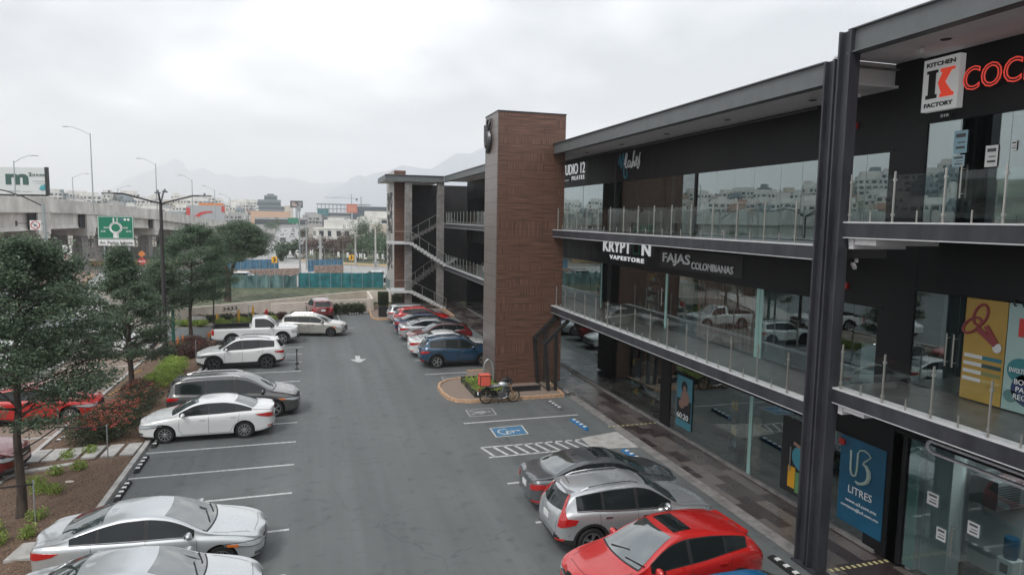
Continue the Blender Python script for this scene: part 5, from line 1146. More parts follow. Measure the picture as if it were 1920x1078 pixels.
    # wheels
    for x in (fx, rx_):
        for sd_ in (-1, 1):
            yo = sd_*(hw_-.035); wdt = .215
            if rim not in NXT: NXT[rim] = {}
            kk = (round(r, 3),)
            if kk not in NXT[rim]:
                b2 = MB(); b2.lathe([(r*.66, -wdt), (r*.92, -wdt), (r*.985, -wdt+.03), (r, -wdt+.06), (r, -.06), (r*.985, -.025), (r*.93, 0), (r*.70, -.004), (r*.66, -.03), (r*.66, -wdt)], (0, 0, 0), 'y', 32); t_ = b2.build('wheel', 'rubber', smooth=True)
                b2 = MB(); rr = r*.665; b2.lathe([(rr, -.03), (rr, -.012), (rr*.93, -.012), (rr*.90, -.05), (rr*.90, -.12), (0, -.12)], (0, 0, 0), 'y', 32, 1)
                b2.lathe([(rr+.004, -.03), (rr+.004, -.006), (rr*.92, -.006), (rr*.92, -.03)], (0, 0, 0), 'y', 32, 0); b2.lathe([(rr*.22, -.06), (rr*.22, -.012), (rr*.16, -.004), (0, -.004)], (0, 0, 0), 'y', 16, 0)
                ns = 10 if rim == 'rim10' else 5
                for k in range(ns):
                    t = 2*PI*k/ns; 
                    for dt in ((0,) if ns == 10 else (-.16, .16)):
                        b2.bar((rr*.15*math.cos(t), -.03, rr*.15*math.sin(t)), (rr*.95*math.cos(t+dt), -.022, rr*.95*math.sin(t+dt)), rr*(.15 if ns == 10 else .13), .025, 0, upv=(0, 1, 0))
                rmn = {'rim10': 'rim'}.get(rim, rim); r_ = b2.build('rim', [rmn, 'arch'])
                NXT[rim][kk] = (t_.data, r_.data); bpy.data.objects.remove(t_); bpy.data.objects.remove(r_)
            dt_, dr_ = NXT[rim][kk]
            wobj = bpy.data.objects.new('wheel', dt_); COL.objects.link(wobj); wobj.parent = car; wobj.location = (x, yo, r+.0)
            robj = bpy.data.objects.new('rim', dr_); COL.objects.link(robj); robj.parent = wobj
            ang = random.uniform(0, 1)
            wobj.rotation_euler = (0, ang, 0) if sd_ > 0 else (0, ang, PI)
            if x == fx and 'steer' in opts: wobj.rotation_euler = (0, 0, R(18)) if sd_ > 0 else (0, 0, PI+R(18))
    return car
PN = PAINTS
def cars():
    g1 = 'cars parked nose or tail to the planting strip'; g2 = 'cars parked facing the shops'
    make_car('sedan_long', PN['pale_silver'], 'silver sedan with amber headlight corner, nose towards the lane, in the front left corner', (-3.6, 15.62, 0), R(0), group=g1, opts=('amber', 'chrome', 'chromegrille'))
    make_car('sedan', PN['pale_silver'], 'pale silver sedan cut off by the bottom edge, nearest car of the left row', (-3.42, 13.22, 0), R(0), group=g1)
    make_car('sedan', PN['white'], 'white four door sedan with red tail lamp towards the lane and ten spoke rims', (-3.82, 24.86, 0), PI, group=g1, rim='rim10')
    make_car('minivan', PN['taupe'], 'dark grey minivan behind the white sedan, nose towards the lane', (-3.16, 27.25, 0), 0, group=g1, opts=('amber', 'chrome', 'chromegrille'))
    make_car('crossover', PN['white'], 'white crossover with black wheel arches and dark rims, nose to the bushes', (-3.80, 35.9, 0), PI, group=g1, rim='rim_dark', opts=('darkhead',))
    make_car('pickup', PN['white'], 'white two seat pickup truck with an open bed behind the white crossover', (-3.62, 42.35, 0), R(4), 'pickup', group=g1)
    make_car('wagon', PN['beige'], 'pale beige station wagon with roof rails pulling out beside the white pickup', (-.02, 44.75, 0), R(-13), group=g1, opts=('chrome', 'amber'), rim='rim_dark')
    make_car('crossover', PN['maroon'], 'dark red crossover seen from behind at the far end of the lane', (.45, 52.3, 0), R(97), opts=('chrome',))
    make_car('crossover', PN['blue'], 'dark blue crossover with chrome window line beside the brown tower', (7.95, 33.95, 0), 0, group=g2, opts=('chrome',))
    make_car('sedan_long', PN['white'], 'white sedan parked just beyond the blue crossover', (7.95, 36.7, 0), 0, group=g2)
    make_car('hatch_suv', PN['maroon'], 'red crossover with a black roof facing the lane, third beyond the tower', (7.9, 39.2, 0), PI, group=g2, roof=PN['black'], opts=('chrome',))
    make_car('sedan', PN['silver'], 'silver sedan between the black roofed red crossover and the navy sedan', (7.95, 41.7, 0), 0, group=g2)
    make_car('sedan', PN['navy'], 'navy blue sedan beyond the silver sedan in the far right row', (7.9, 44.1, 0), 0, group=g2)
    make_car('hatch_suv', PN['red'], 'bright red hatchback beyond the navy sedan', (8.0, 46.5, 0), 0, group=g2)
    make_car('wagon', PN['silver'], 'pale silver hatchback farthest away in the right row', (7.9, 48.7, 0), 0, group=g2)
    make_car('sedan', PN['grey'], 'dark grey sedan with its tail to the lane, beside the hatched walkway', (8.22, 16.25, 0), R(-1), group=g2, opts=('sunroof',))
    make_car('crossover', PN['silver'], 'silver crossover with tall red tail lamps between the grey sedan and the red car', (7.98, 14.1, 0), R(0), group=g2, opts=('talllamp', 'antenna', 'chrome'))
    make_car('hatch_suv', PN['red'], 'bright red crossover with sunroof facing the lane, near the bottom edge', (7.46, 11.5, 0), R(184), group=g2, opts=('sunroof', 'chromegrille')).scale = (1.05, 1.05, 1.05)
    make_car('hatch_suv', PN['bright_blue'], 'blue car of which only the roof shows at the bottom edge', (8.3, 9.15, 0), 0, group=g2)
    make_car('sedan', PN['red'], 'bright red sedan half hidden by the tree beyond the planting strip', (-10.62, 28.2, 0), R(2), rim='rim10')
    make_car('crossover', PN['maroon'], 'dark red crossover whose nose shows at the left edge of the picture', (-10.98, 22.3, 0), R(-2))
    make_car('pickup', PN['white'], 'white pickup truck hidden behind the trees beyond the planting strip', (-11.6, 40.3, 0), R(3), 'pickup')
cars()

# ================================================================ trees and plants
def limb(b, p0, p1, r0, r1, bend=.12, n=6, seg=5):
    p0 = Vector(p0); p1 = Vector(p1); L_ = (p1-p0).length; path = []
    off = Vector((random.uniform(-1, 1), random.uniform(-1, 1), random.uniform(-.3, .8)))*bend*L_
    for i in range(seg+1): t = i/seg; path.append(p0.lerp(p1, t)+off*math.sin(PI*t)*.5+Vector((random.uniform(-1, 1), random.uniform(-1, 1), 0))*.015*L_*(0 < i < seg))
    b.tube(path, [r0+(r1-r0)*i/seg for i in range(seg+1)], n); return path
def tree(name, label, base, h, prof, nl, ls, mt, tr, z0, nb=34, lean=(0, 0), group=None, seed=1, flat=.55, cl=.30, cat='tree', twig=3, droop=.0, trunkpath=None):
    """prof: list of (height, radius) of the crown; branches leave the trunk and carry flattened leaf sprays"""
    global rng
    random.seed(seed); rng = np.random.default_rng(seed)
    o = thing(name, label, cat, base, 0, group); bx, by, bz = base; f = pchip(prof); b = MB()
    tp = trunkpath or [(bx+lean[0]*t*t, by+lean[1]*t*t, bz-.1+(h*.93+.1)*t) for t in np.linspace(0, 1, 10)]
    tp = [(p[0]+random.uniform(-1, 1)*tr*.35*(i > 0), p[1]+random.uniform(-1, 1)*tr*.35*(i > 0), p[2]) for i, p in enumerate(tp)]
    b.tube(tp, [tr*1.25]+[tr*(1-.85*i/(len(tp)-1)) for i in range(1, len(tp))], 9)
    def tpt(z):
        for i in range(len(tp)-1):
            if tp[i][2] <= z <= tp[i+1][2]: t = (z-tp[i][2])/(tp[i+1][2]-tp[i][2]); return Vector(tp[i]).lerp(Vector(tp[i+1]), t)
        return Vector(tp[-1] if z > tp[-1][2] else tp[0])
    C = []; W = []; ga = random.random()*6
    for k in range(nb):
        zt = z0+(h-z0)*((k+.5)/nb)**.85; ga += 2.39996+random.uniform(-.4, .4); rad = f(zt)*random.uniform(.72, 1.10)
        zs = max(z0*.75, zt-rad*random.uniform(.25, .5)); p0 = tpt(bz+zs); p1 = tpt(bz+zt)+Vector((math.cos(ga)*rad, math.sin(ga)*rad, -droop*rad)); p1.z = bz+zt-droop*rad
        pa = limb(b, p0, p1, tr*.30*(1-.6*zs/h), .012, .18, 5)
        for t in np.linspace(.38, 1.0, 5): q = Vector(pa[0]).lerp(Vector(pa[-1]), t) if t < 1 else pa[-1]; C.append(tuple(pa[min(len(pa)-1, int(round(t*(len(pa)-1))))])); W.append(cl*(.7+.8*t)*random.uniform(.7, 1.35))
        for j in range(twig):
            t = random.uniform(.45, .95); s = Vector(pa[int(t*(len(pa)-1))]); a2 = ga+random.choice((-1, 1))*random.uniform(.5, 1.2); l_ = rad*random.uniform(.25, .45)
            e_ = s+Vector((math.cos(a2)*l_, math.sin(a2)*l_, random.uniform(-.05, .28)*l_)); limb(b, s, e_, .018, .006, .2, 4, 3); C.append(tuple(e_)); W.append(cl*random.uniform(.7, 1.2)); C.append(tuple(s.lerp(e_, .55))); W.append(cl*.8)
    b.build('trunk', 'trunk', o, smooth=True)
    C = np.array(C); W = np.array(W); pr = W**2/np.sum(W**2); idx = rng.choice(len(C), nl, p=pr)
    d = rng.normal(size=(nl, 3)); d /= np.linalg.norm(d, axis=1)[:, None]; d *= rng.random((nl, 1))**.45
    P = C[idx]+d*W[idx][:, None]*np.array([1.15, 1.15, flat])
    A, B = leaves(P, ls, .35); quads_mesh('crown', P, A, B, mt, o); return o
gl = 'trees along the left planting strip'
tree('shade_tree', 'nearest tall dark green tree at the left edge, its trunk standing in the mulch', (-7.59, 18.82, .05), 7.6, [(2.9, 1.5), (3.4, 2.3), (4.2, 2.45), (5, 2.1), (6, 1.7), (7.0, 1.15), (7.6, .5)], 60000, .050, 'leaf_dark', .13, 3.1, 60, group=gl, seed=11, cl=.29, flat=.75, twig=5, lean=(.25, .1))
tree('shade_tree', 'second dark green tree with layered branches beyond the red flowering bushes', (-8.05, 31.28, .05), 6.75, [(1.5, 1.4), (2.6, 1.9), (4.0, 1.75), (5.2, 1.0), (6.75, .15)], 42000, .054, 'leaf_dark', .14, 1.8, 46, group=gl, seed=5, cl=.27, flat=.75, twig=5, lean=(-.25, .1))
tree('shade_tree', 'third round green tree in front of the dark lamp post', (-8.1, 46.2, .05), 7.5, [(2.2, 1.9), (3.4, 2.6), (5, 2.7), (6.4, 2.0), (7.5, .6)], 44000, .062, 'leaf_mid', .12, 2.4, 46, group=gl, seed=8, cl=.34, flat=.8, twig=5, lean=(.4, .2))
tree('shade_tree', 'slim tree between the two lamp posts behind the second tree', (-9.3, 43.2, .05), 5.3, [(2.0, 1.1), (3.2, 1.4), (4.4, 1.1), (5.3, .3)], 20000, .06, 'leaf_dark', .10, 2.2, 30, group=gl, seed=18, cl=.42)
tree('shade_tree', 'small loose tree near the green posts', (-7.1, 49.4, .05), 5.4, [(2.2, 1.2), (3.4, 1.7), (4.6, 1.3), (5.4, .4)], 15000, .055, 'leaf_mid', .07, 2.1, 26, group=gl, seed=21, cl=.42)
# leaning umbrella tree at the field
random.seed(4)
ut = tree('umbrella_tree', 'dark umbrella shaped tree with a pruned leaning limb beyond the pale wall', (-7.75, 63.6, 0), 7.6, [(4.3, 1.9), (5.2, 2.75), (6.2, 2.6), (7.2, 1.4), (7.6, .5)], 50000, .08, 'leaf_dark', .30, 4.4, 40, seed=14, cl=.50, trunkpath=[(-7.9, 63.6, -.1), (-7.85, 63.7, 1.5), (-7.6, 63.7, 2.6), (-7.2, 63.8, 3.8), (-6.8, 63.8, 5.0), (-6.7, 63.8, 6.8)])
b = MB(); b.tube([(-7.7, 63.7, 2.3), (-8.1, 63.7, 3.5), (-8.7, 63.7, 4.6), (-9.1, 63.7, 5.3), (-9.5, 63.7, 5.7)], [.26, .26, .25, .24, .2], 9); b.build('pruned_limb', mat('cut_bark', (.20, .12, .075), .9, var=.4, scale=4), ut, smooth=True)
def bush(name, label, c, rx, ry, h, n, ls, mt, flowers=0, cat='bush', group=None, seed=1, fm='flower', lumps=9):
    global rng
    rng = np.random.default_rng(seed); random.seed(seed)
    o = thing(name, label, cat, c, 0, group); K = []; b = MB()
    for k in range(lumps):
        a = k*2.4; rr = math.sqrt((k+.5)/lumps)*.72; K.append((c[0]+rx*rr*math.cos(a), c[1]+ry*rr*math.sin(a), c[2]+h*random.uniform(.34, .62))); b.tube([(c[0]+rx*rr*.3*math.cos(a), c[1]+ry*rr*.3*math.sin(a), c[2]-.02), K[-1]], [.02, .008], 5)
    b.build('stem', 'trunk', o); K = np.array(K); idx = rng.integers(0, len(K), n); d = rng.normal(size=(n, 3)); d /= np.linalg.norm(d, axis=1)[:, None]; d *= rng.random((n, 1))**.33
    S_ = np.array([rx*.50, ry*.50, h*.42])*(9/lumps)**.35; P = K[idx]+d*S_; P[:, 2] = np.maximum(P[:, 2], c[2]+.03)
    A, B = leaves(P, ls, .2); quads_mesh('foliage', P, A, B, mt, o)
    if flowers:
        m = P[:, 2] > c[2]+h*.55; Q = P[m]; Q = Q[rng.integers(0, len(Q), flowers)]; heads = Q[:max(6, flowers//9)]; Q = heads[rng.integers(0, len(heads), flowers)]+rng.normal(size=(flowers, 3))*np.array([.05, .05, .02]); Q[:, 2] += .04; A, B = leaves(Q, ls*.75, .5); quads_mesh('flowers', Q, A, B, fm, o)
    return o
gf = 'red flowering bushes in the planting strip'
bush('flowering_bush', 'large red flowering bush by the rope post left of the white sedan', (-7.5, 24.75, .05), 1.2, 1.0, 1.1, 9000, .038, 'leaf_bush', 1700, group=gf, seed=2)
bush('flowering_bush', 'red flowering bush just behind the largest one', (-7.3, 26.4, .05), 1.0, 1.1, 1.1, 8000, .038, 'leaf_bush', 1200, group=gf, seed=3)
bush('flowering_bush', 'dark bush with few red flowers beside the dark minivan tail', (-7.15, 28.5, .05), .9, 1.1, 1.05, 6500, .035, 'leaf_bush', 500, group=gf, seed=4)
bush('flowering_bush', 'bronze leaved bush between the flowers and the lime shrubs', (-7.5, 30.3, .05), .8, .9, .95, 5500, .035, 'leaf_red', 60, group=gf, seed=6)
gli = 'lime green shrubs in the planting strip'
for i, (x, y, r_, lab) in enumerate(((-7.3, 31.9, .8, 'bright lime shrub behind the dark minivan tail, nearest of the lime row'), (-7.2, 33.3, .85, 'bright lime shrub, second in the lime row'), (-7.15, 34.8, .8, 'bright lime shrub beside the front wheel of the white crossover'), (-7.3, 36.2, .7, 'bright lime shrub at the far end of the row by the white post'))):
    bush('lime_shrub', lab, (x, y, .05), r_, .85, .62, 4200, .04, 'leaf_lime', cat='shrub', group=gli, seed=30+i)
for i, (x, y, lab) in enumerate(((-6.9, 38.4, 'dark red leaved bush behind the hood of the white crossover'), (-6.7, 39.9, 'dark red leaved bush next to the white pickup tail'), (-7.6, 39.2, 'dark bush left of the two red leaved ones'), (-7.2, 41.4, 'bronze bush just short of the drive lane'))):
    bush('red_leaf_bush', lab, (x, y, .05), .75, .8, .85, 4200, .04, ('leaf_red', 'leaf_red', 'leaf_bush', 'leaf_red')[i], 60, group='dark bushes by the white pickup', seed=40+i)
gs = 'small lime plants in the mulch'
for i, (x, y, r_, lab) in enumerate(((-7.85, 23.0, .22, 'small lime plant beside the paving slabs, on the left'), (-7.3, 23.35, .22, 'spiky lime plant in front of the paving slabs'), (-7.2, 21.95, .24, 'small lime plant on the bare mulch slope'), (-7.75, 21.7, .24, 'small lime plant beside the pale stone'), (-7.7, 20.35, .26, 'clump of lime leaves behind the first tree trunk'), (-7.28, 20.2, .26, 'clump of lime leaves right of the first tree trunk'), (-7.12, 18.55, .24, 'small plant between the tree trunk and the silver sedan'), (-7.9, 17.95, .3, 'lime clump at the left edge below the first tree'), (-6.95, 17.5, .2, 'smallest lime plant above the lone paving slab'), (-7.5, 17.3, .22, 'lime plant near the bottom left corner'), (-8.0, 20.9, .25, 'lime clump left of the pale stone'))):
    bush('small_shrub', lab, (x, y, .06), r_, r_, .38, 420, .035, 'leaf_lime', cat='plant', group=gs, seed=60+i, lumps=5)
# hedges and beds at the far end
for i in range(8):
    x = -8.6+i*1.02; bush('hedge_shrub', ('leftmost hedge shrub in front of the pale wall', 'hedge shrub second from the left by the boulder', 'hedge shrub behind the boulder', 'hedge shrub left of the mushroom lamps', 'hedge shrub behind the yellow bollards', 'hedge shrub just right of the yellow bollards', 'hedge shrub above the beige wagon roof', 'hedge shrub left of the dark red crossover')[i], (x, 51.4+.1*i, 0), .62, .5, .62, 2200, .05, 'leaf_bush' if i % 3 else 'leaf_red', cat='shrub', group='hedge in front of the pale wall', seed=80+i, lumps=7)
for i in range(4):
    bush('hedge_shrub', ('hedge shrub just right of the dark red crossover', 'hedge shrub second right of the dark red crossover', 'hedge shrub third right of the dark red crossover', 'last hedge shrub at the wall corner')[i], (1.75+i*.72, 53.65+i*.2, 0), .5, .45, .95, 2000, .05, 'leaf_bush', cat='shrub', group='hedge in front of the pale wall', seed=95+i, lumps=6)
for i, (x, y) in enumerate(((-10.4, 51.6), (-9.2, 50.0), (-8.1, 49.7), (-6.6, 49.9), (-5.4, 50.6), (-4.3, 50.6), (-3.4, 51.0))):
    bush('lime_shrub', ('lime shrub by the left green post', 'lime shrub left of the rock', 'lime shrub in front of the rock', 'lime shrub behind the pickup bed', 'lime shrub among the yellow bollards', 'lime shrub right of the yellow bollards', 'lime shrub above the beige wagon')[i], (x, y, 0), .65, .6, .5, 2200, .05, 'leaf_lime', cat='shrub', group='lime shrubs behind the pickup', seed=110+i, lumps=7)
def rock(c, r, label, m='concrete_dark', seed=1):
    rr = random.Random(seed); b = MB(); b.ball((0, 0, 0), 1, 6)
    v = [(c[0]+x*r[0]*(1+rr.uniform(-.12, .12)), c[1]+y*r[1]*(1+rr.uniform(-.12, .12)), c[2]+max(-.1, z)*r[2]*(1+rr.uniform(-.1, .1))) for x, y, z in b.v]; b.v = v; tag(b.build('boulder', m), label, 'rock')
rock((-8.4, 50.9, .1), (.75, .5, .5), 'large grey boulder behind the lime shrubs', seed=3); rock((-10.6, 50.4, .1), (.7, .5, .45), 'grey boulder left of the green post', seed=4); rock((-7.2, 21.0, .08), (.16, .1, .06), 'small pale stone lying on the mulch', 'beige', 5)

# paving slabs, rope posts, wheel stops
b0 = None
for i, x in enumerate((-6.12, -6.68, -7.24, -7.8, -8.36, -8.85)):
    b = MB(); b.prism([(x-.22, 22.85), (x+.2, 22.85), (x+.24, 23.95), (x-.18, 23.95)], .10, .17)
    tag(b.build('paving_slab', 'concrete'), ('paving slab nearest the kerb in the mulch row', 'second paving slab from the kerb', 'third paving slab from the kerb, by the spiky plant', 'fourth paving slab from the kerb', 'fifth paving slab from the kerb', 'last paving slab, near the dark red nose')[i], 'paving slab', 'paving slabs across the mulch')
b = MB(); b.prism([(-7.0, 16.3), (-6.1, 16.3), (-6.1, 17.1), (-6.9, 17.1)], .10, .17); tag(b.build('paving_slab', 'concrete'), 'lone paving slab behind the silver sedan at the bottom left', 'paving slab')
b = MB(); b.prism([(-9.2, 21.8), (-7.55, 22.35), (-7.55, 22.55), (-9.2, 22.1)], .02, .16); struct('path_edge', b, 'concrete')
RP = [(-6.62, 22.7, 1.25, 'thin post holding the rope in front of the paving slabs'), (-7.12, 18.4, 1.2, 'thin rope post beside the first tree trunk'), (-9.12, 21.3, .9, 'thin rope post at the left edge by the dark red nose'), (-9.2, 26.2, .9, 'thin rope post beside the red sedan'), (-6.35, 37.4, 1.2, 'thin white post beside the lime shrubs'), (-8.6, 37.0, .9, 'thin post at the far end of the rope')]
for x, y, h, lab in RP:
    b = MB(); b.tube([(x, y, 0), (x, y, h)], .018, 6); b.lathe([(0, h), (.028, h), (.028, h+.05), (0, h+.05)], (x, y, 0), 'z', 8); tag(b.build('rope_post', 'galv'), lab, 'post')
def rope(a, c, sag, label, r=.022):
    a = Vector(a); c = Vector(c); b = MB(); b.tube([a.lerp(c, t)-Vector((0, 0, sag*math.sin(PI*t))) for t in np.linspace(0, 1, 12)], r, 6); tag(b.build('rope', 'rope', smooth=True), label, 'rope')
rope((-6.62, 22.7, 1.22), (-8.2, 23.2, 1.18), .02, 'black rope running level to the left from the post by the slabs'); rope((-8.2, 23.2, 1.18), (-9.12, 21.3, .88), .12, 'black rope sloping down towards the left edge'); rope((-7.12, 18.4, 1.15), (-9.0, 18.4, 1.15), .03, 'black rope passing behind the first tree trunk'); rope((-6.35, 37.4, 1.0), (-8.6, 37.0, .5), .05, 'black rope beside the lime shrubs'); rope((-9.12, 21.3, .88), (-9.8, 19.3, .5), .1, 'black rope end at the left edge')
def wheel_stop(x, y, rz, label, m1='rubber', m2='white', group=None, Lw=1.5):
    o = thing('wheel_stop', label, 'wheel stop', (x, y, .002), rz, group); b = MB(); w_ = .085
    b.prism([(-Lw/2, -w_), (Lw/2, -w_), (Lw/2, w_), (-Lw/2, w_)], 0, .03); i = len(b.v)
    b.v += [(-Lw/2, -w_, .03), (Lw/2, -w_, .03), (Lw/2, w_, .03), (-Lw/2, w_, .03), (-Lw/2+.08, -w_*.55, .11), (Lw/2-.08, -w_*.55, .11), (Lw/2-.08, w_*.55, .11), (-Lw/2+.08, w_*.55, .11)]
    for q in ((4, 5, 6, 7), (0, 1, 5, 4), (1, 2, 6, 5), (2, 3, 7, 6), (3, 0, 4, 7)): b.f.append(tuple(i+k for k in q)); b.m.append(0)
    b.build('block', m1, o, world=False); b = MB()
    for k in range(4): x0 = -Lw/2+.16+k*(Lw-.32)/3.6; b.box(x0, -w_*.7, .085, x0+.13, w_*.7, .115)
    b.build('reflector_strip', m2, o, world=False); return o
gw = 'black wheel stops along the left kerb'
for y, lab in ((20.05, 'black wheel stop in the empty bay nearest the silver sedan'), (22.15, 'black wheel stop in the empty bay before the white sedan'), (24.4, 'black wheel stop under the nose of the white sedan'), (26.6, 'wheel stop behind the dark minivan'), (35.4, 'wheel stop under the nose of the white crossover'), (17.8, 'wheel stop hidden beside the silver sedan')): wheel_stop(-5.5, y, PI/2, lab, group=gw)
for y, lab in ((23.0, 'wheel stop in front of the dark red nose at left'), (25.6, 'wheel stop beside the large red flowering bush'), (29.2, 'wheel stop with ochre blocks beyond the red sedan'), (31.5, 'wheel stop in the gravel lot beside the second tree'), (35.2, 'wheel stop with ochre blocks near the thin posts')): wheel_stop(-8.75, y, R(80), lab, m2='white' if y < 29 else 'yellow', group='wheel stops of the gravel lot')
bl = mat('wheel_stop_blue', (.012, .13, .30), .5)
wheel_stop(10.42, 25.2, R(94), 'grey and white wheel stop beside the porch', mat('wheel_stop_grey', (.09, .09, .1), .6)); wheel_stop(10.44, 22.55, R(94), 'bright blue wheel stop of the wheelchair bay', bl); wheel_stop(10.9, 18.9, R(94), 'blue wheel stop beyond the dark grey sedan', bl)
wheel_stop(3.3, 53.3, R(12), 'black wheel stop near the wall corner', Lw=1.1); wheel_stop(4.3, 53.6, R(12), 'black wheel stop right at the planter island', Lw=.7); wheel_stop(11.0, 11.5, R(90), 'black wheel stop behind the bright red crossover'); wheel_stop(-.95, 35.9, PI/2, 'low stop behind the white crossover tail', Lw=.5)
b = MB()
for y in (21.1, 23.4, 25.7, 28.0, 30.3, 32.6, 34.9, 37.2): b.box(-12.9, y, -.003, -9.1, y+.14, .012)
struct('lot_divider', b, 'concrete')
# slim black bollard behind the white crossover
bb = thing('slim_bollard', 'slim black bollard standing behind the white crossover', 'bollard', (-.92, 34.6, 0)); b = MB(); b.lathe([(.0, .0), (.11, 0), (.11, .04), (.03, .06), (.03, 1.0), (.05, 1.02), (.05, 1.12), (0, 1.13)], (-.92, 34.6, 0), 'z', 12); b.build('post', 'plastic', bb, smooth=True)
# yellow bollards, cones, green posts
for x, y, h, lab in ((-6.98, 50.2, .8, 'yellow bollard left of the other two'), (-5.5, 50.3, 1.05, 'yellow bollard in the middle'), (-4.55, 51.1, 1.2, 'tallest yellow bollard near the white pickup cab')):
    b = MB(); b.lathe([(0, 0), (.09, 0), (.08, h), (.05, h+.05), (0, h+.05)], (x, y, 0), 'z', 10); tag(b.build('bollard', 'yellow', smooth=True), lab, 'bollard', 'yellow bollards behind the pickup')
b = MB(); b.box(-3.35, 47.2, 0, -3.2, 47.35, 1.5); b.box(-3.37, 46.7, .5, -3.33, 47.3, 1.45); tag(b.build('gate_post', 'red'), 'short red gate post behind the white pickup cab', 'post')
for x, y, lab in ((-8.55, 43.0, 'dark green metal post nearer the camera'), (-8.5, 48.4, 'dark green metal post farther back')):
    b = MB(); b.box(x-.08, y-.08, 0, x+.08, y+.08, 2.4); tag(b.build('metal_post', mat('post_green', (.0, .10, .07), .5)), lab, 'post')
def cone(x, y, lab):
    o = thing('traffic_cone', lab, 'cone', (x, y, 0)); b = MB(); b.box(x-.17, y-.17, 0, x+.17, y+.17, .03); b.lathe([(.13, .03), (.03, .7), (0, .71)], (x, y, 0), 'z', 12); b.build('cone_body', 'orange', o); b = MB(); b.lathe([(.088, .30), (.065, .45)], (x, y, 0), 'z', 12); b.build('band', 'white', o)
cone(-7.9, 42.4, 'orange traffic cone beside the nearer green post'); cone(-8.1, 41.9, 'second orange traffic cone left of the green post')
b = MB(); b.box(-6.9, 45.0, 0, -6.1, 45.4, .3); tag(b.build('barrier_block', 'orange'), 'low orange barrier block behind the pickup tail', 'barrier')
def lowlamp(x, y, h, lab):
    o = thing('garden_lamp', lab, 'lamp', (x, y, 0)); b = MB(); b.tube([(x, y, 0), (x, y, h)], .02, 6); b.build('pole', 'galv', o); b = MB(); b.lathe([(0, h+.06), (.16, h+.02), (.12, h-.04), (0, h-.06)], (x, y, 0), 'z', 12); b.build('lamp_shade', 'white', o, smooth=True)
for x, y, h, lab in ((-5.8, 50.2, 1.0, 'white mushroom lamp left of the middle yellow bollard'), (-4.85, 51.0, 1.4, 'white mushroom lamp above the tallest yellow bollard'), (-4.2, 50.0, .6, 'low white mushroom lamp near the pickup cab'), (-9.0, 44.0, 2.6, 'white lamp head among the leaves beside the dark lamp post'), (-8.4, 44.2, 2.5, 'white lamp head right of the dark lamp post')): lowlamp(x, y, h, lab)

# planter box, end planter, motorcycle
pb = thing('planter_box', 'low black planter with green plants at the foot of the tower', 'planter', (8.0, 28.3, .1)); b = MB()
for (x0, y0, x1, y1) in ((7.15, 26.95, 7.21, 29.8), (8.64, 26.95, 8.7, 29.8), (7.21, 26.95, 8.64, 27.01), (7.21, 29.74, 8.64, 29.8)): b.box(x0, y0, .1, x1, y1, .38)
for y in (27.8, 28.7): b.box(7.21, y, .1, 8.64, y+.05, .34)
b.box(8.75, 27.5, .1, 10.6, 27.56, .36); b.build('box', 'plastic', pb); b = MB(); b.box(7.21, 27.01, .11, 8.64, 29.74, .28); b.build('soil', 'mulch', pb)
rng = np.random.default_rng(5); K = np.array([(x, y, .33) for x in (7.4, 7.75, 8.1, 8.45) for y in np.arange(27.2, 29.6, .33)]); K = K+rng.normal(size=K.shape)*.05; P = K[rng.integers(0, len(K), 4200)]+rng.normal(size=(4200, 3))*np.array([.12, .12, .08]); A, B = leaves(P, .045, .2); quads_mesh('plants', P, A, B, 'leaf_lime', pb)
ep = thing('tall_planter', 'tall black planter with a clipped dark shrub at the far end island', 'planter', (5.6, 51.3, .1)); b = MB(); b.box(5.2, 51.0, .1, 5.95, 51.7, .95); b.build('box', 'plastic', ep)
P = np.array([5.58, 51.35, 1.6])+(rng.random((6500, 3))-.5)*np.array([.85, .85, 1.15]); A, B = leaves(P, .045, .2); quads_mesh('foliage', P, A, B, 'leaf_bush', ep)
ep = thing('tall_planter', 'second clipped planter just behind the first at the far end', 'planter', (6.9, 53.2, .1)); b = MB(); b.box(6.5, 52.8, .1, 7.4, 53.6, .9); b.build('box', 'plastic', ep)
P = np.array([6.95, 53.2, 1.3])+(rng.random((3000, 3))-.5)*np.array([.9, .8, .8]); A, B = leaves(P, .045, .2); quads_mesh('foliage', P, A, B, 'leaf_bush', ep)

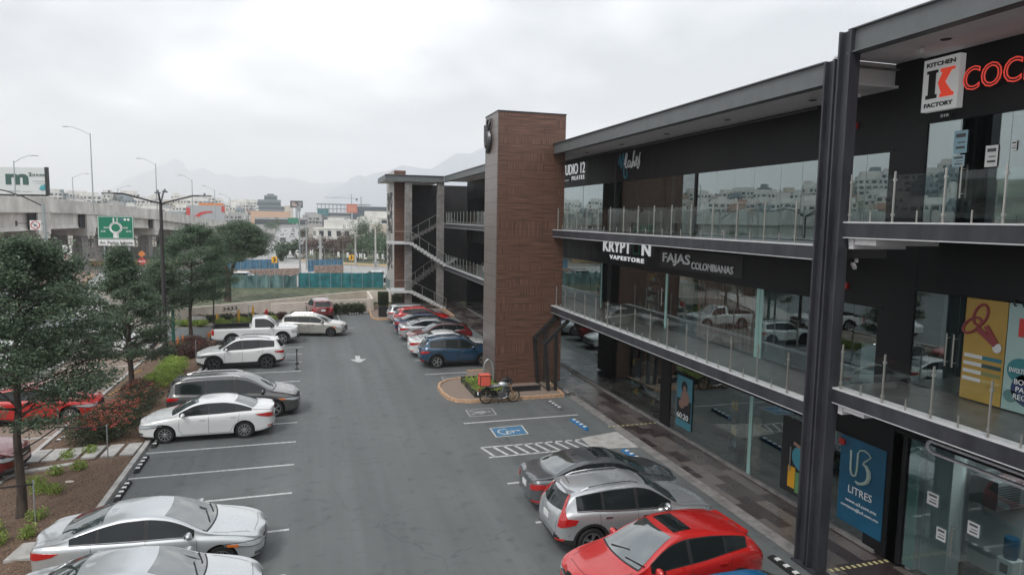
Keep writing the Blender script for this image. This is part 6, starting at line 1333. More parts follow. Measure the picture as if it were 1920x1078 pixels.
def motorcycle():
    x0, y0 = 8.14, 26.25
    m = thing('motorcycle', 'black delivery motorcycle parked at the ochre kerb in front of the tower', 'motorcycle', (x0, y0, 0))
    def wheel(x, r, nm='wheel'):
        b = MB(); b.lathe([(r-.055, -.045), (r-.02, -.05), (r, 0), (r-.02, .05), (r-.055, .045), (r-.055, -.045)], (x, y0, r), 'y', 28); w_ = b.build(nm, 'rubber', m, smooth=True)
        b = MB(); b.lathe([(r-.05, -.03), (r-.075, -.03), (r-.075, .03), (r-.05, .03)], (x, y0, r), 'y', 28); b.lathe([(0, -.06), (.05, -.06), (.05, .06), (0, .06)], (x, y0, r), 'y', 12)
        for k in range(5): t = 2*PI*k/5+.3; b.bar((x+.04*math.cos(t), y0, r+.04*math.sin(t)), (x+(r-.07)*math.cos(t), y0, r+(r-.07)*math.sin(t)), .04, .03, upv=(0, 1, 0))
        b.build('rim', mat('gold_rim', (.42, .33, .22), .35, .6) if nm == 'wheel' else 'rim', w_)
    xr, xf = 7.49, 8.80; wheel(xr, .31); wheel(xf, .31)
    b = MB(); b.bar((xf, y0-.09, .31), (xf-.27, y0-.09, 1.0), .04); b.bar((xf, y0+.09, .31), (xf-.27, y0+.09, 1.0), .04); b.build('fork', mat('fork_gold', (.45, .26, .14), .4, .3), m)
    b = MB(); b.tube([(xf-.27, y0-.38, 1.10), (xf-.24, y0-.2, 1.12), (xf-.27, y0, 1.04), (xf-.24, y0+.2, 1.12), (xf-.27, y0+.38, 1.10)], .016, 6); b.tube([(xf-.27, y0-.40, 1.1), (xf-.28, y0-.26, 1.115)], .025, 6); b.tube([(xf-.27, y0+.40, 1.1), (xf-.28, y0+.26, 1.115)], .025, 6)
    hb_ = b.build('handlebar', 'plastic', m)
    b = MB(); b.ball((xf-.22, y0-.25, 1.28), (.02, .07, .045), 6); b.bar((xf-.24, y0-.25, 1.12), (xf-.22, y0-.25, 1.26), .012); b.build('mirror', 'plastic', hb_); b = MB(); b.ball((xf-.22, y0+.25, 1.28), (.02, .07, .045), 6); b.bar((xf-.24, y0+.25, 1.12), (xf-.22, y0+.25, 1.26), .012); b.build('mirror', 'plastic', hb_)
    b = MB(); b.ball((xf-.14, y0, .93), (.10, .11, .12), 8); b.build('headlight', 'head_dark', m, smooth=True)
    b = MB(); b.ball((8.32, y0, .86), (.27, .15, .14), 9); b.build('fuel_tank', PAINTS['silver'], m, smooth=True)
    b = MB(); b.ball((8.55, y0, 1.02), (.16, .14, .10), 8); b.ball((8.42, y0, 1.08), (.2, .16, .08), 8); b.build('tank_bag', 'plastic', m, smooth=True)
    b = MB(); b.ball((7.86, y0, .80), (.34, .13, .075), 9); b.build('seat', mat('pale_seat', (.30, .30, .31), .6), m, smooth=True)
    b = MB(); b.bar((8.5, y0, .85), (8.2, y0, .35), .06); b.bar((8.5, y0, .85), (7.9, y0, .70), .05); b.bar((7.9, y0, .72), (7.45, y0, .74), .05); b.bar((8.2, y0, .32), (7.49, y0, .31), .05, .06); b.bar((7.75, y0, .7), (8.1, y0, .3), .05); b.bar((7.49, y0-.12, .31), (7.68, y0-.12, .72), .035); b.bar((7.49, y0+.12, .31), (7.68, y0+.12, .72), .035); b.build('frame', 'plastic', m)
    b = MB(); b.box(8.05, y0-.13, .28, 8.4, y0+.13, .5); b.lathe([(0, -.15), (.13, -.14), (.13, .14), (0, .15)], (8.18, y0, .38), 'y', 16); b.bar((8.3, y0, .45), (8.42, y0, .68), .16, .18); b.build('engine', mat('engine_grey', (.14, .14, .145), .4, .6), m)
    b = MB(); b.tube([(8.42, y0-.14, .5), (8.45, y0-.15, .3), (8.2, y0-.16, .22), (7.5, y0-.17, .34), (7.3, y0-.17, .42)], [.02, .02, .025, .04, .045], 8); b.build('exhaust', 'chrome', m, smooth=True)
    b = MB(); b.tube([(xf+.30*math.cos(t), y0, .31+.345*math.sin(t)) for t in np.linspace(.5, 2.4, 8)], .045, 6); b.tube([(xr+.32*math.cos(t), y0, .33+.36*math.sin(t)) for t in np.linspace(.9, 2.9, 8)], .05, 6); b.build('mudguard', 'plastic', m, smooth=True)
    b = MB(); b.bar((8.0, y0-.02, .3), (8.02, y0-.22, .01), .025); b.build('side_stand', 'plastic', m); b = MB(); b.box(7.16, y0-.05, .62, 7.22, y0+.05, .7); b.build('tail_light', 'tail', m); b = MB(); b.box(7.1, y0-.09, .42, 7.12, y0+.09, .56); b.build('number_plate', 'white', m)
    bx_ = thing('delivery_box', 'orange red delivery box with black edges on the tail of the motorcycle', 'box', (7.4, y0, .86)); ob = mat('orange_red_fabric', (.66, .11, .07), .6)
    b = MB(); b.box(7.16, y0-.24, .87, 7.64, y0+.24, 1.33); b.build('body', ob, bx_); b = MB()
    for sx in (7.15, 7.625):
        for sy in (y0-.25, y0+.225): b.box(sx, sy, .86, sx+.025, sy+.025, 1.34)
    for z in (.86, 1.325):
        for sy in (y0-.25, y0+.225): b.box(7.175, sy, z, 7.625, sy+.025, z+.025)
        for sx in (7.15, 7.625): b.box(sx, y0-.225, z, sx+.025, y0+.225, z+.025)
    b.build('edge_piping', 'plastic', bx_); b = MB(); b.box(7.16, y0-.24, 1.352, 7.64, y0+.24, 1.37); b.build('lid', ob, bx_)
motorcycle()
# pale canvas cover and hoop by the tower corner, behind the delivery box
b = MB(); b.tube([(8.35+.25*math.cos(t), 28.9, .9+.5*math.sin(t)) for t in np.linspace(0, PI, 12)], .03, 6); b.tube([(8.42+.22*math.cos(t), 29.2, .9+.45*math.sin(t)) for t in np.linspace(0, PI, 12)], .03, 6); b.bar((8.1, 28.9, .9), (8.1, 28.9, .3), .05); b.bar((8.6, 28.9, .9), (8.6, 28.9, .3), .05); tag(b.build('bicycle_rack', 'galv'), 'grey hooped rack beside the tower behind the delivery box', 'rack')
# drain pipe and lantern beside the porch
b = MB(); b.ball((11.75, 27.0, .1), (.12, .35, .1), 8); tag(b.build('stone_cover', 'concrete_dark', smooth=True), 'small grey cover on the ground beside the porch', 'cover')

# litter: dry leaves, bark chips and petals lying on the bed, along the kerb and on the gravel
rng = np.random.default_rng(77); n_ = 5200
Xl = np.concatenate([rng.uniform(-9.0, -5.9, 3400), rng.uniform(-12.8, -9.2, 700), -5.68+np.abs(rng.normal(size=1100))*.22]); Yl = rng.uniform(8, 44, n_); Zl = np.where((Xl > -9.1) & (Xl < -5.86), .165, .012)
Cl = np.stack([Xl, Yl, Zl], 1); Al = rng.normal(size=(n_, 3)); Al[:, 2] *= .15; Al /= np.linalg.norm(Al, axis=1)[:, None]; Bl = np.cross(Al, np.array([0, 0, 1.])+rng.normal(size=(n_, 3))*.2); sl = rng.uniform(.010, .034, n_)[:, None]
MT['litter'] = leaf('dry_litter', (.07, .04, .025), (.34, .25, .16), .1)
lo_ = quads_mesh('leaf_litter', Cl, Al*sl, Bl*sl*.7, 'litter'); tag(lo_, kind='stuff')

# ================================================================ pale wall, teal fence, street furniture
Wl = thing('boundary_wall', 'pale beige boundary wall numbered 3433 beyond the lot', 'wall', (0, 57, 0)); b = MB()
def wallseg(b, p, q, h0, h1, t=.22, z=-.02):
    p = Vector((*p, 0)); q = Vector((*q, 0)); d = (q-p).normalized(); n = Vector((-d.y, d.x, 0))*t/2; i = len(b.v)
    b.v += [tuple(p-n+Vector((0, 0, z))), tuple(q-n+Vector((0, 0, z))), tuple(q+n+Vector((0, 0, z))), tuple(p+n+Vector((0, 0, z))), tuple(p-n+Vector((0, 0, h0))), tuple(q-n+Vector((0, 0, h1))), tuple(q+n+Vector((0, 0, h1))), tuple(p+n+Vector((0, 0, h0)))]
    for f in ((3, 2, 1, 0), (4, 5, 6, 7), (0, 1, 5, 4), (1, 2, 6, 5), (2, 3, 7, 6), (3, 0, 4, 7)): b.f.append(tuple(i+k for k in f)); b.m.append(0)
wallseg(b, (-10.5, 51.0), (5.0, 61.4), 1.1, 1.12); b.build('wall', 'beige', Wl)
b = MB(); wallseg(b, (-3.4, 53.2), (4.9, 55.1), 1.1, 1.15); b.build('wall', 'beige', Wl); b = MB(); wallseg(b, (5.0, 55.1), (5.12, 61.28), 1.15, 1.12); b.build('wall', 'beige', Wl); b = MB(); wallseg(b, (5.3, 61.3), (11.5, 60.8), 1.15, 1.15); b.build('wall', 'beige', Wl)
d = Vector((15.5, 10.4, 0)).normalized(); nrm = Vector((d.y, -d.x, 0))
text('3433', 'house_number', mat('number_brown', (.10, .08, .07), .6), (-7.2+nrm.x*.14, 53.2+nrm.y*.14+.0, .58), 1.25, .32, rot=Matrix(((d.x, 0, nrm.x), (d.y, 0, nrm.y), (0, 1, 0))), depth=.02, bold=.01, parent=Wl)
def fence(name, label, x0, x1, y0, y1, h, m, pitch, torn=False, cat='fence', mp='galv'):
    o = thing(name, label, cat, ((x0+x1)/2, (y0+y1)/2, 0)); n = max(1, round(abs(x1-x0)/pitch)); rr = random.Random(5)
    for i in range(n+1):
        t = i/n; x = x0+(x1-x0)*t; y = y0+(y1-y0)*t; b = MB(); b.tube([(x, y-.03, -.02), (x+(rr.uniform(-.1, .1) if torn else 0), y-.03, h+.12)], .03, 6); b.build('post', mp, o)
    b = MB(); k = n*6; P = []
    for i in range(k+1):
        t = i/k; x = x0+(x1-x0)*t; y = y0+(y1-y0)*t; hh = h-(abs(math.sin(i*.7))*.22+rr.random()*.15 if torn else rr.random()*.02); P.append((x, y+.05*math.sin(i*1.3), hh))
    for i in range(k):
        a, c = P[i], P[i+1]; b.face([(a[0], a[1], 0), (c[0], c[1], 0), (c[0], c[1], c[2]), (a[0], a[1], a[2])]); b.face([(a[0], a[1]+.02, 0), (a[0], a[1]+.02, a[2]), (c[0], c[1]+.02, c[2]), (c[0], c[1]+.02, 0)])
    b.build('mesh_panel', m, o)
fence('mesh_fence', 'bright teal mesh fence across the far side of the field', -1.7, 8.0, 74.6, 73.6, 1.75, 'teal', 1.25)
fence('mesh_fence', 'faded torn teal mesh fence left of the bright one', -10.8, -1.75, 75.4, 74.65, 1.7, 'teal_old', 1.6, torn=True)
fence('mesh_fence', 'short dull teal fence piece right of the bright one', 8.3, 12.5, 73.5, 73.2, 1.6, 'teal_old', 1.4, torn=True)
# low rubble walls and blue railings in the roundabout
def lowwall(label, x0, y0, x1, y1, h, m='stone', name='rubble_wall'):
    b = MB(); wallseg(b, (x0, y0), (x1, y1), h, h, .5); return tag(b.build(name, m), label, 'wall')
lowwall('rubble stone wall behind the torn fence, left of the yellow arrow sign', -12.6, 88, -1.7, 91, .95); lowwall('rubble stone wall between the tall lamp pole and the right arrow sign', .2, 92, 4.2, 93.5, 1.2)
struct('sunken_road', MB().face([(-4.2, 93.2, -.001), (.6, 93.2, -.001), (-.8, 112, -.001), (-7, 112, -.001)]), mat('pale_pavement', (.42, .40, .38), .8, var=.15))
bp = mat('blue_panel', (.06, .15, .23), .6, var=.3, scale=2)
fence('blue_railing', 'dull blue railing panels behind the left rubble wall', -12.5, -4.8, 94, 96, 1.9, bp, 1.2); fence('blue_railing', 'blue railing panels around the tall lamp pole', -.8, 4.4, 96, 97.5, 1.8, bp, .8)
def chevron(x, y, h, s, label, dirn=1):
    o = thing('arrow_sign', label, 'sign', (x, y, 0)); b = MB(); b.tube([(x, y, 0), (x, y, h)], .035, 6); b.build('post', 'galv', o); b = MB(); b.box(x-s/2, y-.05, h-s*1.15, x+s/2, y-.02, h); b.build('panel', 'sign_yellow', o)
    b = MB(); q = [(-.28, .42), (.02, .42), (.30, 0), (.02, -.42), (-.28, -.42), (.0, 0)]; P = [(x+dirn*u*s*.9, y-.056, h-s*.58+v*s) for u, v in q]; b.face(P if dirn > 0 else P[::-1]); b.build('arrow', 'plastic', o)
chevron(-4.9, 86.3, 2.9, .72, 'yellow sign with a black arrow left of the tall lamp poles'); chevron(5.4, 92.5, 2.75, .68, 'yellow sign with a black arrow beside the curved road'); chevron(-27.9, 84.8, 2.3, .95, 'yellow sign with a black arrow pointing left under the bridge', -1)
# plain poles
def pole(x, y, h, r, label, m='concrete', name='utility_pole', cat='pole', extra=None):
    o = thing(name, label, cat, (x, y, 0)); b = MB(); b.tube([(x, y, -.02), (x, y, h)], [r*1.3, r*.8], 8); b.build('shaft', m, o, smooth=True)
    if extra: b = MB(); extra(b); b.build('fitting', 'galv', o)
    return o
pole(-1.53, 77.2, 9.6, .085, 'tall slim grey pole rising behind the teal fence', 'galv', extra=lambda b: b.box(-1.75, 77.1, 8.9, -1.35, 77.3, 9.5)); pole(-1.0, 100, 7.6, .10, 'grey pole just right of the tallest slim pole', 'galv'); pole(1.15, 104, 5.4, .20, 'stout pale concrete pole with a white bracket', 'concrete', extra=lambda b: (b.box(.7, 103.8, 3.2, 1.6, 104.2, 3.5), b.box(.8, 103.8, 4.0, 1.5, 104.2, 4.2)))
pole(6.85, 105.6, 5.6, .14, 'concrete pole left of the one nearest the building, beside the curved kerb', 'concrete'); pole(9.9, 102.6, 6.6, .14, 'concrete pole by the curved kerb nearest the building', 'concrete', extra=lambda b: [b.box(9.6, 102.4, .3+k*.3, 10.5, 102.8, .45+k*.3) for k in range(3)])
for k_, (a_, c_4, lab) in enumerate((((1.15, 104, 5.2), (6.85, 105.6, 5.5), 'thin wires between the stout pole and the next concrete pole'), ((6.85, 105.6, 5.5), (9.9, 102.6, 6.5), 'thin wires between the two concrete poles by the curved kerb'), ((9.9, 102.6, 6.5), (24, 98, 6.8), 'thin wires running right from the pole nearest the building'))):
    o = thing('power_line', lab, 'wires', a_)
    for dz in (0, -.35, -.9):
        A5 = Vector(a_)+Vector((0, 0, dz)); C5 = Vector(c_4)+Vector((0, 0, dz)); b = MB(); b.tube([A5.lerp(C5, t)-Vector((0, 0, .5*math.sin(PI*t))) for t in np.linspace(0, 1, 8)], .022, 4); b.build('wire', 'rope', o)
# white letters hung on the chain fence along the curved road
gf_ = 'white letter boards on the wire fence'
b = MB()
fpts = [(-8, 121, 0), (-2, 123, 0), (2, 119.5, 0), (7, 114.5, 0), (12, 110, 0), (20, 104, 0)]
wf = thing('wire_fence', 'thin wire fence behind the curved road', 'fence', (5, 115, 0)); b = MB(); c_2 = MB()
for i in range(len(fpts)-1):
    a, c = Vector(fpts[i]), Vector(fpts[i+1]); k = int((c-a).length/2.2)
    for j in range(k): p = a.lerp(c, j/k); b.tube([p, p+Vector((0, 0, 2.4))], .04, 5)
    for z in (.4, 1.4, 2.3): c_2.bar(a+Vector((0, 0, z)), c+Vector((0, 0, z)), .03)
b.build('fence_posts', 'galv', wf)['kind'] = 'stuff'; c_2.build('wire', 'galv', wf)
for i, (ch, t) in enumerate((('T', -7), ('R', -5.6), ('A', -4.4), ('C', -3.2), ('N', -.6), ('A', 1.2), ('R', 4.3), ('R', 5.9), ('A', 7.3), ('M', 8.0), ('L', 8.8), ('R', 10.8), ('R', 11.7))):
    for s in range(len(fpts)-1):
        if fpts[s][0] <= t <= fpts[s+1][0]: a, c = fpts[s], fpts[s+1]; y = a[1]+(c[1]-a[1])*(t-a[0])/(c[0]-a[0])
    o = text(ch, 'letter_board', 'white', (t, y-.15, .9+random.uniform(-.15, .15)), .55, .95, rot=FACE_S, depth=.05, bold=.06); tag(o, 'white letter board tied to the wire fence beside the curved road', 'letter board', gf_)
# ---------------------------------------------------------------- lamp posts
def four_lamp():
    x, y = -8.2, 39.1; o = thing('lamp_post', 'dark lamp post with four arms rising between the trees', 'lamp post', (x, y, 0)); b = MB()
    b.tube([(x, y, 0), (x, y, 4.5), (x, y, 9.0)], [.13, .11, .085], 10); b.lathe([(0, 0), (.25, 0), (.25, .05), (.13, .15)], (x, y, 0), 'z', 12); b.build('pole', 'dark_pole', o, smooth=True)
    for (dx, dy, dz) in ((-2.45, .15, .52), (2.15, -.15, .48), (-.2, 2.2, .75), (.25, -1.9, .55)):
        b = MB(); p = [(x, y, 8.95)]+[(x+dx*t, y+dy*t, 8.95+dz*min(1, t*1.25)) for t in (.3, .6, .8, .9, 1.0)]; b.tube(p, .05, 7); a = b.build('arm', 'dark_pole', o, smooth=True)
        dd = Vector((dx, dy, 0)).normalized(); q = Vector((x+dx, y+dy, 8.95+dz)); b = MB(); b.bar(q-dd*.08, q+dd*.55, .26, .08); b.box(q.x+dd.x*.2-.05, q.y+dd.y*.2-.05, q.z+.04, q.x+dd.x*.2+.05, q.y+dd.y*.2+.05, q.z+.16); b.build('lamp_head', mat('lamp_head_grey', (.16, .17, .18), .5), a)
    for (z, t) in ((3.2, 0),): b = MB(); b.box(x-.2, y-.15, z, x+.2, y-.1, z+.02); b.build('bracket', 'dark_pole', o)
four_lamp()
def road_lamp(base, z1, dx, dy, rise, label, r=.09, name='street_lamp', lamp=True, arm2=None):
    x, y, z0 = base; o = thing(name, label, 'street lamp', base, 0, 'street lamps of the bridge'); b = MB(); b.tube([(x, y, z0), (x, y, z1)], [r*1.15, r*.7], 8); b.build('pole', 'galv', o, smooth=True)
    b = MB(); b.tube([(x, y, z1-.25), (x+dx*.4, y+dy*.4, z1+rise*.45), (x+dx*.75, y+dy*.75, z1+rise*.88), (x+dx, y+dy, z1+rise)], r*.45, 6); a = b.build('arm', 'galv', o, smooth=True)
    d = Vector((dx, dy, 0)).normalized(); q = Vector((x+dx, y+dy, z1+rise)); b = MB(); b.bar(q-d*.05, q+d*.75, .24, .10); b.build('lamp_head', 'galv', a)
road_lamp((-29.2, 101.2, 8.0), 19.6, -3.4, 2.0, 1.0, 'tallest street lamp standing on the bridge parapet'); road_lamp((-25.0, 118.6, 7.2), 16.9, -2.7, 1.6, .9, 'street lamp on the bridge right of the tallest one'); road_lamp((-22.6, 136.8, 6.4), 15.2, -2.2, 1.5, .95, 'third street lamp on the bridge, above the red and white shop'); road_lamp((-20.5, 150.8, 5.8), 13.8, -2.2, 1.5, .9, 'fourth street lamp along the bridge'); road_lamp((-19.1, 165, 5.2), 12.5, -2.1, 1.4, .9, 'smallest farthest street lamp on the bridge')
road_lamp((-35.9, 95, 8.0), 14.9, 2.1, -.2, .75, 'street lamp in front of the large billboard'); road_lamp((-47.8, 153.5, 7.0), 15.9, 2.5, 0, .8, 'street lamp behind the bridge right of the billboard'); road_lamp((-44.7, 173.6, 6.0), 14.3, 2.3, 0, .8, 'street lamp behind the bridge, left of the four armed post')
# big pole carrying the no turning sign and a long arm
o = thing('sign_pole', 'thick pale pole with a long arm and a round prohibition sign at the left', 'pole', (-26.4, 76.0, 0)); b = MB(); b.tube([(-26.4, 76, -.02), (-26.4, 76, 4.5), (-26.55, 76, 9.15)], [.20, .17, .14], 10); b.build('shaft', 'galv', o, smooth=True)
b = MB(); b.tube([(-26.55, 76, 8.95), (-28.5, 76.6, 9.9), (-30.3, 77.2, 10.5), (-32.5, 77.6, 10.85)], .07, 7); b.build('arm', 'dark_pole', o, smooth=True); b = MB(); b.bar((-26.5, 75.9, 7.05), (-29.0, 75.9, 7.1), .06); b.box(-29.1, 75.8, 6.8, -28.95, 76, 7.35); br_ = b.build('bracket', 'dark_pole', o)
b = MB(); b.box(-27.75, 75.74, 6.42, -26.75, 75.78, 7.42); pl = b.build('sign_panel', 'white', o)
def disc_s(x, y, z, r, m, name, parent, r2=0, n=24, t=.012):
    b = MB(); b.lathe([(r2, -t), (r, -t), (r, 0), (r2, 0)], (x, y, z), 'y', n); return b.build(name, m, parent)
disc_s(-27.25, 75.735, 6.92, .44, 'red', 'ring', pl, .36); b = MB(); b.bar((-27.5, 75.725, 7.15), (-27.0, 75.725, 6.68), .012, .06, upv=(0, 0, 1)); b.bar((-27.4, 75.728, 6.75), (-27.1, 75.728, 7.05), .012, .05); b.bar((-27.4, 75.73, 6.98), (-27.15, 75.73, 6.78), .012, .05); b.build('symbol', 'plastic', pl)
# small white lorry signs and the striped marker
o = thing('lane_sign', 'two stacked white square signs with round symbols above a striped marker under the bridge', 'sign', (-27.3, 84.6, 0)); b = MB(); b.tube([(-27.3, 84.6, -.02), (-27.3, 84.6, 4.3)], .05, 6); b.build('post', 'galv', o)
for z in (3.45, 2.45):
    b = MB(); b.box(-27.78, 84.5, z, -26.82, 84.53, z+.93); p_ = b.build('panel', 'white', o); disc_s(-27.3, 84.49, z+.47, .36, 'red' if z < 3 else 'plastic', 'ring', p_, .28); b = MB(); b.bar((-27.5, 84.48, z+.42), (-27.1, 84.48, z+.52), .01, .12); b.build('symbol', 'red' if z < 3 else 'plastic', p_)
b = MB()
for k in range(4):
    z = 2.1-k*.42; b.face([(-27.75, 84.45, z), (-27.3, 84.45, z-.3), (-27.3, 84.45, z-.08), (-27.75, 84.45, z+.2)]); b.face([(-27.3, 84.45, z-.3), (-26.85, 84.45, z), (-26.85, 84.45, z+.2), (-27.3, 84.45, z-.08)])
b.build('stripes', 'white', o); b = MB(); b.box(-27.78, 84.47, .45, -26.82, 84.5, 2.35); b.build('marker_panel', 'plastic', o)
o = thing('stop_sign', 'red octagonal ALTO sign with a yellow plate above, under the bridge', 'sign', (-22.6, 97, 0)); b = MB(); b.tube([(-22.6, 97.1, -.02), (-22.6, 97.1, 2.9)], .04, 6); b.build('post', 'galv', o); b = MB(); b.lathe([(0, -.02), (.52, -.02), (.52, 0), (0, 0)], (-22.6, 97, 1.55), 'y', 8); p_ = b.build('panel', 'red', o); text('ALTO', 'lettering', 'white', (-23.0, 96.97, 1.4), .8, .3, rot=FACE_S, depth=.01, bold=.03, parent=o)
b = MB(); b.lathe([(0, -.02), (.5, -.02), (.5, 0), (0, 0)], (-22.6, 97.02, 2.6), 'y', 4); b.build('warning_plate', 'orange', o)
# green direction sign
o = thing('road_sign', 'green road sign with a roundabout diagram above a white Av. Pedro Infante plate', 'sign', (-20.7, 78, 0)); gx0, gx1, gy, gz0, gz1 = -22.45, -18.85, 78, 5.42, 8.0
b = MB(); b.box(gx0, gy, gz0, gx1, gy+.06, gz1); b.build('panel', 'green_sign', o)
b = MB(); e_ = .05
for (a, c, d_, f_) in ((gx0+.04, gz0+.04, gx1-.04, gz0+.09), (gx0+.04, gz1-.09, gx1-.04, gz1-.04)): b.box(a, gy-.012, c, d_, gy-.001, f_)
for x in (gx0+.04, gx1-.09): b.box(x, gy-.012, gz0+.091, x+.05, gy-.001, gz1-.091)
b.build('border', 'white', o)
cx, cz = (gx0+gx1)/2, 6.68; disc_s(cx, gy-.002, cz, .66, 'white', 'diagram', o, .44, 32); b = MB()
for (a, c, d_, f_) in ((cx-.27, cz+.55, cx-.13, cz+1.10), (cx+.10, cz+.55, cx+.24, cz+1.10), (cx-.27, cz-1.12, cx-.13, cz-.55), (cx+.12, cz-1.12, cx+.28, cz-.55), (cx-1.2, cz-.06, cx-.6, cz+.07), (cx+.6, cz-.06, cx+1.2, cz+.07), (cx-.13, cz-1.12, cx+.12, cz-.62)): b.box(a, gy-.014, c, d_, gy-.0035, f_)
b.build('diagram', 'white', o); b = MB(); b.tube([(cx+.17, gy-.02, cz+1.0), (cx+.17, gy-.02, cz+.62), (cx+.42, gy-.02, cz+.40), (cx+.56, gy-.02, cz), (cx+1.1, gy-.02, cz)], .022, 5); b.tube([(cx+.56, gy-.02, cz), (cx+.42, gy-.02, cz-.36), (cx+.2, gy-.02, cz-.6), (cx+.2, gy-.02, cz-1.0)], .022, 5); b.tube([(cx-1.1, gy-.02, cz), (cx-.6, gy-.02, cz+.0), (cx-.4, gy-.02, cz+.4), (cx, gy-.02, cz+.56)], .018, 5); b.build('route_line', 'plastic', o)
text('SUR', 'lettering', 'white', (cx-1.5, gy-.014, cz-.48), .5, .17, rot=FACE_S, depth=.01, bold=.02, parent=o); text('NTE', 'lettering', 'white', (cx+1.05, gy-.014, cz-.48), .5, .17, rot=FACE_S, depth=.01, bold=.02, parent=o)
disc_s(cx+.58, gy-.002, gz1-.38, .15, bp, 'route_badge', o); disc_s(cx+.95, gy-.002, gz1-.38, .14, 'white', 'route_badge', o); disc_s(cx+1.3, gy-.002, gz1-.38, .14, 'white', 'route_badge', o)
b = MB(); b.box(gx0, gy, 4.68, gx1, gy+.05, 5.36); b.build('name_plate', 'white', o); text('Av. Pedro Infante', 'lettering', 'int_dark', (gx0+.15, gy-.012, 4.83), 3.3, .36, rot=FACE_S, depth=.01, parent=o, bold=.008)
b = MB(); b.tube([(-21.9, gy+.15, 0), (-21.9, gy+.15, 8)], .09, 8); b.tube([(-19.4, gy+.15, 0), (-19.4, gy+.15, 8)], .09, 8); b.build('post', 'galv', o)
# billboard with the m2 lettering
o = thing('billboard', 'large white billboard with a big dark green m2 above the bridge', 'billboard', (-50, 134, 0)); A_ = Vector((-54.8, 135.2, 0)); B_ = Vector((-45, 132.2, 0)); d = (B_-A_).normalized(); nn = Vector((d.y, -d.x, 0)); rt_ = Matrix(((d.x, 0, nn.x), (d.y, 0, nn.y), (0, 1, 0)))
b = MB(); wallseg(b, (A_.x, A_.y), (B_.x, B_.y), 16.4, 16.4, .5, 11.5); b.build('panel', mat('billboard_white', (.60, .63, .63), .7), o); dg = mat('billboard_green', (.03, .09, .075), .6)
b = MB(); q = B_+d*.08; b.bar((q.x+nn.x*.0, q.y, 11.3), (q.x, q.y, 16.5), .7, .5); b.bar((A_.x, A_.y, 11.3), (B_.x, B_.y, 11.3), .5, .3); b.build('frame', 'int_dark', o)
def bbt(s, nm, m, u, z, w_, h_, bold=.0, depth=.03): p = A_+d*u+nn*.26; text(s, nm, m, (p.x, p.y, z), w_, h_, rot=rt_, depth=depth, bold=bold, parent=o)
bbt('m', 'letter', dg, 2.75, 13.2, 4.3, 2.0, .05); bbt('2', 'letter', dg, 7.1, 14.75, .6, .75, .05); bbt('DE PLUSVALIA', 'lettering', dg, 7.8, 14.75, 3.0, .5, .02)
for (u, z, w_, h_) in ((7.8, 13.9, 2.7, .22), (8.3, 13.5, 1.8, .15), (3.0, 12.0, 2.4, .35), (5.7, 11.95, 2.0, .15)): b = MB(); p = A_+d*u+nn*.27; q = A_+d*(u+w_)+nn*.27; b.bar((p.x, p.y, z), (q.x, q.y, z), .03, h_*.5, upv=(0, 0, 1)); b.build('small_print', 'galv', o)
b = MB()
for (u, z, a_, c_3) in ((9.9, 12.55, .85, .32), (9.5, 12.8, .3, .42), (9.95, 13.0, .22, .38), (10.4, 12.8, .3, .3)): p = A_+d*u+nn*.28; b.ball((p.x, p.y, z), (a_, .03, c_3), 7)
b.build('flower_logo', mat('logo_teal', (.05, .33, .38), .6), o, smooth=True); b = MB(); b.tube([(-50, 134.2, 0), (-50, 134.2, 11.4)], .6, 12); b.build('mast', 'dark_pole', o)

# ================================================================ the bridge
BR = thing('highway_bridge', 'long curving concrete road bridge crossing behind the trees on the left', 'bridge', (-30, 100, 0))
cl_ = [(-52, 58, 9.6, 7.9, 5.0), (-43, 74, 9.8, 8.0, 5.0), (-37.5, 84, 9.75, 8.0, 5.2), (-34, 90.5, 9.75, 8.05, 5.4), (-31.9, 93.8, 9.72, 8.1, 5.6), (-29.3, 100.7, 9.35, 7.95, 5.7), (-26.6, 108.5, 8.9, 7.55, 5.6), (-24.4, 117, 8.55, 7.2, 5.4), (-21.9, 134, 7.6, 6.2, 4.5), (-18.8, 154, 6.3, 5.2, 3.6), (-16.0, 178, 5.0, 4.0, 2.5), (-14, 215, 3.6, 2.5, 1.2), (-13, 260, 1.5, .4, -.5)]
def smooth_line(P, n=5):
    o_ = []
    for i in range(len(P)-1):
        p0, p1, p2, p3 = [Vector(P[max(0, min(len(P)-1, k))][:2]+(0,)) for k in (i-1, i, i+1, i+2)]
        for k in range(n):
            t = k/n; v = .5*((2*p1)+(-p0+p2)*t+(2*p0-5*p1+4*p2-p3)*t*t+(-p0+3*p1-3*p2+p3)*t**3); zc = [P[i][j]+(P[i+1][j]-P[i][j])*t for j in (2, 3, 4)]; o_.append((v, zc))
    o_.append((Vector(P[-1][:2]+(0,)), list(P[-1][2:]))); return o_
SL = smooth_line(cl_); NR = []
for i in range(len(SL)): t = (SL[min(i+1, len(SL)-1)][0]-SL[max(0, i-1)][0]).normalized(); NR.append(Vector((-t.y, t.x, 0)))   # points away from the camera side
def strip(prof, m, name):
    """prof(i) -> list of (offset across, z); lofts a closed strip along the bridge"""
    b = MB(); k = None
    for i in range(len(SL)):
        q = prof(*SL[i][1]); k = len(q); b.v += [tuple(SL[i][0]+NR[i]*o_+Vector((0, 0, z))) for o_, z in q]
    for i in range(len(SL)-1):
        for j in range(k): a, c = i*k+j, i*k+(j+1) % k; b.f.append((a, c, c+k, a+k)); b.m.append(0)
    b.f.append(tuple(range(k-1, -1, -1))); b.m.append(0); b.f.append(tuple((len(SL)-1)*k+j for j in range(k))); b.m.append(0)
    return b.build(name, m, BR, fix=True)
strip(lambda t, d_, g: [(0, d_), (0, t), (.25, t), (.35, d_+.25), (.35, d_)], 'bridge', 'parapet')
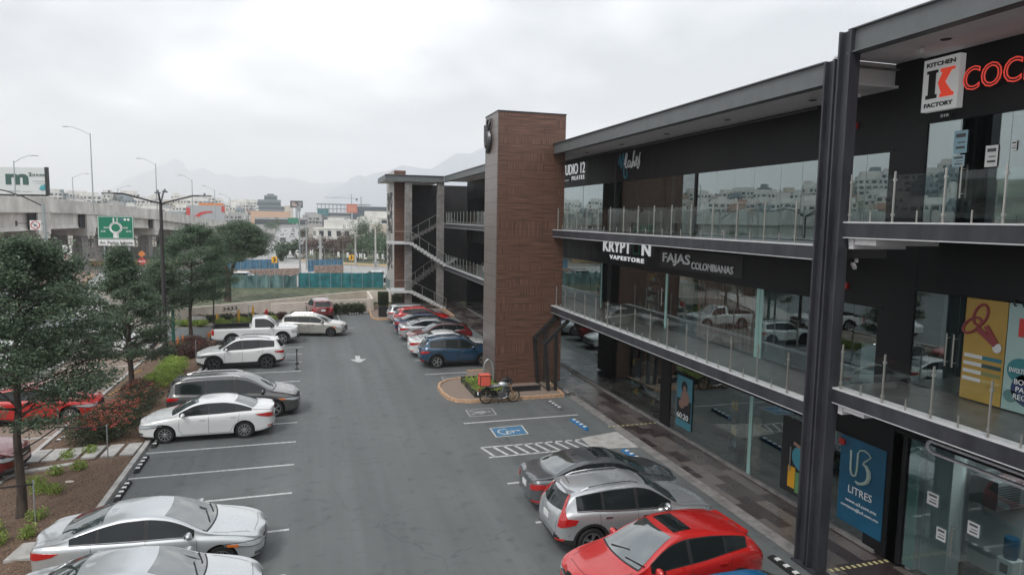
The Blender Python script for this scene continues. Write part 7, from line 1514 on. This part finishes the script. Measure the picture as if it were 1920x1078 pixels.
strip(lambda t, d_, g: [(11, d_), (11, t), (11.25, t), (11.25, d_)], 'bridge', 'parapet')
strip(lambda t, d_, g: [(-.12, d_-.32), (-.12, d_-.02), (11.3, d_-.02), (11.3, d_-.32)], 'bridge', 'deck')
for of in (.5, 3.6, 6.9, 10.2): strip(lambda t, d_, g, of=of: [(of, d_-.33), (of+.1, d_-.6), (of+.14, g+.5), (of-.05, g), (of+.75, g), (of+.56, g+.5), (of+.6, d_-.6), (of+.7, d_-.33)], 'bridge', 'girder')
def pier(i, w_=1.4):
    p, z = SL[i]; n = NR[i]; t = Vector((n.y, -n.x, 0)); b = MB(); a = p+n*.15; c = p+n*10.9
    b.bar((a.x, a.y, z[2]-.5), (c.x, c.y, z[2]-.5), w_+.2, 1.3); b.bar((a.x-n.x*.1, a.y-n.y*.1, (z[1]-.33+z[2]-.6)/2), (a.x+n.x*.5, a.y+n.y*.5, (z[1]-.33+z[2]-.6)/2), w_+.3, (z[1]-.33-z[2]+.6)); b.build('pier_cap', 'bridge', BR)
    b = MB(); g_ = a-n*.0+t*(-1.35); b.bar((g_.x+n.x*.2, g_.y+n.y*.2, (z[1]-.33+z[2])/2), (g_.x+n.x*.42, g_.y+n.y*.42, (z[1]-.33+z[2])/2), 1.1, (z[1]-.36-z[2])); b.build('joint_shade_box', 'int_dark', BR)  # dark box added for the shaded gap where the girders stop at the cap
    b = MB(); q = p+n*5.5; b.bar((q.x, q.y, -2), (q.x, q.y, z[2]-1.15), 2.4, 1.6, upv=(n.x, n.y, 0)); q = p+n*1.8; b.bar((q.x, q.y, -2), (q.x, q.y, z[2]-1.15), 1.3, 1.3, upv=(n.x, n.y, 0)); q = p+n*9.3; b.bar((q.x, q.y, -2), (q.x, q.y, z[2]-1.15), 1.3, 1.3, upv=(n.x, n.y, 0)); b.build('pier', 'concrete_dark', BR)
for i in (19, 25, 35, 40, 45, 50): pier(i)
# embankment, dark underpass wall and iron fence seen under the bridge
b = MB(); wallseg(b, (-62, 118), (-14, 134), 2.2, 2.0, .6); tag(b.build('retaining_wall', 'concrete_dark'), 'dark retaining wall in the shade under the bridge', 'wall')
o = thing('iron_fence', 'black iron fence on top of the retaining wall under the bridge', 'fence', (-38, 126, 2)); b = MB(); A2 = Vector((-62, 118, 2.2)); B2 = Vector((-14, 134, 2.0))
for k in range(130): p = A2.lerp(B2, k/130); b.bar(p, p+Vector((0, 0, 1.5)), .05)
b.build('bars', 'plastic', o)['kind'] = 'stuff'; b = MB(); b.bar(A2+Vector((0, 0, 1.4)), B2+Vector((0, 0, 1.4)), .06); b.bar(A2+Vector((0, 0, .3)), B2+Vector((0, 0, .3)), .06); b.build('rail', 'plastic', o)
b = MB(); wallseg(b, (-60, 101), (-21, 113), .75, .75, .5); tag(b.build('barrier_wall', mat('yellowed_concrete', (.36, .25, .13), .8, var=.3)), 'low ochre edged barrier wall beyond the lane signs', 'wall')

# ================================================================ far town, hills and mountains
def ridge(name, prof, depth, m, seed, rough=.06, base=-20, kind='structure'):
    """a mountain range: crest through the given (x, y, z) points with slopes on both sides, noisy"""
    from mathutils import noise
    P = [Vector(p) for p in prof]; S_ = []
    for i in range(len(P)-1):
        k = max(2, int((P[i+1]-P[i]).length/(depth*.05)))
        for j in range(k): S_.append(P[i].lerp(P[i+1], j/k))
    S_.append(P[-1]); n = 15; V = []; F = []
    for i, p in enumerate(S_):
        v = Vector((p.x, p.y, 0)).normalized()
        for j in range(n):
            t = (j/(n-1))*2-1; q = p+v*(t*depth); fall = (1-abs(t))**1.15; z = base+(p.z-base)*fall
            q2 = Vector((q.x, q.y, 0))/(depth*.35); z += (p.z-base)*rough*3*noise.fractal(q2+Vector((seed, 0, 0)), .9, 2.1, 5)*min(1, abs(t)*3)*(1-abs(t)); z += (p.z-base)*rough*.25*noise.fractal(q2*5, .9, 2, 3) if abs(t) < .3 else 0
            V.append((q.x, q.y, z))
    for i in range(len(S_)-1):
        for j in range(n-1): a = i*n+j; F.append((a, a+1, a+n+1, a+n))
    me = bpy.data.meshes.new(name); me.from_pydata(V, [], F); me.materials.append(MT[m]); me.update(); o = bpy.data.objects.new(name, me); COL.objects.link(o); o['kind'] = kind; return o
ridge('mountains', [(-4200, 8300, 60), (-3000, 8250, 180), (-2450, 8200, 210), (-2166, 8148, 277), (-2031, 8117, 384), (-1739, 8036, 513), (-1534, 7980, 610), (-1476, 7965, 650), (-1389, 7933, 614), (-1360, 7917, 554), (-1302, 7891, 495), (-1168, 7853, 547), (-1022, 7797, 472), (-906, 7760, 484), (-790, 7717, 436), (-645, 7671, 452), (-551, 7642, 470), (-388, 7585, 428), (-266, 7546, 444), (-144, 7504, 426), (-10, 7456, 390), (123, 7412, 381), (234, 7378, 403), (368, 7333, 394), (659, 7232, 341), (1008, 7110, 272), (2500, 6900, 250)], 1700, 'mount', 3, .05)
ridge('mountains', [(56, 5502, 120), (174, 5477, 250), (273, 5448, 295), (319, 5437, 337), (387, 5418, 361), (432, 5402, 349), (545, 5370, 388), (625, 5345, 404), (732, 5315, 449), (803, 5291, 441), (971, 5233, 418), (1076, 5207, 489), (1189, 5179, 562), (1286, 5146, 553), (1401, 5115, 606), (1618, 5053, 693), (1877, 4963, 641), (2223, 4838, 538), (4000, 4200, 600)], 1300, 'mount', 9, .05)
# hill to the left behind the bridge, curving round towards the camera (it is what the shop glass mirrors)
HL = [(-420, -260, 50), (-330, -60, 42), (-300, 120, 34), (-290, 260, 33), (-262, 400, 24), (-225, 560, 19), (-165, 640, 18), (-118, 680, 17), (-78, 760, 16), (-58, 900, 15)]
hill = ridge('hill', HL, 190, 'hill', 5, .05, base=-6)
bvh = BVHTree.FromPolygons([v.co for v in hill.data.vertices], [tuple(p.vertices) for p in hill.data.polygons])
def ground_z(x, y):
    h_ = bvh.ray_cast(Vector((x, y, 500)), Vector((0, 0, -1))); return h_[0].z if h_[0] is not None else 0
HM = [mat('house_white', (.62, .61, .58), .8, var=.12, scale=.3), mat('house_cream', (.52, .47, .40), .8, var=.12, scale=.3), mat('house_grey', (.34, .34, .34), .8, var=.15, scale=.3), mat('house_bluegrey', (.20, .25, .28), .7, var=.1, scale=.3), mat('house_terracotta', (.42, .25, .19), .8, var=.1, scale=.3)]
WIN = mat('dark_window', (.03, .045, .055), .15)
def house_proto(w_, dp_, h, floors, m, seed, setback=True):
    rr = random.Random(seed); o = bpy.data.objects.new('house', None); COL.objects.link(o); o.empty_display_size = 1
    b = MB(); b.box(-w_/2, -dp_/2, -4, w_/2, dp_/2, h); b.box(-w_/2-.15, -dp_/2-.15, h, w_/2+.15, dp_/2+.15, h+.35)
    if setback: b.box(-w_/2+w_*rr.uniform(.1, .3), -dp_/2+1.5, h+.35, w_/2-w_*rr.uniform(.05, .3), dp_/2-.5, h+3.0)
    b.box(-w_*.2, -dp_/2-1.0, h*.5, w_*.35, -dp_/2, h*.5+.18)
    if rr.random() < .6: b.lathe([(.0, h+.35), (.6, h+.35), (.6, h+1.6), (.45, h+1.8), (0, h+1.8)], (w_*.3, dp_*.2, 0), 'z', 8)
    b.build('wall', m, o, world=False); b = MB(); fh = h/floors
    for side in (-1, 1):
        for f_ in range(floors):
            x = -w_/2+rr.uniform(.6, 1.3)
            while x < w_/2-1.6: ww = rr.choice((1.1, 1.4, 2.4)); b.box(x, side*(dp_/2+.0)-.04, f_*fh+.95, min(x+ww, w_/2-.4), side*(dp_/2+.0)+.04, f_*fh+fh-.5); x += ww+rr.uniform(.7, 1.8)
            for sx in (-1, 1):
                y = -dp_/2+1
                while y < dp_/2-2: b.box(sx*w_/2-.04, y, f_*fh+1, sx*w_/2+.04, y+1.3, f_*fh+fh-.6); y += rr.uniform(2.4, 3.5)
    b.build('windows', WIN, o, world=False); return o
protos = [house_proto(*a) for a in ((9, 9, 6.2, 2, HM[0], 1), (12, 10, 6.4, 2, HM[0], 2), (8, 10, 9, 3, HM[0], 3), (14, 9, 6, 2, HM[2], 4), (10, 9, 6.2, 2, HM[1], 5), (9, 8, 9, 3, HM[3], 6), (18, 12, 9.2, 3, HM[0], 7), (7, 8, 3.4, 1, HM[1], 8), (11, 9, 6.2, 2, HM[4], 9))]
HD = ['white two storey house', 'wide white two storey house', 'tall narrow white house', 'low grey house', 'cream house', 'tall blue grey house', 'broad white apartment house', 'small cream house', 'terracotta house']
rh = random.Random(12); used = [False]*len(protos); placed = []
def put_house(k, x, y, z, rz, grp, where):
    lab = HD[k]+' '+where
    if not used[k]: o = protos[k]; used[k] = True; o.location = (x, y, z); o.rotation_euler = (0, 0, rz)
    else: o = copy_tree(protos[k], None, (x, y, z), rz)
    tag(o, lab, 'house', grp+', '+HD[k]); placed.append((x, y)); return o
P = [Vector((p[0], p[1], 0)) for p in HL]
for i in range(len(P)-2, -1, -1):
    a, c = P[i], P[i+1]; L_ = (c-a).length; cnt = int(L_/(19 if i < 3 else 10))
    for j in range(cnt):
        for row in (-115, -95, -75, -55, -35, -16, 0):
            if rh.random() < .15: continue
            p = a.lerp(c, (j+rh.uniform(-.3, .3))/cnt); v = p.normalized(); q = p+v*(row+rh.uniform(-6, 6)); 
            if min([abs(q.x-x)+abs(q.y-y) for x, y in placed[-40:]]+[99]) < 11: continue
            if len(placed) > 285: continue
            put_house(rh.choice((0, 0, 1, 1, 2, 3, 4, 5, 6, 6, 7, 8)), q.x, q.y, ground_z(q.x, q.y)-.4, math.atan2(-v.x, v.y)+rh.uniform(-.3, .3), 'houses on the left hillside', 'on the crowded hillside behind the bridge')
n_h = len(placed)
# mid distance buildings beyond the roundabout
for (k, x, y, z, rz, wh) in ((1, 6.5, 208, -2.2, .1, 'at the bend of the avenue behind the dry bushes'), (0, 13.0, 226, -2, .05, 'stepping up behind the broad white house'), (2, 9, 250, -4.2, .1, 'highest behind the bend of the avenue'), (1, 20, 232, -.8, .1, 'right of the tall evergreen trees'), (6, 27, 260, -1.5, 0, 'low behind the green bushes on the right'), (1, 36, 246, -.5, .2, 'beside the stair tower, beyond the bushes'), (0, 24, 290, -1, .1, 'behind the right hand houses'), (4, 33, 300, -2, .1, 'with a shop front beside the rising highway'), (7, 22, 205, -.5, .15, 'with a grey roof among the bushes')):
    put_house(k, x, y, z, rz, 'houses beyond the roundabout', wh)
for k, u in enumerate(used):
    if not u:
        for c in list(protos[k].children): bpy.data.objects.remove(c)
        bpy.data.objects.remove(protos[k])
for i in range(46):    # town blocks in the distance between hill and highway
    x = rh.uniform(-120, 150); y = rh.uniform(480, 1100)
    if abs(x-(-10-(y-118)*.02)) < 18 or (10 < x < 55 and y < 760): continue
    k = rh.choice([k for k in range(len(protos)) if used[k]]); o = copy_tree(protos[k], None, (x, y, -.5+rh.uniform(0, 4)), rh.uniform(-.3, .3)); tag(o, HD[k]+' in the distant flat part of the town', 'house', 'distant town houses, '+HD[k])
def block(name, label, x, y, w_, d_, z0, h, m, wm=None, floors=0, cat='building', rz=0, cap=None):
    o = thing(name, label, cat, (x, y, 0), rz); b = MB(); b.box(-w_/2, -d_/2, z0, w_/2, d_/2, h); b.build('wall', m, o, world=False)
    if floors:
        b = MB(); fh = (h-max(0, z0))/floors
        for f_ in range(floors): b.box(-w_/2-.1, -d_/2-.1, max(0, z0)+f_*fh+fh*.3, w_/2+.1, d_/2+.1, max(0, z0)+f_*fh+fh*.82)
        b.build('window_band', wm or WIN, o, world=False)
    return o
dkg = mat('office_dark_glass', (.04, .065, .08), .15); grn = mat('office_blue_grey', (.13, .17, .19), .5)
o = block('office_building', 'dark stepped office building with a narrow top standing alone in the distance', -39, 675, 28, 20, -2, 17.5, grn, dkg, 4)
for (x, w_, z0_, z1_) in ((-2, 22, 17.5, 24), (-.5, 12, 24, 28.5), (-.5, 6, 28.5, 30), (12, 14, -2, 13)): b = MB(); b.box(x-w_/2, -8, z0_, x+w_/2, 8, z1_); b.build('upper_block', grn, o, world=False); b = MB(); b.box(x-w_/2-.1, -8.1, z0_+.5*(z0_ > 0), x+w_/2+.1, 8.1, z0_+(z1_-z0_)*.6); b.build('window_band', dkg, o, world=False)
b = MB()
for k in range(5): b.box(-14.3, -9, 4+k*2.9, -12.0, -10.15, 5.6+k*2.9)
b.build('white_panel', 'white', o, world=False)
block('office_building', 'pale tower block just right of the dark stepped office', -22.5, 660, 8, 14, -2, 18, HM[1], None, 0)
block('peach_building', 'peach and grey low commercial building below the dark office', -28, 470, 26, 14, -2, 11, mat('peach_wall', (.58, .38, .26), .8), None, 0); block('shop_building', 'long low grey store with a dark glass front beside the peach building', -20, 448, 34, 10, -2, 6.8, HM[2], WIN, 1)
o = block('glass_office', 'wide dark blue glass office building beside the stair tower', 47, 520, 34, 24, -2, 16.5, mat('office_blue_glass', (.018, .04, .075), .12), dkg, 4)
o = block('construction_building', 'unfinished concrete building with open floors behind the orange billboard', 26, 560, 44, 26, -2, 11.5, HM[2], dkg, 3); b = MB()
for k in range(14): b.bar((-22+k*3.3, -13, 11.5), (-22+k*3.3, -13, 18.5), .35); b.bar((-22+k*3.3, 10, 11.5), (-22+k*3.3, 10, 18.5), .35)
b.build('open_column', 'galv', o, world=False); b = MB(); b.box(-23, -14, 18.5, 23, 12, 19.1); b.box(-23, -14, 14.6, 23, 12, 15.0); b.build('open_floor', 'galv', o, world=False); b = MB(); b.box(-22, -13.6, 8.5, -13, -13.3, 14.5); b.build('banner', 'teal', o, world=False)
o = block('red_white_shop', 'white retail shed with red panels behind the bridge', -49, 335, 17, 14, -2, 12.6, mat('shed_white', (.36, .38, .40), .7), None, 0, rz=.1); b = MB(); b.box(-8.6, -7.2, 6.5, -6.9, -7.05, 11.4); b.box(7.2, -7.2, 9.5, 8.7, -7.05, 12.3); b.build('red_panel', 'red', o, world=False)
b = MB(); ar = [(-6.3, 6.5), (-3.2, 6.6), (-1.8, 8.0), (.6, 8.9), (3, 9.1), (3, 9.9), (.3, 9.8), (-2.6, 9.2), (-4.6, 7.6), (-6.3, 7.6)]; b.face([(x, -7.2, z) for x, z in ar]); b.face([(x, -7.05, z) for x, z in ar][::-1])
b.build('red_curve', 'red', o, world=False); b = MB(); b.box(-3, -5, 12.6, 8, 3, 13.8); b.build('roof_sign', 'orange', o, world=False)
block('grey_shed', 'long blue grey shed left of the red and white shop', -72, 338, 28, 14, -2, 9.5, mat('shed_bluegrey', (.30, .36, .38), .7), None, 0, rz=.1)
def board(name, label, x, y, w_, z0, z1, m, rz=0, mast=.5):
    o = thing(name, label, 'billboard', (x, y, 0), rz); b = MB(); b.box(-w_/2, -.3, z0, w_/2, .3, z1); b.build('panel', m, o, world=False); b = MB(); b.tube([(0, .0, -1), (0, .0, z0)], mast, 8); b.build('mast', 'galv', o, world=False); return o
o = board('billboard', 'dark billboard with a pale picture on a tall mast right of the office', -9.5, 406, 7.6, 13.2, 17.6, mat('board_dark', (.025, .03, .035), .6), mast=.7); b = MB(); b.ball((-1.8, -.32, 15.4), (1.2, .05, 1.4), 7); b.ball((-.4, -.32, 14.8), (.9, .05, .9), 7); b.build('picture', mat('board_picture', (.40, .30, .27), .7), o, world=False); b = MB(); b.box(1.0, -.34, 15.8, 3.2, -.31, 16.4); b.box(1.4, -.34, 14.6, 3.0, -.31, 15.0); b.build('print', 'int_light', o, world=False)
o = board('billboard', 'orange billboard in front of the unfinished building', 24.8, 415, 7.0, 10.8, 16.4, mat('board_orange', (.50, .13, .08), .6)); b = MB(); [b.box(-2.8, -.34, z, 2.6, -.31, z+.5) for z in (12, 13.3, 14.6)]; b.build('print', mat('board_print', (.62, .35, .25), .6), o, world=False)
board('road_sign', 'distant green road sign beside the avenue', -9.5, 330, 5, 4.5, 7.2, 'green_sign', mast=.2)['category'] = 'sign'; board('road_sign', 'distant small blue road sign below the orange billboard', 16.5, 300, 2.4, 2.6, 3.9, bp, mast=.15)['category'] = 'sign'
o = thing('tower_crane', 'thin tower crane above the unfinished building', 'crane', (37, 625, 0)); b = MB(); b.bar((0, 0, 0), (0, 0, 30), .8); b.build('mast', 'galv', o, world=False); b = MB(); b.bar((-26, 0, 26.6), (6, 0, 26.0), .5); b.bar((0, 0, 30), (-18, 0, 26.6), .15); b.build('jib', 'galv', o, world=False); b = MB(); b.box(4, -1, 24, 6, 1, 26); b.box(9, -1, 18, 9.5, 1, 28); b.build('counterweight', 'int_mid', o, world=False)
# far vegetation
def far_tree(x, y, z, r, h, mt, label, n=900, seed=1, kind='bushy_tree', grp=None, ls=.22):
    global rng
    rng = np.random.default_rng(seed); o = thing(kind, label, 'tree', (x, y, z), 0, grp); b = MB(); b.tube([(x, y, z-.3), (x, y, z+h*.6)], [.12*r*.6, .04], 6); b.build('trunk', 'trunk', o)
    K = rng.normal(size=(9, 3))*np.array([r*.42, r*.42, h*.16])+np.array([x, y, z+h*.58]); P = K[rng.integers(0, 9, n)]; d = rand_dirs(n)*rng.random((n, 1))**.4; P = P+d*np.array([r*.5, r*.5, h*.24]); P[:, 2] = np.maximum(P[:, 2], z+.1); A, B = leaves(P, ls, .2); quads_mesh('crown', P, A, B, mt, o); return o
ft = random.Random(3)
for i in range(15): x = -1+i*1.55+ft.uniform(-.4, .4); y = 128-i*1.1+ft.uniform(-3, 3); dry = i < 6; far_tree(x, y, 0, ft.uniform(1.9, 2.6), ft.uniform(3.6, 5.0), 'leaf_dry' if dry else 'leaf_mid', 'dry brown leafless bush behind the wire fence' if dry else 'green bushy tree behind the wire fence', 1500, 200+i, 'dry_bush' if dry else 'bushy_tree', 'dry bushes behind the wire fence' if dry else 'green trees behind the wire fence', .16)
for i in range(12): x = 8+i*2.3; y = 140+ft.uniform(-4, 6); far_tree(x, y, 0, 2.6, 4.6, 'leaf_mid', 'green tree in the second row behind the wire fence', 900, 240+i, grp='second row of trees behind the wire fence', ls=.2)
for i, (x, y, r_, h, m) in enumerate(((14.5, 200, 3.2, 8.0, 'leaf_dark'), (16.6, 205, 3.0, 7.0, 'leaf_dark'), (19, 195, 3.4, 6.0, 'leaf_dark'), (-5.0, 126, 2.0, 3.8, 'leaf_dark'), (-3.2, 128, 2.0, 3.5, 'leaf_dark'), (-5.6, 118, 1.2, 2.4, 'leaf_dark'), (-3.6, 230, 2.0, 5, 'leaf_dark'), (-16, 300, 3, 6.5, 'leaf_dark'), (-19, 320, 3, 5, 'leaf_dark'))):
    far_tree(x, y, 0, r_, h, m, ('tall dark evergreen beside the white houses', 'dark evergreen right of the tallest one', 'low wide dark evergreen right of the white houses', 'dark round tree at the foot of the avenue', 'dark tree right of the round one by the avenue', 'small dark shrub beside the avenue', 'small dark tree on the edge of the avenue', 'dark tree below the peach building', 'smaller dark tree below the peach building')[i], 1400, 270+i)
for i, (x, y) in enumerate(((-36, 142), (-30, 150), (-44, 150), (-52, 146), (-25, 158))): far_tree(x, y, 0, 3.2, 5.6, 'leaf_far', 'grey green tree seen under the bridge', 1000, 290+i, grp='trees seen under the bridge')
for i in range(40):
    s = ft.randrange(len(HL)-1); p = P_ = Vector((HL[s][0], HL[s][1], 0)).lerp(Vector((HL[s+1][0], HL[s+1][1], 0)), ft.random()); q = p+p.normalized()*ft.uniform(-110, 0); far_tree(q.x, q.y, ground_z(q.x, q.y), 5, 8, 'leaf_far', 'tree between the houses of the left hillside', 260, 300+i, grp='trees between the houses on the hillside', ls=.7)
for (x, y, lab) in ((31, 225, 'palm tree beside the building on the right'), (26.5, 236, 'smaller palm left of the other palm')):
    o = thing('palm_tree', lab, 'palm', (x, y, 0)); b = MB(); b.tube([(x, y, -1), (x+.2, y, 4.6)], [.25, .16], 7); b.build('trunk', 'trunk', o); b = MB()
    for k in range(14): t = k*2*PI/14; b.tube([(x+.2, y, 4.6), (x+.2+1.1*math.cos(t), y+1.1*math.sin(t), 5.2), (x+.2+2.1*math.cos(t), y+2.1*math.sin(t), 4.3)], [.12, .16, .03], 4)
    b.build('fronds', 'leaf_mid', o)
# small cars on the avenue and on the roundabout
def far_car(x, y, z, rz, paint_m, label, grp='cars on the far avenue'):
    o = thing('moving_car', label, 'car', (x, y, z), rz, grp); b = MB()
    pr = [(-2.2, .35), (-2.25, .8), (-2.0, .95), (-1.5, 1.0), (-1.0, 1.42), (.3, 1.45), (.95, 1.0), (1.9, .85), (2.2, .7), (2.2, .35)]
    for k, (ya, yb, s) in enumerate(((-.86, .86, 1),)):
        b.face([(p[0], ya, p[1]) for p in pr]); b.face([(p[0], yb, p[1]) for p in pr][::-1])
        for i in range(len(pr)): a, c = pr[i], pr[(i+1) % len(pr)]; b.face([(a[0], ya, a[1]), (a[0], yb, a[1]), (c[0], yb, c[1]), (c[0], ya, c[1])])
    b.build('body', paint_m, o, world=False); b = MB()
    for ya in (-.875, .855): b.prism  # glass
    for s in (-1, 1): y_ = s*.865; b.box(-1.25, min(y_, y_+s*.01), 1.03, .6, max(y_, y_+s*.01), 1.33)
    b.face([(.40, -.7, 1.43), (.92, -.7, 1.07), (.92, .7, 1.07), (.40, .7, 1.43)]); b.face([(-1.08, -.7, 1.41), (-1.08, .7, 1.41), (-1.50, .7, 1.06), (-1.50, -.7, 1.06)]); b.build('window', 'car_glass', o, world=False); b = MB()
    for wx in (-1.35, 1.35):
        for wy in (-.9, .7): b.lathe([(0, wy), (.32, wy), (.32, wy+.2), (0, wy+.2)], (wx, 0, .32), 'y', 14)
    b.build('wheels', 'rubber', o, world=False)
PS = PAINTS
far_car(-8.6, 80.3, 0, R(170), PS['white'], 'white car passing behind the torn teal fence', None); far_car(7.5, 80.0, 0, R(178), PS['white'], 'white car mostly hidden behind the bright teal fence', None)
for i, (x, y, pm, lab) in enumerate(((-7.6, 150, 'grey', 'dark car on the avenue, nearest of the far ones'), (-9, 205, 'grey', 'dark car farther up the avenue'), (-10.5, 235, 'white', 'white car on the avenue left lane'), (-7.6, 250, 'silver', 'silver car on the avenue right lane'), (-12, 300, 'white', 'white car far up the avenue'), (-9.5, 330, 'silver', 'silver car farthest up the avenue'))): far_car(x, y, 0, R(92), PS[pm], lab)
for i in range(16):
    t = ft.random(); y = 350+t*300; z = pchip([(h[1], h[2]) for h in hw])(y); x = pchip([(h[1], h[0]) for h in hw])(y)+ft.choice((-9, -5, -1, 3, 6)); far_car(x, y, z, R(95), PS[ft.choice(('white', 'silver', 'grey', 'white'))], 'tiny car on the rising highway', 'cars on the rising highway')
for i in range(6): s = SL[8+i*7]; q = s[0]+NR[8+i*7]*(3 if i % 2 else 7.5); far_car(q.x, q.y, s[1][1]-.02, R(100), PS[('white', 'grey', 'silver', 'white', 'red', 'silver')[i]], 'car on the bridge deck mostly hidden by the parapet', 'cars on the bridge')
for x, y, pm, lab in ((-15.5, 38, 'white', 'white car on the street seen between the first two trees'), (-17.5, 29, 'grey', 'dark car on the street behind the nearest tree')): far_car(x, y, 0, R(100), PS[pm], lab, None)

# ================================================================ haze
b = MB(); b.box(-9050, -900, -22, 9050, 11600, 760)
hz_m = bpy.data.materials.new('haze'); hz_m.use_nodes = True; t = hz_m.node_tree; t.nodes.clear(); o_ = t.nodes.new('ShaderNodeOutputMaterial'); v_ = t.nodes.new('ShaderNodeVolumePrincipled')
v_.inputs['Color'].default_value = (.965, .98, 1.0, 1); v_.inputs['Density'].default_value = .00029; v_.inputs['Anisotropy'].default_value = .0; t.links.new(v_.outputs[0], o_.inputs['Volume'])
ho = b.build('haze', hz_m, fix=True); ho['kind'] = 'stuff'

# ================================================================ refit of positions to the final camera
# Positions came from image pixels with an earlier camera; warp to the final camera.
def plan(x, y):
    k = 1.0 if x >= 0 else 1.018+.0010*min(27, max(0, -x-6))
    return x*k, 1.105*y+.1+.02*max(-30, min(30, x))+(.2 if x > 11 and y < 11.2 and y > -8 else 0)
STRETCH = ('shopping_building', 'clad_tower', 'stair_block', 'stair_tower', 'glass_porch', 'shop_sign', 'cursive_sign', 'box_sign', 'letter_sign', 'window_poster', 'sale_poster', 'shopping_poster', 'stationery_poster', 'price_poster', 'window_film', 'boundary_wall', 'highway_bridge', 'mesh_fence', 'blue_railing', 'wire_fence', 'iron_fence', 'planter_box')
for o in list(COL.objects):
    if o.parent is not None or o.type in ('CAMERA', 'LIGHT') or o.name.startswith('haze') or o.get('fixed'): continue
    base = o.name.split('.')[0]
    if o.type == 'EMPTY':
        x, y = plan(o.location.x, o.location.y); zf = .992 if (base in STRETCH and o.location.x > 6 and 'fence' not in base and 'railing' not in base) else 1
        o.location = (x, y, o.location.z*zf)
        if base == 'highway_bridge': o.location.z += .45
        if base in STRETCH: o.scale = (1, 1.105, zf)
    elif o.type == 'MESH':
        for ch in o.children:
            if ch.type == 'MESH':
                for v in ch.data.vertices: v.co.x, v.co.y = plan(v.co.x, v.co.y); v.co.z *= .992 if v.co.x > 11 else 1
        zf = .992 if (o.get('kind') is None and o.matrix_world.translation.length == 0 and len(o.data.vertices) and o.data.vertices[0].co.x > 11) else 1
        for v in o.data.vertices: v.co.x, v.co.y = plan(v.co.x, v.co.y); v.co.z *= zf
        o.data.update()
for o in COL.objects:
    if 'fixed' in o: del o['fixed']
